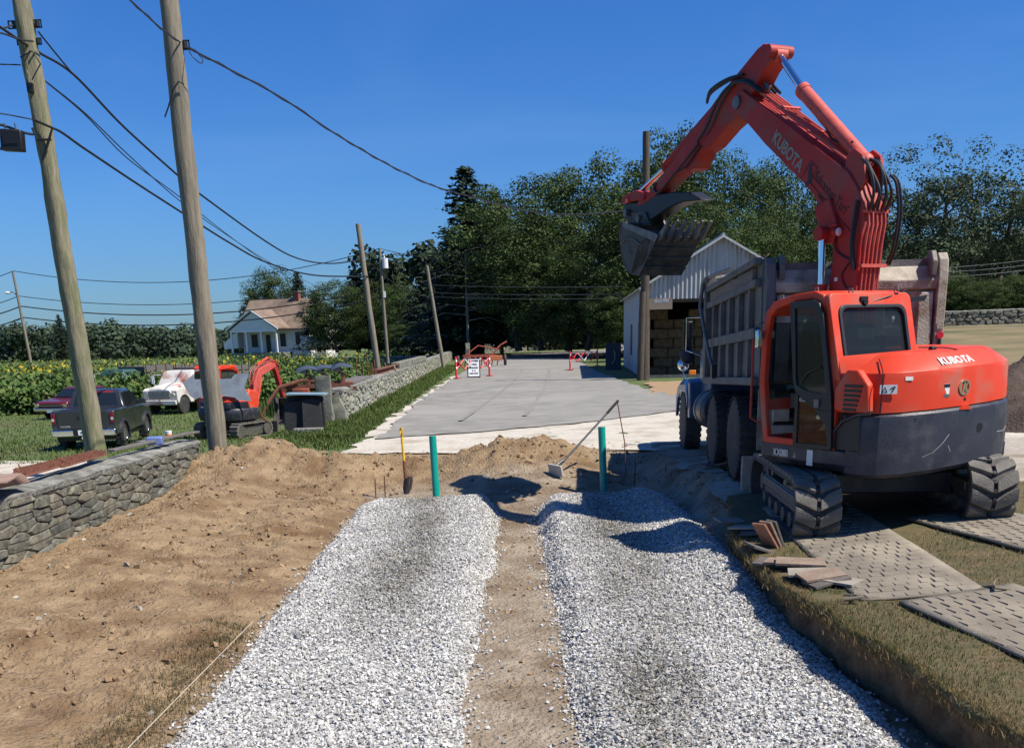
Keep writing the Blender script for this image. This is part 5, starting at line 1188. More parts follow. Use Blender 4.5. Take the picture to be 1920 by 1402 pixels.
MB().cyl((1.0, -1.23, 1.93), .04, .03, 'Y', 14).build('tail_lamp', M('red_lens', (.6, .01, .02), .2), TB); MB().bb(.96, 1.03, -1.23, -1.2, 2.0, 2.07).build('marker', m_gate, TB); MB().tube([(1.0, -1.22, 1.35), (1.0, -1.23, 1.88)], .02, 8).build('lamp_stalk', m_black, TB)
for u in (-.8, .8):
    MB().box((u, -1.14, 1.12), (.2, .05, .3)).build('lamp_panel', m_gate, TK, 30, .01)
MB().bb(-1.02, .9, -1.0, 3.1, 2.35, 2.42).build('load', m_dirt, TB)
MB().tube([(-1.12, 3.25, 3.02), (-1.18, 3.3, 2.94), (-1.22, 3.25, 2.6), (-1.20, 2.4, 1.9), (-1.18, 2.0, 1.62)], [.035, .035, .03, .026, .026], 8).tube([(-1.12, 3.25, 3.02), (-1.05, 2.6, 3.03), (-1.0, 1.6, 3.0)], .035, 8).build('tarp_arm', m_steel, TB)
MB().box((-1.17, 1.95, 1.58), (.08, .14, .2)).build('tarp_pivot', m_black, TB)
MB().tube([(-1.0, 3.3, 3.02), (0, 3.32, 3.04), (1.0, 3.3, 3.02)], .05, 8).build('tarp_roller', m_steel, TB)
# cab and nose
cbm = MB(); cbm.loft([[Vector((s*w, v, z)) for s, v in ((-1, 3.6), (-1, 4.95), (1, 4.95), (1, 3.6))] for z, w in ((1.15, .98), (1.9, .98), (2.62, .88), (2.68, .82))]); CAB = cbm.build('cab', m_blue, TK, 30, .03)
MB().prism([(4.0, 1.95), (4.8, 1.95), (4.75, 2.5), (4.0, 2.5)], -.985, -.93).build('side_window', GL, CAB); MB().bb(-.8, .8, 3.57, 3.62, 2.0, 2.5).build('rear_window', GL, CAB)
MB().loft([[Vector((s*w, v, z)) for s, w, z in ((-1, .62, 1.1), (-1, .58, 1.85), (-.7, .5, 1.95), (.7, .5, 1.95), (1, .58, 1.85), (1, .62, 1.1))] for v in (4.95, 6.7)]).build('hood', m_blue, TK, 30, .02)
for s in (-1, 1):
    f = MB(); f.loft([[Vector((s*u, v, z)) for u, z in ((.62, zt-.02), (1.14, zt-.06), (1.20, zt-.16), (1.20, zb), (1.14, zb), (1.12, zt-.2), (.62, zt-.12))] for v, zt, zb in ((4.95, 1.25, .95), (5.05, 1.42, 1.08), (5.25, 1.52, 1.22), (6.05, 1.52, 1.25), (6.5, 1.45, 1.1), (6.75, 1.25, .75))]); f.build('fender', m_blue, TK, 30, .01)
MB().bb(-1.18, -.66, 4.75, 5.0, .78, 1.42).build('step_box', m_blue, TK, 30, .03)
MB().bb(-.98, .98, 6.7, 6.9, .7, 1.0).build('front_bumper', m_chrome, TK, 30, .02); MB().bb(-.5, .5, 6.7, 6.74, 1.1, 1.8).build('grille', m_black, TK)
for s in (-1, 1): MB().cyl((s*.9, 6.78, 1.12), .1, .05, 'Y', 16).build('headlight', m_white, TK)
mr = MB().sphere((-1.12, 6.3, 1.72), .11, 12, (1, .7, 1)).build('convex_mirror', m_chrome, TK, 60); MB().tube([(-1.12, 6.3, 1.62), (-1.10, 6.2, 1.4)], .012, 6).tube([(-1.12, 6.35, 1.62), (-1.0, 6.5, 1.4)], .01, 6).build('mirror_stalk', m_chrome, mr)
MB().box((-.98, 6.0, 1.575), (.12, .08, .09)).build('marker_lamp', m_orlam, TK, 30, .01)
mr = MB().box((-1.22, 4.85, 2.22), (.16, .07, .46)).build('wing_mirror', m_black, TK, 30, .02); MB().sphere((-1.22, 4.85, 1.86), .13, 12, (1, .5, 1.05)).build('spot_mirror', m_dk, mr)
MB().box((-1.15, 4.81, 2.22), (.012, .02, .42)).build('mirror_edge', m_chrome, mr)
MB().tube([(-.95, 4.7, 2.5), (-1.25, 4.8, 2.5), (-1.25, 4.8, 1.95), (-.95, 4.75, 1.85)], .012, 6).build('mirror_frame', m_chrome, mr)

# ---------------------------------------------------------------- corrugated shed with hay
m_cor = M('galvanised_sheet', (.33, .345, .35), .45, .35, (.44, .455, .46), 1.5, 8, .1, 30, stretch=(3, 3, .4), col3=(.27, .275, .27), scale3=1)
m_shedw = M('white_boards', (.42, .44, .45), .7, 0, (.52, .54, .54), 2.5, 9, .2, 30, stretch=(5, 5, .5), col3=(.33, .34, .34), scale3=3)
SH = thing('shed', 'open fronted shed with white corrugated gable and hay stacked inside', 'shed', (6.72, 50, -.05), radians(-3.8))
def corrug(name, pts_top, pts_bot, mat, parent, pitch=.13, amp=.022, nrm=(0, -1, 0), n=None):
    """corrugated sheet between two polylines given as functions of t"""
    L = (Vector(pts_top(1))-Vector(pts_top(0))).length; k = int(L/pitch*4); vs = []; fs = []; N = Vector(nrm)
    for i in range(k+1):
        t = i/k; o = N*amp*sin(i*pi/2); vs.append(Vector(pts_top(t))+o); vs.append(Vector(pts_bot(t))+o)
    for i in range(k): fs.append((2*i, 2*i+1, 2*i+3, 2*i+2))
    mb = MB(); mb.add(vs, fs); o = mb.build(name, mat, parent, 60); return o
Wd, EV, RG, DP = 6.95, 4.25, 6.25, 21.0
def gz(t): return EV + (RG-EV)*(1-abs(2*t-1))
gab = corrug('gable_cladding', lambda t: (Wd*t, 0, gz(t)), lambda t: (Wd*t, 0, 3.6), m_cor, SH, .2, .03)
s_ = MB(); s_.bb(-.06, .0, .0, DP, 0, EV)
LW = s_.build('side_wall', m_shedw, SH)
for k in range(26): MB().bb(-.075, -.06, .02+k*.81, .05+k*.81, 0, EV-.05).build('batten', m_shedw, LW)
for y0, y1 in ((3.5, 4.6), (10.5, 12)): MB().bb(-.09, -.05, y0, y1, .9, 2.6).build('window_slot', m_black, LW)
MB().bb(Wd, Wd+.06, 0, DP, 0, EV).build('side_wall', m_shedw, SH); MB().bb(0, Wd, DP-.05, DP, 0, EV).build('back_wall', m_poledark, SH)
for sgn in (0, 1):
    tp = (lambda t: (Wd/2, -.25+t*(DP+.3), RG+.06)); bt = (lambda t: (-.32 if sgn == 0 else Wd+.32, -.25+t*(DP+.3), EV-.13))
    corrug('roof_sheet', tp, bt, m_cor, SH, .25, .025, nrm=(0, 0, 1))
MB().tube([(Wd/2, -.27, RG+.09), (Wd/2, DP, RG+.09)], .08, 8).build('ridge_cap', m_cor, SH)
MB().prism([(-.33, EV-.22), (Wd/2, RG-.03), (Wd+.33, EV-.22), (Wd+.33, EV-.12), (Wd/2, RG+.08), (-.33, EV-.12)], -.29, -.25, 'Y').build('barge_board', m_shedw, SH)
for x in (.0, 3.4, 6.8): MB().bb(x, x+.2, .02, .22, 0, 3.62).build('post', m_poledark, SH)
MB().bb(0, Wd, .05, .2, 3.45, 3.62).build('lintel', m_poledark, SH); MB().box((.62, -.04, 3.40), (1.2, .03, .5)).build('hanging_board', M('old_crate', (.25, .2, .15), .9), SH)
for i, (x, w, z) in enumerate(((.55, .35, 3.52), (.9, .3, 3.55), (4.6, .5, 3.5))): MB().box((x, -.05, z), (w, .02, .16), 0, 0, .1*i).build('torn_sheet_edge', m_cor, SH)
MB().bb(.0, 7, -.06, .06, .02, .16).build('sill_pipe', m_steel, SH)
m_hay = M('hay', (.10, .062, .034), .98, 0, (.20, .14, .08), 5, 9, .9, 25)
bale0 = MB().box((0, 0, .225), (.98, .5, .44)).mesh('hay_bale'); bale0.materials.append(m_hay)
for r in range(7):
    for c_ in range(6):
        if r == 6 and c_ in (1, 4): continue
        p = Matrix.Translation((6.72, 50, -.05)) @ Matrix.Rotation(radians(-3.8), 4, 'Z') @ Vector((.75+c_*1.0+(.3 if r % 2 else 0)+random.uniform(-.02, .02), 2.6+random.uniform(-.2, .2), .02+r*.45))
        b_ = link('hay_bale', bale0, None, None, .03, label='hay bale inside the open shed, %s row from the floor, %s from the left' % (('lowest', 'second', 'third', 'fourth', 'fifth', 'sixth', 'top')[r], ('first', 'second', 'third', 'fourth', 'fifth', 'sixth')[c_]), cat='hay bale', group='hay bales stacked inside the shed', loc=p, rot=(0, 0, radians(-3.8)+random.uniform(-.05, .05)))
# black chalk board on an A stand against the shed
p = G(1150, 693, -.05); AB = thing('sign_board', 'tall black A-frame board leaning beside the shed wall', 'sign', (p.x, p.y, -.05), radians(-8))
for s in (-1, 1): MB().box((0, s*.22, .78), (.92, .04, 1.6), 0, radians(14*s)).build('board' if s < 0 else 'back_board', m_black, AB)
MB().tube([(-.05, -.42, .35), (.1, -.36, .6), (.12, -.3, .9), (.05, -.24, 1.15)], .05, 6).build('chalk_figure', m_grey, AB)

# ---------------------------------------------------------------- white house
m_sid = M('white_siding', (.68, .70, .71), .6, 0, (.76, .77, .78), 1.5); m_rof = M('brown_shingles', (.175, .125, .09), .9, 0, (.26, .19, .14), 1.2, 9, .4, 12, col3=(.13, .09, .07), scale3=.5)
HO = thing('house', 'small white clapboard house with brown shingled roof and columned porch', 'house', (-38.9, 161, .9), radians(-20))
F0 = -2.6
h = MB(); h.bb(-2.5, 9.3, 2.2, 9, F0, 3.6); HW = h.build('wall', m_sid, HO)
h = MB(); h.prism([(2.2, 3.6), (5.6, 7.2), (9, 3.6)], 9.0, 9.28).prism([(2.2, 3.6), (5.6, 7.2), (9, 3.6)], -2.5, -2.3).build('gable_wall', m_sid, HO)
for k in range(16):
    z = .2+k*.22; MB().bb(-2.5, 9.32, 2.165, 2.2, z, z+.03).build('clapboard', m_sid, HW)
RF = MB().prism([(1.5, 2.95), (5.6, 7.35), (9.7, 2.95), (9.7, 3.12), (5.6, 7.55), (1.5, 3.12)], -2.9, 9.7).build('roof', m_rof, HO)
MB().bb(5.2, 6.1, 5.2, 6.0, 6.6, 8.5).build('chimney', M('brick_red', (.2, .07, .05), .9), RF); MB().bb(5.1, 6.2, 5.1, 6.1, 8.5, 8.65).build('chimney_cap', m_stonecap, RF)
for x in (1.0, 6.8): MB().prism([(3.0, 4.95), (3.6, 5.55), (3.6, 5.35)], x, x+1.1).build('roof_vent', m_black, RF)
MB().prism([(1.5, 2.95), (5.6, 7.35), (9.7, 2.95), (9.7, 2.75), (5.6, 7.1), (1.5, 2.75)], 9.6, 9.75).build('barge_board', m_white, RF)
# porch gable
PR = MB().prism([(-2.6, 3.1), (1.9, 5.75), (6.4, 3.1), (6.4, 3.28), (1.9, 5.98), (-2.6, 3.28)], -1.8, 4.6, 'Y').build('porch_roof', m_rof, HO)
MB().prism([(-2.6, 3.0), (1.9, 5.68), (6.4, 3.0), (6.4, 3.2), (1.9, 5.92), (-2.6, 3.2)], -1.95, -1.75, 'Y').build('barge_board', m_white, PR)
pg = MB().prism([(-2.2, 3.0), (1.9, 5.5), (6.0, 3.0)], -1.55, -1.4, 'Y').build('porch_gable', m_sid, HO)
for k in range(9):
    z = 3.12+k*.25; hw = (5.5-z)/2.5*4.05; MB().bb(1.9-hw, 1.9+hw, -1.585, -1.55, z, z+.03).build('clapboard', m_sid, pg)
MB().bb(-2.2, 6.0, -1.6, -1.35, 2.72, 3.0).build('porch_beam', m_white, HO)
for x in (-2.0, .6, 3.2, 5.8): MB().bb(x-.13, x+.13, -1.58, -1.36, -.3, 2.72).build('column', m_white, HO)
MB().bb(-2.3, 6.1, -1.8, 2.2, -2.6, -.3).build('porch_floor', m_stonecap, HO); MB().prism([(-2.6, .5), (-2.6, 2.9), (-5.2, 1.2), (-5.2, .3)], 1, 4, 'Y').build('side_porch_roof', m_white, HO)
for x0, x1, z0, z1, nm in ((-.9, .2, .5, 2.4, 'window'), (1.7, 2.5, -.3, 2.3, 'door'), (4.2, 5.2, .5, 2.4, 'window'), (6.9, 7.7, .7, 2.6, 'window')):
    f = MB().bb(x0-.1, x1+.1, 2.12, 2.19, z0-.1, z1+.1).build(nm, m_white, HW); MB().bb(x0, x1, 2.09, 2.12, z0, z1).build('pane', m_black, f)
# right wing bay with its own gable
MB().bb(9.3, 11.2, 3.6, 7.4, F0, 3.3).build('wing_wall', m_sid, HO); MB().prism([(3.2, 3.2), (5.5, 6.0), (7.8, 3.2), (7.8, 3.35), (5.5, 6.2), (3.2, 3.35)], 9.3, 11.6).build('wing_roof', m_rof, HO)
MB().prism([(3.5, 3.3), (5.5, 5.85), (7.5, 3.3)], 11.2, 11.3).build('wing_gable', m_sid, HO)
for x0, x1 in ((9.5, 10.1), (10.3, 10.9)):
    f = MB().bb(x0, x1, 3.53, 3.59, .5, 2.6).build('window', m_white, HO); MB().bb(x0+.08, x1-.08, 3.50, 3.53, .6, 2.5).build('pane', m_black, f)


hydr = crown_mesh('hydrangea', [((0, 0, .6), 1.2, .8), ((1.4, .2, .5), 1.0, .8), ((-1.2, .3, .3), .9, .8)], 400, .16, [(.06, .1, .03), (.6, .6, .55), (.7, .7, .66)])
q = atY(588, 642, 150); link('flower_bush', hydr, m_leaf, None, label='pale flowering bush in front of the right end of the house', cat='bush', loc=(q.x, 150, q.z-.6))
# lean-to by the trees
q = G(905, 650, -.2); LT = thing('lean_to', 'tiny dark open lean-to hut at the end of the stone wall', 'hut', (q.x, 128, -.2))
MB().bb(-2.4, 2.6, 1.5, 1.7, 0, 2.4).build('back_wall', m_black, LT); MB().prism([(-.6, 3.0), (2.2, 2.5), (2.2, 2.35), (-.6, 2.85)], -3.0, 3.0).build('roof', m_stonecap, LT)
for x in (-2.4, .1, 2.5): MB().bb(x-.1, x+.1, -.4, -.2, 0, 2.9).build('post', m_pole, LT)
q = G(962, 643, .6); MB().sphere((0, 0, .5), .38, 10, (.75, .6, 1.7)).sphere((0, 0, 1.15), .2, 8).build('garden_statue', m_white, None, 60, 0, label='small white statue standing behind the far stone wall', cat='statue', loc=(atY(962, 645, 150).x, 152, .9))
# ---------------------------------------------------------------- left lawn: parked vehicles
def GB(px, py):
    """where a view line meets the undisturbed ground"""
    z = -1.0
    for _ in range(12):
        p = G(px, py, z); z = base_z(p.x, p.y)
    return Vector((p.x, p.y, z))
def arch_poly(v0, v1, z0, z1top, axles, r, extra_top):
    """side outline with wheel arches cut from the bottom edge; extra_top = list of (v, z) from front to back"""
    pts = [(v0, z0)]
    for a in axles:
        for k in range(9):
            t = pi - pi*k/8; pts.append((a+r*cos(t), max(z0, z0-.12+r*sin(t))))
    pts.append((v1, z0)); return pts + extra_top
def mono(name, col, rough=.4, metal=0, **k): return M(name, col, rough, metal, tuple(c*1.25 for c in col), 3, 6, **k)
m_char = mono('charcoal_car_paint', (.022, .024, .027), .28, coat=.5); m_glassd = M('dark_car_glass', (.012, .016, .018), .06, spec=.8)
m_maroon = mono('maroon_car_paint', (.10, .012, .014), .3, coat=.4); m_alloy = M('alloy_wheel', (.5, .5, .5), .25, .9)
m_vint = M('peeling_white_truck_paint', (.58, .55, .50), .6, 0, (.66, .62, .56), 2, 8, .1, 30, col3=(.26, .055, .03), scale3=1.2)
m_grn = mono('dull_green_truck_paint', (.03, .075, .06), .5); m_stake = M('grey_stake_boards', (.10, .09, .08), .9, 0, (.17, .155, .14), 3, 8, .5, 20, stretch=(.6, 4, 4))
m_redlens = MATS['red_lens']
def pane(root, pts, name='window', mat=None, th=.012):
    """flat pane through 4 points, given thickness"""
    P = [Vector(p) for p in pts]; n = (P[1]-P[0]).cross(P[2]-P[0]).normalized()*th; k = len(P)
    return MB().add(P+[p+n for p in P], [tuple(range(k-1, -1, -1)), tuple(range(k, 2*k))]+[(i, (i+1) % k, k+(i+1) % k, k+i) for i in range(k)]).build(name, mat or m_glassd, root, 30)
def carwheels(root, axles, w, r, wd, rim, holes=5):
    for a in axles:
        for s in (-1, 1): wheel(root, (s*w, a, r), r, wd, s, holes, rim=rim, rr=.6)
# charcoal pickup
pr, pf = GB(231, 837), GB(302, 819); hd_ = atan2(-(pf.x-pr.x), pf.y-pr.y)
PK = thing('pickup_truck', 'charcoal double-cab pickup parked on the grass behind the mossy pole', 'pickup truck', (pr.x-.80*cos(hd_), pr.y-.8*sin(hd_), pr.z), hd_)
top = [(4.15, .62), (4.15, .80), (3.95, 1.02), (2.75, 1.16), (.72, 1.16), (.62, 1.20), (-1.0, 1.22), (-1.12, 1.18), (-1.15, .52)]
bd = MB().prism(arch_poly(-1.1, 4.1, .46, 0, (0, 3.23), .47, top), -.92, .92).build('body', m_char, PK, 30, .03)
MB().bb(-.70, .70, -1.0, .45, 1.10, 1.235).build('bed_opening', m_black, bd)
for s in (-1, 1):
    for a in (0, 3.23): MB().ring([(a+.53*cos(t), .36+.53*sin(t)) for t in np.linspace(-.25, pi+.25, 15)], [(a+.45*cos(t), .36+.45*sin(t)) for t in np.linspace(-.25, pi+.25, 15)], s*.90, s*.975).build('wheel_flare', m_dk, bd)
gh = MB().loft([[Vector((s*w, v, z)) for s, v in ((-1, v0), (-1, v1), (1, v1), (1, v0))] for z, v0, v1, w in ((1.14, .52, 3.05, .88), (1.25, .55, 2.85, .86), (1.66, .80, 2.15, .72), (1.73, .95, 1.95, .66))]).build('cab', m_char, PK, 30, .04)
pane(gh, [(-.68, .565, 1.26), (.68, .565, 1.26), (.60, .76, 1.62), (-.60, .76, 1.62)], 'rear_window')
for s in (-1, 1):
    for v0, v1, b0, b1 in ((.80, 1.50, .95, 1.50), (1.58, 2.66, 1.58, 2.12)):
        q = [(s*.872, v0, 1.25), (s*.872, v1, 1.25), (s*.735, b1, 1.63), (s*.735, b0, 1.63)]; pane(gh, q if s > 0 else q[::-1], 'side_window')
    MB().box((s*1.02, 2.55, 1.28), (.2, .1, .17)).build('wing_mirror', m_char, PK, 30, .03)
    for v in (1.15, 2.0): MB().box((s*.925, v, 1.05), (.02, .14, .03)).build('door_handle', m_char, bd)
    MB().box((s*.85, -1.14, .98), (.12, .04, .30)).build('tail_lamp', M('smoked_red_lens', (.16, .01, .015), .2), PK, 30, .015); MB().box((s*.86, -1.155, .96), (.07, .03, .08)).build('reverse_lens', m_silver, PK)
    for a in (-.50, 2.72): MB().box((s*.84, a, .30), (.22, .015, .36), 0, .15).build('mud_flap', m_dk, PK)
    for v in (1.52,): MB().bb(s*.921-.004, s*.921+.004, v-.006, v+.006, .55, 1.14).build('door_seam', m_black, bd)
MB().bb(-.5, .5, .80, .9, 1.64, 1.69).build('brake_lamp', m_redlens, gh)
MB().bb(-.74, .74, -1.165, -1.135, .68, 1.20).build('tail_gate', m_char, PK, 30, .02); MB().box((.0, -1.175, 1.02), (.28, .02, .08)).build('gate_handle', m_black, PK)
bp = MB(); bp.loft([[Vector((s*w, v, z)) for s, w, v in ((-1, .95, -1.08), (-1, .93, -1.26), (1, .93, -1.26), (1, .95, -1.08))] for z in (.46, .66)]); b_ = bp.build('rear_bumper', m_chrome, PK, 30, .03); MB().bb(-.3, .3, -1.275, -1.255, .48, .67).build('bumper_recess', m_black, b_)
MB().bb(-.15, .15, -1.285, -1.275, .50, .65).build('licence_plate', m_white, b_); MB().bb(-.08, .08, -1.29, -1.285, .55, .6).build('plate_print', m_blue, b_)
MB().box((0, -1.3, .42), (.07, .2, .07)).sphere((0, -1.38, .48), .035, 8).build('tow_hitch', m_chrome, PK)
MB().bb(-.85, .85, -1.0, 4.0, .32, .50).build('underbody', m_black, PK); carwheels(PK, (0, 3.23), .80, .38, .25, m_alloy, 6)
MB().bb(-.80, .80, 4.1, 4.18, .5, .75).build('front_bumper', m_char, PK, 30, .02); text_on(PK, 'TACOMA', .07, (-.52, -1.168, .75), (1, 0, 0), (0, -1, 0), m_silver, depth=.002)

def old_truck(root, paint, cabw=.95, hood=True, stake=True, blen=3.8, bmat=None):
    """1960s farm truck facing +v, front axle at v=0"""
    b = MB(); b.loft([[Vector((s*w, v, z)) for s, v in ((-1, v0), (-1, v1), (1, v1), (1, v0))] for z, v0, v1, w in ((.62, -2.15, -.75, .98), (1.42, -2.2, -.72, .98), (1.98, -2.05, -1.05, .84), (2.06, -1.95, -1.15, .74))]); cb = b.build('cab', paint, root, 30, .04)
    pane(cb, [(.78, -.755, 1.45), (-.78, -.755, 1.45), (-.70, -1.03, 1.92), (.70, -1.03, 1.92)], 'windscreen')
    for s in (-1, 1):
        q = [(s*.985, -1.85, 1.42), (s*.985, -.95, 1.42), (s*.865, -1.15, 1.90), (s*.865, -1.8, 1.90)]; pane(cb, q if s > 0 else q[::-1], 'side_window')
        MB().tube([(s*.95, -.8, 1.2), (s*1.3, -.75, 1.45), (s*1.3, -.75, 1.85), (s*.9, -.9, 1.85)], .015, 6).box((s*1.3, -.76, 1.62), (.2, .03, .36)).build('wing_mirror', m_white, root)
        f = MB().prism(arch_poly(-.8, .55, .55, 0, (0,), .5, [(.62, .75), (.62, 1.15), (.4, 1.26), (-.8, 1.30)]), s*.98, s*.62).build('fender', paint, root, 30, .03)
        if hood: hl = MB().ring([(s*.72+.15*cos(t), .95+.09*sin(t)) for t in np.linspace(0, 2*pi, 17)[:-1]], [(s*.72+.12*cos(t), .95+.07*sin(t)) for t in np.linspace(0, 2*pi, 17)[:-1]], .62, .68, 'Y').build('headlamp_bezel', paint, root); MB().cyl((s*.66, .63, .95), .06, .05, 'Y', 14).build('headlamp', m_chrome, hl); MB().cyl((s*.78, .63, .95), .06, .05, 'Y', 14).build('headlamp', m_chrome, hl)
    b = MB(); b.loft([[Vector((u, v, z)) for u, z in ((-.66, .7), (-.66, zt-.12), (-.55, zt-.02), (0, zt+.03), (.55, zt-.02), (.66, zt-.12), (.66, .7))] for v, zt in ((-.75, 1.48), (.1, 1.40), (.58, 1.28), (.66, 1.2))]); b.build('hood', paint, root, 30, .02)
    g = MB().bb(-.60, .60, .64, .68, .78, 1.10).build('grille', m_black, root)
    for z in (.85, .94, 1.03): MB().bb(-.6, .6, .68, .70, z-.015, z+.015).build('grille_bar', paint, g)
    MB().bb(-.98, .98, .68, .80, .48, .70).build('front_bumper', paint, root, 30, .03); MB().bb(-.45, .45, -5.9, .5, .42, .62).build('chassis', m_black, root)
    wheel(root, (-.84, 0, .42), .42, .2, -1, 6, rim=m_white, rr=.6); wheel(root, (.84, 0, .42), .42, .2, 1, 6, rim=m_white, rr=.6)
    for s in (-1, 1): wheel(root, (s*.84, -3.9, .42), .42, .3, s, 6, rr=.6)
    if stake:
        fl = MB().bb(-1.1, 1.1, -2.35-blen, -2.35, .85, .95).build('flatbed', bmat or m_stake, root)
        for z in (1.15, 1.45, 1.75, 2.05):
            for s in (-1, 1): MB().bb(s*1.08-.02, s*1.08+.02, -2.35-blen, -2.35, z-.12, z+.12).build('stake_board', m_stake, root)
            MB().bb(-1.08, 1.08, -2.37, -2.33, z-.12, z+.12).build('stake_board', m_stake, root)
        for v in np.linspace(-2.45, -2.25-blen, 6):
            for s in (-1, 1): MB().bb(s*1.13-.03, s*1.13+.03, v-.04, v+.04, .85, 2.3).build('stake', m_stake, root)
q = GB(345, 776); WT = thing('farm_truck', 'white vintage farm truck with rust-stained hood and grey stake body', 'truck', (q.x-.82, q.y+.35, q.z), radians(163)); old_truck(WT, m_vint)
q = atY(193, 730, 58); GT_ = thing('farm_truck', 'dull green farm truck with stake body behind the charcoal pickup', 'truck', (q.x, 57.5, base_z(q.x, 57)), radians(150)); old_truck(GT_, m_grn, hood=False)
# maroon pickup
q = GB(92, 787); RC = thing('car', 'maroon older car with chrome bumper beside the sunflower field', 'car', (q.x+.4, q.y+.75, q.z), radians(166))
top = [(.85, .45), (.85, .66), (.70, .84), (-.55, .96), (-3.2, .98), (-3.9, .95), (-3.95, .45)]
bd = MB().prism(arch_poly(-3.9, .8, .32, 0, (-2.7, 0), .38, top), -.86, .86).build('body', m_maroon, RC, 30, .05)
gh = MB().loft([[Vector((s*w, v, z)) for s, v in ((-1, v0), (-1, v1), (1, v1), (1, v0))] for z, v0, v1, w in ((.95, -3.0, -.5, .8), (1.38, -2.6, -1.15, .64), (1.43, -2.4, -1.3, .58))]).build('cabin', m_maroon, RC, 30, .04)
pane(gh, [(.72, -.53, .99), (-.72, -.53, .99), (-.60, -1.08, 1.36), (.60, -1.08, 1.36)], 'windscreen')
for s in (-1, 1):
    q_ = [(s*.80, -2.8, .99), (s*.80, -.8, .99), (s*.665, -1.2, 1.34), (s*.665, -2.5, 1.34)]; pane(gh, q_ if s > 0 else q_[::-1], 'side_window')
    MB().bb(s*.78-.13, s*.78+.07, .84, .88, .60, .74).build('headlamp', m_chrome, RC); MB().box((s*.92, -.75, 1.0), (.15, .08, .12)).build('wing_mirror', m_maroon, RC, 30, .02)
MB().bb(-.6, .6, .84, .875, .60, .74).build('grille', m_black, RC); MB().bb(-.6, .6, .875, .885, .655, .675).build('grille_bar', m_chrome, RC)
b_ = MB().bb(-.88, .88, .84, .96, .40, .55).build('front_bumper', m_chrome, RC, 30, .03); MB().bb(-.15, .15, .965, .975, .34, .46).build('licence_plate', m_white, b_); carwheels(RC, (0, -2.7), .76, .31, .2, m_steel)
# black crate with white letters by the pickup
q = atY(140, 762, 42); BS = thing('black_bin', 'black bin with large white letters between maroon car and charcoal pickup', 'bin', (q.x, 44, base_z(q.x, 44)))
MB().bb(-.45, .45, -.4, .4, 0, 1.45).build('case', m_black, BS, 30, .05); text_on(BS, 'BS', .46, (-.08, -.42, 1.15), (1, 0, 0), (0, -1, 0), m_white, bold=.02, depth=.01)

# ---------------------------------------------------------------- small excavator
q = GB(432, 822); SE = thing('mini_excavator', 'small orange excavator with dark rounded counterweight parked on the lawn', 'excavator', (q.x, q.y+.55, q.z), radians(-24))
for s in (-1, 1):
    K = 36; hs_ = .72; R_ = .27
    def st(i, r):
        s_ = (i/K)*(4*hs_+2*pi*R_); 
        if s_ < 2*hs_: return (-hs_+s_, R_+r)
        s_ -= 2*hs_
        if s_ < pi*R_: a = s_/R_; return (hs_+r*sin(a), R_+r*cos(a))
        s_ -= pi*R_
        if s_ < 2*hs_: return (hs_-s_, R_-r)
        a = (s_-2*hs_)/R_; return (-hs_-r*sin(a), R_-r*cos(a))
    t_ = MB().ring([st(i, R_) for i in range(K)], [st(i, R_-.05) for i in range(K)], s*.78-.17, s*.78+.17).build('track', m_trackrub, SE, 30)
    g = MB()
    for i in range(K): v, z = st(i, R_+.01); v2, z2 = st(i+.01, R_+.01); g.box((s*.78, v, z), (.33, .06, .035), 0, atan2(z2-z, v2-v))
    g.build('grousers', m_trackrub, t_)
    MB().bb(s*.78-.08, s*.78+.08, -.7, .7, .12, .42).cyl((s*.78, -.72, R_), .2, .3, 'X', 16).cyl((s*.78, .72, R_), .2, .3, 'X', 16).build('track_frame', m_steel, t_)
MB().cyl((0, 0, .6), .45, .25, 'Z', 20).bb(-.6, .6, -.4, .4, .25, .5).build('turntable', m_black, SE)
MB().prism([(1.25, .08), (1.32, .08), (1.35, .42), (1.28, .46)], -.95, .95).build('dozer_blade', m_steel, SE)
A2 = [(-.95, .35), (-.97, -.35), (-.90, -.72), (-.62, -.95), (0, -1.06), (.62, -.95), (.90, -.72), (.97, -.35), (.95, .35)]
def lvl(L): return [[Vector((u*k, v*k, z)) for u, v in A2] for z, k in L]
cw2 = MB().loft(lvl([(.58, .80), (.64, .96), (.85, 1.0), (.98, 1.0), (1.03, .97)])).build('counterweight', m_dk, SE, 35)
gl2 = MB().loft(lvl([(1.03, .955), (1.22, .95), (1.26, .93)])).build('rear_cover', m_black, SE, 35); MB().loft(lvl([(1.26, .94), (1.40, .90), (1.46, .75)])).build('hood', m_or, SE, 35)
MB().box((.62, -.93, 1.13), (.16, .05, .18), radians(28)).build('grille', m_dk, SE, 30, .02); MB().box((-.42, -1.02, 1.10), (.1, .03, .05)).build('sticker', m_sticker, SE); MB().box((.2, -1.06, .78), (.34, .06, .10)).build('tow_pocket', m_black, SE, 30, .03)
MB().prism([(-.2, .95), (.3, .95), (.42, 1.2), (.25, 1.6), (-.1, 1.66), (-.3, 1.4)], .55, .93).build('side_hood', m_or, SE, 30, .05)
CP = [(.50, .95), (.55, 1.5), (.45, 2.25), (.25, 2.42), (-.45, 2.44), (-.60, 2.36), (-.66, 1.9), (-.66, .95)]; CI = [(.42, 1.02), (.47, 1.5), (.38, 2.2), (.22, 2.30), (-.40, 2.32), (-.50, 2.26), (-.56, 1.9), (-.56, 1.02)]
c_ = MB().ring(CP, CI, -.95, -.87).ring(CP, CI, .02, .10); c_.prism([(.45, 2.25), (.28, 2.46), (-.45, 2.48), (-.62, 2.38), (-.60, 2.32), (.25, 2.36), (.40, 2.2)], -.97, .12).bb(-.87, .02, -.66, -.60, .95, 1.62).box((-.42, -.63, 2.3), (.9, .07, .16)); c_ = c_.build('cab', m_or, SE, 30, .02)
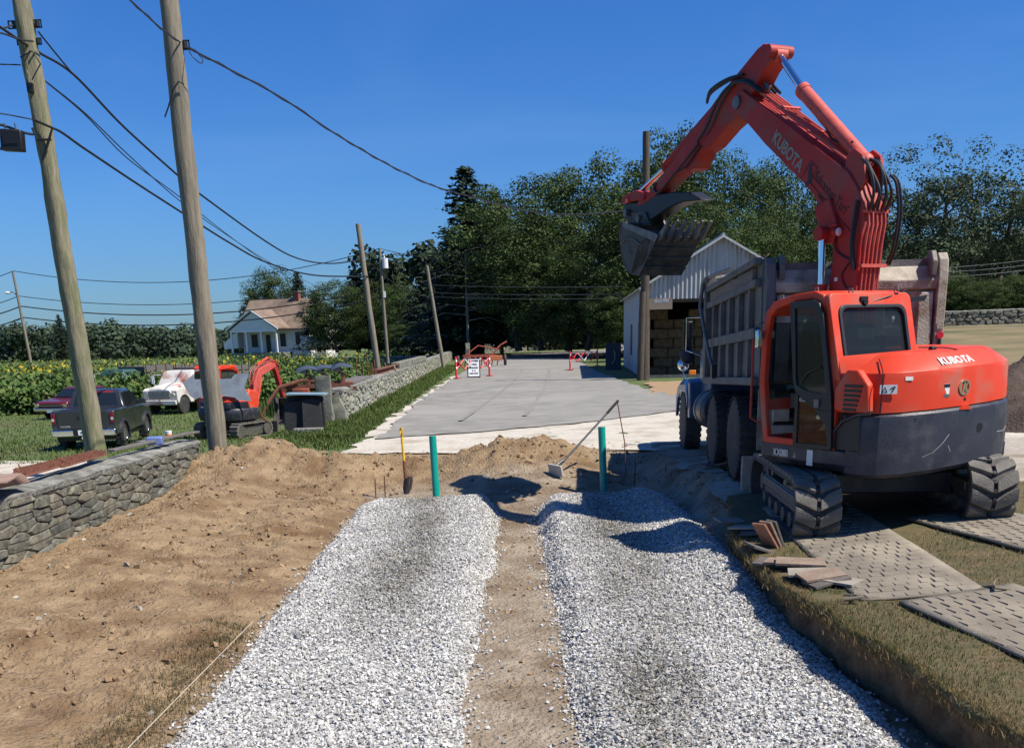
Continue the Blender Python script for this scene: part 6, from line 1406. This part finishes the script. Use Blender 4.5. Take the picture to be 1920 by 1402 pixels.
MB().bb(-.87, .02, -.64, -.63, 1.62, 2.24).build('rear_window', m_glassd, c_); MB().prism(CI, .05, .06).build('side_window', GL, c_); MB().prism(CI, -.92, -.91).build('side_window', GL, c_)
MB().tube([(-.9, -.66, 2.3), (-.5, -.67, 2.34)], .02, 6).build('rear_lamp', m_white, c_)
MB().bb(-.6, -.2, -.1, .3, 1.2, 1.9).build('seat', m_black, SE, 30, .05)
bo = MB().prism([(.60, .9), (.82, .9), (1.0, 1.6), (1.30, 2.05), (2.15, 2.32), (2.2, 2.48), (1.95, 2.52), (1.15, 2.28), (.78, 1.75)], .26, .46).build('boom', m_orp, SE, 30, .01)
MB().prism([(1.95, 2.36), (2.25, 2.5), (2.30, 2.3), (2.62, 1.25), (2.50, 1.20), (2.15, 2.2)], .28, .44).build('arm', m_orf, SE, 30, .01)
MB().tube([(.36, 1.2, 2.42), (.36, 1.85, 2.66)], .045, 10).tube([(.36, 1.85, 2.66), (.36, 2.2, 2.5)], .025, 8).build('arm_cylinder', m_or, SE); MB().tube([(.36, .95, 1.0), (.36, 1.45, 2.15)], .05, 10).build('boom_cylinder', m_or, SE)
for k in range(4): MB().hose([(.22+.09*k, .75, 1.7), (.21+.08*k, .85, 2.15), (.23+.08*k, 1.2, 2.42), (.24+.08*k, 1.9, 2.56), (.25+.08*k, 2.25, 2.6-.05*k), (.25+.08*k, 2.42, 2.2)], .014, 6).build('hose', m_orp if k % 2 else m_hose, SE)
BP2 = [(2.45, 1.25), (2.75, 1.2), (2.95, .9), (2.85, .45), (2.55, .2), (2.25, .25), (2.3, .3), (2.55, .3), (2.5, .9)]
b2 = MB().prism([(2.45, 1.22), (2.75, 1.18), (2.92, .85), (2.82, .45), (2.55, .24), (2.28, .27), (2.45, .8)], .0, .03).prism([(2.45, 1.22), (2.75, 1.18), (2.92, .85), (2.82, .45), (2.55, .24), (2.28, .27), (2.45, .8)], .70, .73).loft([[Vector((u, v, z)) for v, z in ((2.72, 1.18), (2.90, .85), (2.80, .46), (2.53, .26), (2.26, .27), (2.26, .24), (2.55, .22), (2.84, .43), (2.94, .86), (2.76, 1.20))] for u in (.03, .70)])
BK2 = b2.build('bucket', m_bkt, SE, 30)
for k in range(4): MB().box((.1+.18*k, 2.2, .25), (.06, .14, .03)).build('tooth', m_steel, BK2)
MB().prism([(2.5, 1.2), (2.7, 1.35), (2.4, 1.5)], .3, .42).build('bucket_link', m_steel, SE)
# pale bent steel sheet standing on the counterweight
poly = [(341.6, 717.8), (353, 709), (361, 702), (364, 711), (432.7, 710), (440, 701), (466, 700.5), (458, 727), (472, 752), (445.6, 750), (440, 745), (412, 741.5), (375, 745), (366, 748.6), (355.7, 742)]
y_ = SE.location.y-1.05; P_ = [atY(a, b, y_) for a, b in poly]; o_ = P_[8].copy()
MB().prism([(p.x-o_.x, p.z-o_.z) for p in P_], -.012, .012, 'Y').build('steel_sheet', M('pale_sheet_metal', (.34, .37, .40), .5, .3, (.44, .47, .5), 3, 8, .2, 20, col3=(.26, .27, .28), scale3=2), None, 30, 0, label='pale grey cut steel sheet propped against the back of the small excavator', cat='steel sheet', loc=o_, rot=(radians(-4), 0, 0))

# ---------------------------------------------------------------- plough and slabs behind the wall
q = atY(597, 735, 30.6); PL = thing('plough', 'rusty red three-furrow plough with upturned curved blades behind the wall', 'plough', (q.x, 30.6, base_z(q.x, 30.6)), radians(4))
zt = .95
MB().tube([(-1.45, -.3, .5), (-1.1, -.2, zt), (-.4, 0, zt+.18), (.2, 0, zt+.1), (1.0, .2, zt+.05)], .06, 8).box((0, 0, zt), (1.9, .12, .12)).box((0, .35, zt-.1), (2.2, .08, .1)).build('frame', m_rust, PL)
m_redp = M('red_implement_paint', (.30, .045, .025), .7, 0, (.36, .07, .04), 4, 8, .2, 30, col3=(.12, .05, .03), scale3=3)
MB().box((-.5, .0, zt-.25), (.5, .3, .4)).build('gearbox', m_redp, PL, 30, .03)
MB().tube([(-1.5, -.3, .45), (-1.65, -.35, .15), (-1.5, -.3, .0)], .04, 8).build('hitch_arm', m_rust, PL)
for k, (px, py) in enumerate(((578, 696), (608, 694), (640, 691))):
    c = atY(px, py, 30.7); m0 = Vector((c.x-PL.location.x, .1, c.z-PL.location.z))
    l_ = MB().tube([(m0.x-.02, 0, zt), (m0.x+.08, 0, zt+.3), (m0.x-.06, 0, m0.z-.1), (m0.x, 0, m0.z+.02)], [.07, .06, .055, .04], 8).build('plough_leg', m_rust, PL)
    bl = MB(); rings = []
    for i in range(9):
        t = i/8-.5; rings.append([Vector((m0.x+t*.62, y0, m0.z+.05+.09*(1-4*t*t)+zz)) for y0, zz in ((-.12, -.06+.08*t), (.0, .03), (.14, .02), (.14, .0), (0, .005), (-.12, -.085+.08*t))])
    bl.loft(rings).build('mouldboard', M('polished_blade', (.20, .23, .27), .3, .7), PL, 40)
    MB().prism([(m0.x-.34, m0.z-.02), (m0.x-.05, m0.z+.03), (m0.x-.02, m0.z-.08)], -.05, .0, 'Y').build('ploughshare', m_steel, PL)
q = GB(563, 812)
for k, (dx, dy, w, h, ln, lab) in enumerate(((0, .35, .95, 0.90, -.10, 'tall black slate slab at the back of the pile left of the granite post'), (-.1, .1, .8, 0.76, -.16, 'black slate slab at the left front of the pile by the granite post'), (.22, -.02, .5, 0.82, -.2, 'narrow dark slate slab leaning at the right of the pile by the granite post'))):
    mb = MB(); mb.prism([(-w/2, 0), (w/2, .02), (w/2-.03, h-.03), (0, h+.02), (-w/2+.02, h-.02)], -.04, .04, 'Y').build('slate_slab', M('black_slate', (.010, .011, .013), .8, 0, (.022, .023, .026), 3, 8, .4, 20), None, 30, .01, label=lab, cat='slab', group='dark slabs stacked left of the granite post', loc=(q.x+.05+dx, q.y+.3+dy, q.z-.03), rot=(ln, 0, .05*k))
MB().box((0, 0, 0), (.95, .6, .03), 0, 0, .03).build('blue_sheet', M('pale_blue_plastic', (.25, .36, .42), .4), None, 30, 0, label='pale blue plastic sheet lying on top of the black slabs', cat='plastic sheet', loc=(q.x+.12, q.y+.62, q.z+.905))
MB().bb(-.35, .35, -.15, .15, 0, .14).build('stone_block', m_stonecap, None, 30, .02, label='small grey stone block on the grass in front of the black slabs', cat='stone block', loc=(q.x+.25, q.y-.25, q.z))
wt = lambda y: .72-.02*(y-29)/75+.08
MB().prism([(-.13, 0), (.13, 0), (.13, .02), (.03, .04), (.03, .16), (.13, .18), (.13, .2), (-.13, .2), (-.13, .18), (-.03, .16), (-.03, .04), (-.13, .02)], 0, 8.5, 'Y').build('steel_beam', m_rust, None, 30, label='rusty steel beam lying on the long wall beside the middle pole', cat='steel beam', loc=(-4.98, 40.5, wt(44)-.02), rot=(0, 0, .0))
for k, (y0, L_) in enumerate(((48, 6.5), (55, 9.5))): MB().bb(-.2, .2, 0, L_, 0, .28).build('granite_sill', MATS['granite'], None, 30, .03, label=('nearer' if k == 0 else 'farther')+' long pale granite sill lying on top of the long wall', cat='granite sill', loc=(-5.0, y0, wt(y0)-.02))
MB().bb(-.3, .3, 0, 5.5, 0, .08).build('grey_plank', m_stake, None, 30, .01, label='grey plank lying on the near end of the long wall', cat='plank', loc=(-4.95, 32, wt(33)-.02), rot=(0, 0, .02))
for k, (px, py, h) in enumerate(((671, 728, 1.2), (682, 724, .9), (691, 720, 1.2), (699, 717, .8), (704, 716, .9))):
    q = atY(px, py, 43); MB().tube([(0, 0, -1), (0, 0, h)], .03, 6).build('fence_stake', m_rust, None, 60, label='thin dark fence stake behind the long wall, %s from the left' % ('first', 'second', 'third', 'fourth', 'fifth')[k], cat='stake', group='stakes behind the long wall', loc=q)
for k, (a, b, lab) in enumerate((((727, 705), (720, 680), 'thick dark post leaning behind the steel beam'), ((738, 703), (727, 690), 'left one of two pale sticks leaning behind the wall'), ((745, 701), (738, 685), 'right one of two pale sticks leaning behind the wall'))):
    A = atY(*a, 45); B_ = atY(*b, 45); MB().tube([Vector((0, 0, 0)), B_-A], .07 if k == 0 else .045, 6).build('stick', m_poledark if k == 0 else m_pole, None, 60, label=lab, cat='stick', loc=A)

# ---------------------------------------------------------------- things on the near wall
nz = lambda y: .56-.16*(y-7.6)/11.7 + .07
for k, (x0, y0, L_, rz, w, lab) in enumerate(((-6.02, 12.4, 3.1, .03, .075, 'longer rusty angle iron lying along the near wall top'), (-6.24, 12.9, 2.6, -.02, .075, 'rusty iron bar at the back of the near wall top'), (-5.95, 13.6, 1.9, .06, .05, 'short rusty iron bar at the front of the near wall top'))):
    b_ = MB().prism([(0, 0), (w, 0), (w, .01), (.01, .01), (.01, w), (0, w)], 0, L_, 'Y').build('angle_iron', m_rust, None, 30, label=lab, cat='iron bar', loc=(x0, y0, nz(y0)+.02), rot=(radians(-.8), 0, rz))
    for j in range(4): MB().tube([(w/2, .3+j*L_/4.5, .03), (-.08+.16*(j % 2), .32+j*L_/4.5, .07), (-.1+.2*(j % 2), .36+j*L_/4.5, .10)], .009, 5).build('hook', m_rust, b_)
for k in range(5):
    MB().prism([(-.3, -.42), (.28, -.40), (.3, .38), (-.26, .42)], 0, .022, 'Z').build('slate_tile', M('reddish_slate', (.25, .16, .12), .8, 0, (.33, .22, .17), 3, 7, .2, 30), None, 30, .003, label='reddish flat slate lying on the near wall at the left edge, %s of five' % ('lowest', 'second lowest', 'middle', 'second highest', 'topmost')[k], cat='slate', group='slates stacked on the near wall', loc=(-6.02+.03*k, 11.75-.05*k, nz(11.6)+.01+.024*k), rot=(0, 0, .1*k-.15))
for k, (x0, y0, L_, lab) in enumerate(((-6.2, 15.9, 2.3, 'left wooden board lying on the far end of the near wall'), (-6.3, 17.4, 1.9, 'right wooden board sticking past the far end of the near wall'))):
    MB().bb(0, .13, 0, L_, 0, .035).build('board', m_stake, None, 30, .004, label=lab, cat='board', loc=(x0, y0, nz(y0)+.02), rot=(0, 0, radians(-7 if k == 0 else -14)))
q = atY(290, 823, 17.4); MB().box((0, 0, .06), (.26, .2, .13)).build('blue_box', M('blue_plastic', (.14, .2, .42), .4), None, 30, .02, label='small blue plastic box on the near wall by the boards', cat='box', loc=(q.x, 17.4, nz(17.4)), rot=(0, 0, .2))
q = atY(316, 812, 18.4); CU = thing('paper_cup', 'white and orange paper cup standing at the far end of the near wall', 'cup', (q.x, 18.4, nz(18.4)+.02)); MB().lathe((0, 0, 0), [(0, .0), (0, .045), (.13, .06), (.13, .0)], 'Z', 16).build('cup', m_white, CU, 40); MB().lathe((0, 0, 0), [(.02, .0485), (.02, .050), (.075, .056), (.075, .054)], 'Z', 16).build('band', m_orlam, CU, 40)

# ---------------------------------------------------------------- trench: pipes, tools, stakes, string
m_pipe = M('green_sewer_pipe', (.0, .30, .235), .35, 0, (.01, .34, .27), 2, coat=.2)
for px, py, pt, Y, lab in ((818, 925, 817, 16.3, 'left green plastic pipe standing upright in the gravel'), (1132, 912, 800, 16.3, 'right green plastic pipe standing upright in the gravel')):
    A = atY(px, py, Y); B_ = atY(px-7 if px < 900 else px-4, pt, Y+.1); d = B_-A; L_ = d.length
    pr_ = [(-.35, .0), (-.35, .058), (L_, .058), (L_, .052), (L_-.3, .052), (L_-.3, .0)]
    o = MB().lathe((0, 0, 0), pr_, 'Z', 28).build('sewer_pipe', m_pipe, None, 40, label=lab, cat='pipe', loc=A); o.rotation_euler = d.to_track_quat('Z', 'Y').to_euler()
A = atY(762, 915, 16.9); B_ = atY(752, 803, 17.05)
SV = thing('shovel', 'shovel with yellow handle stuck upright in the soil', 'shovel', A); d = (B_-A); L_ = d.length; SV.rotation_euler = d.to_track_quat('Z', 'X').to_euler()
m_yel2 = M('yellow_plastic', (.72, .44, .02), .45)
MB().tube([(0, 0, .42), (0, 0, L_-.12)], .021, 10).build('handle', m_yel2, SV); gp = MB().tube([(0, -.0, L_-.14), (-.05, 0, L_-.07), (-.055, 0, L_), (.055, 0, L_), (.05, 0, L_-.07), (0, 0, L_-.14)], .016, 8).build('grip', m_yel2, SV)
MB().tube([(0, 0, .16), (0, 0, .45)], [.028, .023], 10).build('socket', m_rust, SV)
bl = MB(); bl.loft([[Vector((u*w, .02*abs(u)*k+.0, z)) for u in (-1, -.5, 0, .5, 1)]+[Vector((u*w, .02*abs(u)*k+.006, z)) for u in (1, .5, 0, -.5, -1)] for z, w, k in ((.20, .09, 1.5), (.12, .105, 1.2), (0, .10, 1), (-.1, .05, .5))]); bl.build('blade', m_poledark, SV, rot=(-.25, 0, .6), loc=(.0, 0, .0))
# rake
A = atY(1042, 884, 17.3); B_ = atY(1159, 751, 17.9); RK = thing('rake', 'long handled rake leaning on a thin rod with its pale head down', 'rake', A)
MB().tube([Vector((0, 0, .03)), (B_-A)*.82], .019, 8).build('handle', M('grey_handle', (.09, .10, .11), .6), RK); MB().tube([(B_-A)*.82, (B_-A)], .024, 8).build('sleeve', m_black, RK)
MB().box((0, 0, .02), (.04, .42, .2), .5, 0, radians(-12)).build('head', M('pale_head', (.5, .46, .38), .7), RK, 30, .01)
MB().tube([(0, 0, .1), Vector((0, 0, .05))+(B_-A)*.12], .03, 8).build('ferrule', m_steel, RK)
A = atY(1174, 882, 17.9); MB().tube([Vector((0, 0, -.1)), Vector((-.03, 0, .5)), atY(1158, 756, 17.9)-A], .009, 6).build('prop_rod', m_rust, None, 60, label='thin rusty rod propping up the rake handle', cat='rod', loc=A)
for k, (px, py, h, lab) in enumerate(((705, 938, .34, 'rusty survey pin left of the shovel, outer one'), (722, 928, .30, 'rusty survey pin between the outer pin and the shovel'), (1247, 906, .28, 'thin survey pin in the sand at the right of the gravel'), (1190, 882, .2, 'short survey pin below the dump truck front wheel'))):
    A = atY(px, py, 15.9 if px < 900 else 16.6); MB().tube([(0, 0, -.25), (.005, 0, h)], .010, 6).build('survey_pin', m_rust, None, 60, label=lab, cat='stake', group='survey pins round the gravel beds', loc=A)
P = [Vector((x, y, soil_z(x, y)+.03)) for x, y in ((-2.28, 5.2), (-2.32, 7), (-2.28, 9.5), (-2.22, 12), (-2.15, 15.4))]
P = [Vector((-2.46+.02*i, 4.6+1.1*i, -.31-.012*i)) for i in range(0, 5)]
MB().tube([p-P[0] for p in P], .0022, 5).build('string_line', M('string', (.6, .56, .45), .8), None, 60, label='thin pale string line stretched along the left gravel edge', cat='string', loc=P[0])

# ---------------------------------------------------------------- tiles and mats on the bank
m_tile = [M('brown_slate', (.19, .135, .095), .8, 0, (.27, .20, .145), 5, 8, .3, 40), M('grey_brown_slate', (.23, .20, .16), .85, 0, (.31, .28, .225), 5, 8, .3, 40), M('red_brown_slate', (.24, .105, .06), .8, 0, (.31, .15, .09), 5, 8, .3, 40), M('dark_slate', (.085, .075, .065), .8, 0, (.13, .115, .10), 5, 8, .3, 40)]
TL = [  # px, py, size, rz, tilt x, tilt y, material, lift, label
 (1330, 952, .32, .5, .05, .1, 3, 0, 'dark slate tile nearest the excavator track, leftmost in the shade'), (1360, 965, .34, .9, -.25, .35, 3, .05, 'dark slate tile tilted up beside the excavator track'),
 (1368, 980, .34, .3, .1, .1, 1, .0, 'shaded grey slate tile under the tilted dark one'), (1400, 998, .36, -.5, -.04, -.06, 1, .03, 'light grey-brown tile lying flat at the gravel edge'), (1418, 1003, .34, -.3, .0, -.1, 3, .0, 'dark tile beneath the light grey-brown tile at the gravel edge'),
 (1436, 1026, .36, .25, -.15, 1.0, 2, .07, 'red-brown tile standing on edge at the front of the fan'), (1446, 1024, .36, .2, -.12, 1.1, 0, .07, 'second tile standing on edge in the fan'), (1455, 1022, .36, .1, -.1, 1.2, 3, .06, 'third dark tile standing on edge in the fan'), (1428, 1034, .34, .4, .1, .35, 3, .0, 'dark tile under the standing fan of tiles'),
 (1478, 1062, .42, -.45, -.02, -.03, 0, .02, 'large flat brown tile at the left of the pile on the bank'), (1500, 1066, .44, -.25, .02, .02, 0, .035, 'large flat brown tile overlapping its left neighbour on the bank'), (1452, 1060, .36, -.6, .1, .0, 3, .0, 'dark tile at the far left under the brown tiles on the bank'),
 (1520, 1086, .40, -.2, .04, -.03, 1, .035, 'grey-brown tile in the middle of the bank pile'), (1538, 1094, .38, .2, .08, -.08, 0, .05, 'small brown tile leaning at the lower right of the bank pile'), (1566, 1096, .40, -.75, .0, .02, 1, .015, 'pale tile at the right end of the bank pile'), (1548, 1098, .36, .35, .05, -.15, 3, .02, 'dark tile peeking out below the bank pile')]
for px, py, s_, rz, tx, ty, mi, lift, lab in TL:
    z = .0
    for _ in range(6): q = G(px, py, z); z = lawn_z(q.x, q.y) if q.x > bank_edge(q.y) else soil_z(q.x, q.y)
    k = .62; MB().prism([(-s_*.5, -s_*k*.5), (s_*.5, -s_*k*.48), (s_*.49, s_*k*.5), (-s_*.48, s_*k*.47)], -.011, .011, 'Z').build('slate_tile', m_tile[mi], None, 30, .002, label=lab, cat='slate tile', group='loose slate tiles along the trench bank', loc=(q.x, q.y, z+.03+lift), rot=(tx, ty, rz))
m_mat = M('dusty_rubber_mat', (.165, .14, .105), .95, 0, (.235, .205, .155), 2.2, 9, .3, 60, col3=(.30, .26, .19), scale3=1.2)
m_rope = M('frayed_rope', (.2, .17, .12), .95)
for i, (((cx, cy), rz, w, l), lab) in enumerate(zip(MAT_Q, ('near-black patterned ground mat under the left excavator track', 'patterned ground mat in the foreground at the right edge', 'patterned ground mat in front of the right excavator track'))):
    lab = ('dusty patterned ground mat under the left excavator track', 'dusty patterned ground mat nearest the camera at the right edge', 'dusty patterned ground mat in front of the right excavator track')[i]
    z0 = lawn_z(cx, cy); dzx = (lawn_z(cx+.4, cy)-lawn_z(cx-.4, cy))/.8; dzy = (lawn_z(cx, cy+1)-lawn_z(cx, cy-1))/2
    R = thing('ground_mat', lab, 'mat', (cx, cy, 0), rz)
    def mz(u, v): X = cx+u*cos(rz)-v*sin(rz); Yy = cy+u*sin(rz)+v*cos(rz); return base_z(X, Yy) + .055+.008*i + .006*fbm(X, Yy, 1.0, 2, 3)
    us = np.linspace(-w/2, w/2, 12); vs_ = np.linspace(-l/2, l/2, 40); vv = []; ff = []
    for v in vs_:
        for u in us: vv.append((u, v, mz(u, v)))
    for a in range(len(vs_)-1):
        for b in range(11): k = a*12+b; ff.append((k, k+1, k+13, k+12))
    o = link('sheet', np_mesh('sheet', np.array(vv), np.array(ff)), m_mat, R); sol = o.modifiers.new('solid', 'SOLIDIFY'); sol.thickness = .02; sol.offset = -1
    mb = MB(); du, dv = .105, .155; r_i = 0; v = -l/2+dv*.55
    while v < l/2-dv*.5:
        u = -w/2+du*(.6 if r_i % 2 else 1.1)
        while u < w/2-du*.45:
            if random.random() < .05: u += du; continue
            z = mz(u, v)-random.uniform(0, .006)*(1 if fbm(u+cx, v+cy, 2.2, 2) > -.1 else 1.6); hw_, hv = du*random.uniform(.42, .47), dv*random.uniform(.38, .45)                  # wedge: rises to one side and drops off sharply
            mb.add([(u-hw_, v-hv, z-.002), (u+hw_, v-hv, z-.002), (u+hw_, v+hv, z-.002), (u-hw_, v+hv, z-.002), (u-hw_*.95, v-hv*.9, z+.009), (u+hw_*.95, v-hv*.9, z+.009), (u+hw_*.9, v+hv*.9, z+.003), (u-hw_*.9, v+hv*.9, z+.003)], [(4, 5, 6, 7), (0, 1, 5, 4), (1, 2, 6, 5), (2, 3, 7, 6), (3, 0, 4, 7)])
            u += du
        v += dv; r_i += 1
    mb.build('tread_pattern', m_mat, R, 25, kind='stuff')
    for (su, sv) in (((-1, -1), (1, -1)) if i == 0 else ((1, 1),) if i == 2 else ()):
        pp_ = Vector((su*w/2, sv*l/2+.05, mz(su*w/2*.9, sv*l/2*.97)+.015)); rp = MB()
        rp.tube([pp_, pp_+Vector((su*.05, -.06, .02)), pp_+Vector((su*.02, -.16, .03)), pp_+Vector((su*.14, -.14, .01))], .014, 6)
        for j in range(5): a = j*1.1; rp.tube([pp_+Vector((su*.05, -.06, .02)), pp_+Vector((su*.05+.1*cos(a), -.06+.1*sin(a), .05*(j % 2)))], .006, 4)
        rp.build('rope_tie', m_rope, R)

# ---------------------------------------------------------------- barriers, sign, farm implement
m_bar = M('barrier_red', (.55, .02, .035), .5, 0, (.62, .04, .05), 5)
def barrier(label, pa, pb, h, posts=2, split=None):
    A, B_ = GB(*pa), GB(*pb); A.z += .05; B_.z += .05
    R = thing('folding_barrier', label, 'barrier', A); D = B_-A; D.z = 0; L_ = D.length; d = D/L_; rz = atan2(d.y, d.x); R.rotation_euler = (0, 0, rz)
    for x in (0, L_)[:posts]:
        p_ = MB().box((x, 0, h/2), (.10, .07, h)).box((x, 0, .03), (.16, .34, .06)).build('post', m_bar, R, 30, .01)
        MB().box((x, -.04, h*.82), (.1, .01, .12)).box((x, -.04, h*.5), (.1, .01, .1)).build('reflective_band', m_white, p_)
    n = 4; w = L_/n
    for i in range(n):
        for s in (-1, 1):
            z0, z1 = (.40, .86) if s > 0 else (.86, .40); MB().tube([(i*w+.03, .02*s, h*z0), ((i+1)*w-.03, .02*s, h*z1)], .034, 6).build('slat', m_bar if (i+s) % 3 else m_white, R)
barrier('red folding lattice barrier at the left road edge behind the white sign', (856, 712), (918, 707), 1.12)
barrier('red folding lattice barrier in the middle of the road beside the shed shadow', (1069, 696), (1120, 688), 1.12)
A = GB(889, 709); SG = thing('sandwich_board', 'white sandwich board with black hand-painted lettering in front of the barrier', 'sign', (A.x, A.y-.3, A.z+.03), radians(3))
for s in (-1, 1): 
    fr = MB().box((0, s*.16, .50), (.68, .03, 1.02), 0, radians(13*s)).build('panel_frame', m_black, SG)
    if s < 0: fp = MB().box((0, s*.178, .53), (.58, .012, .90), 0, radians(13*s)).build('white_panel', m_white, SG)
for t_, z, sz in (('FLOWERS', .88, .125), ('U PICK', .70, .13), ('MON-SUN', .53, .11), ('9 - 5', .38, .11), ('CASH ONLY', .24, .095)):
    text_on(SG, t_, sz, (0, -.190-.0-(.53-z)*.23, z), (1, 0, 0), (0, -1, .23), m_black, depth=.004, bold=.004, xs=.9)
A = GB(900, 690); IM = thing('farm_implement', 'rusty dark red farm implement beyond the barrier at the end of the wall', 'farm implement', (A.x, A.y+3, A.z), radians(8))
rr = random.Random(9)
MB().box((0, 0, .75), (2.6, .12, .12)).box((0, 1.2, .8), (2.4, .12, .12)).box((-1.1, .6, .78), (.1, 1.3, .1)).box((1.1, .6, .78), (.1, 1.3, .1)).build('frame', m_redp, IM)
for k in range(7): MB().tube([(-1.2+.4*k, 0, .75), (-1.15+.4*k, -.25, .45), (-1.2+.4*k, -.05, .1)], .04, 6).build('tine', m_redp, IM)
MB().tube([(.9, .6, .8), (1.6, .8, 1.5), (2.1, .9, 1.75)], .06, 6).build('lever', m_redp, IM); MB().tube([(-1.0, 1.2, .8), (0, 1.3, 1.5), (1.5, 1.4, 1.2)], .05, 6).build('drawbar', m_redp, IM)
for s in (-1.6, 1.9): MB().lathe((s, .6, .42), [(-.06, .30), (-.06, .42), (.06, .42), (.06, .30)], 'X', 18).cyl((s, .6, .42), .06, .16, 'X', 10).build('wheel', m_poledark, IM)
MB().box((.9, -.9, .62), (1.1, .5, .35)).build('hopper', M('faded_orange', (.42, .13, .05), .7), IM, 30, .03)

# ---------------------------------------------------------------- right edge: soil heap and harrow
hv = []; hf = []; n_ = 46
def heap(cx, cy, rx, ry, h, name, lab, mat):
    vs = []; fs = []
    for j in range(n_+1):
        for i in range(n_+1):
            u, v = i/n_*2-1, j/n_*2-1; x, y = cx+u*rx, cy+v*ry; r = min(1, u*u+v*v); z = base_z(x, y)-.05+h*(1-r)**.75*(.85+.45*fbm(x, y, 1.1, 4)) + .05*fbm(x, y, 5, 2)*(1-r)
            vs.append((x, y, z))
    for j in range(n_):
        for i in range(n_): k = j*(n_+1)+i; fs.append((k, k+1, k+n_+2, k+n_+1))
    link(name, np_mesh(name, np.array(vs), np.array(fs)), mat, kind='structure')
heap(13.2, 22.6, 4.4, 2.6, 1.75, 'earth_heap', '', M('dark_topsoil', (.045, .03, .022), .95, 0, (.085, .06, .045), 4, 9, .9, 20, bdist=.05))
q = GB(1900, 800); HR = thing('harrow', 'rusty spring tooth harrow with an orange rope at the right edge', 'farm implement', (q.x+.75, q.y+.3, q.z), radians(-20))
MB().box((0, 0, .52), (1.9, .06, .06)).box((0, .7, .52), (1.9, .06, .06)).box((-.9, .35, .52), (.06, .8, .06)).box((.9, .35, .52), (.06, .8, .06)).box((0, .35, .53), (.06, .8, .06)).build('frame', m_rust, HR)
for k in range(9):
    for y0 in (0, .7):
        x = -.88+.22*k; MB().tube([(x, y0, .52), (x, y0+.16, .66), (x, y0+.28, .50), (x, y0+.18, .2), (x, y0-.02, .02)], .018, 6).build('spring_tooth', m_rust, HR)
MB().tube([(-.5, .3, .55), (-.1, .35, 1.05), (.2, .35, 1.1)], .022, 6).tube([(-.5, .0, .52), (-.48, .05, 1.0)], .02, 6).build('hitch', m_rust, HR)
MB().tube([(-.75, .2, .55), (-.7, .15, .8), (-.55, .15, .95), (-.4, .2, 1.12), (-.35, .22, 1.2), (-.45, .2, 1.15)], .025, 6).build('rope', M('orange_rope', (.7, .35, .10), .8), HR)
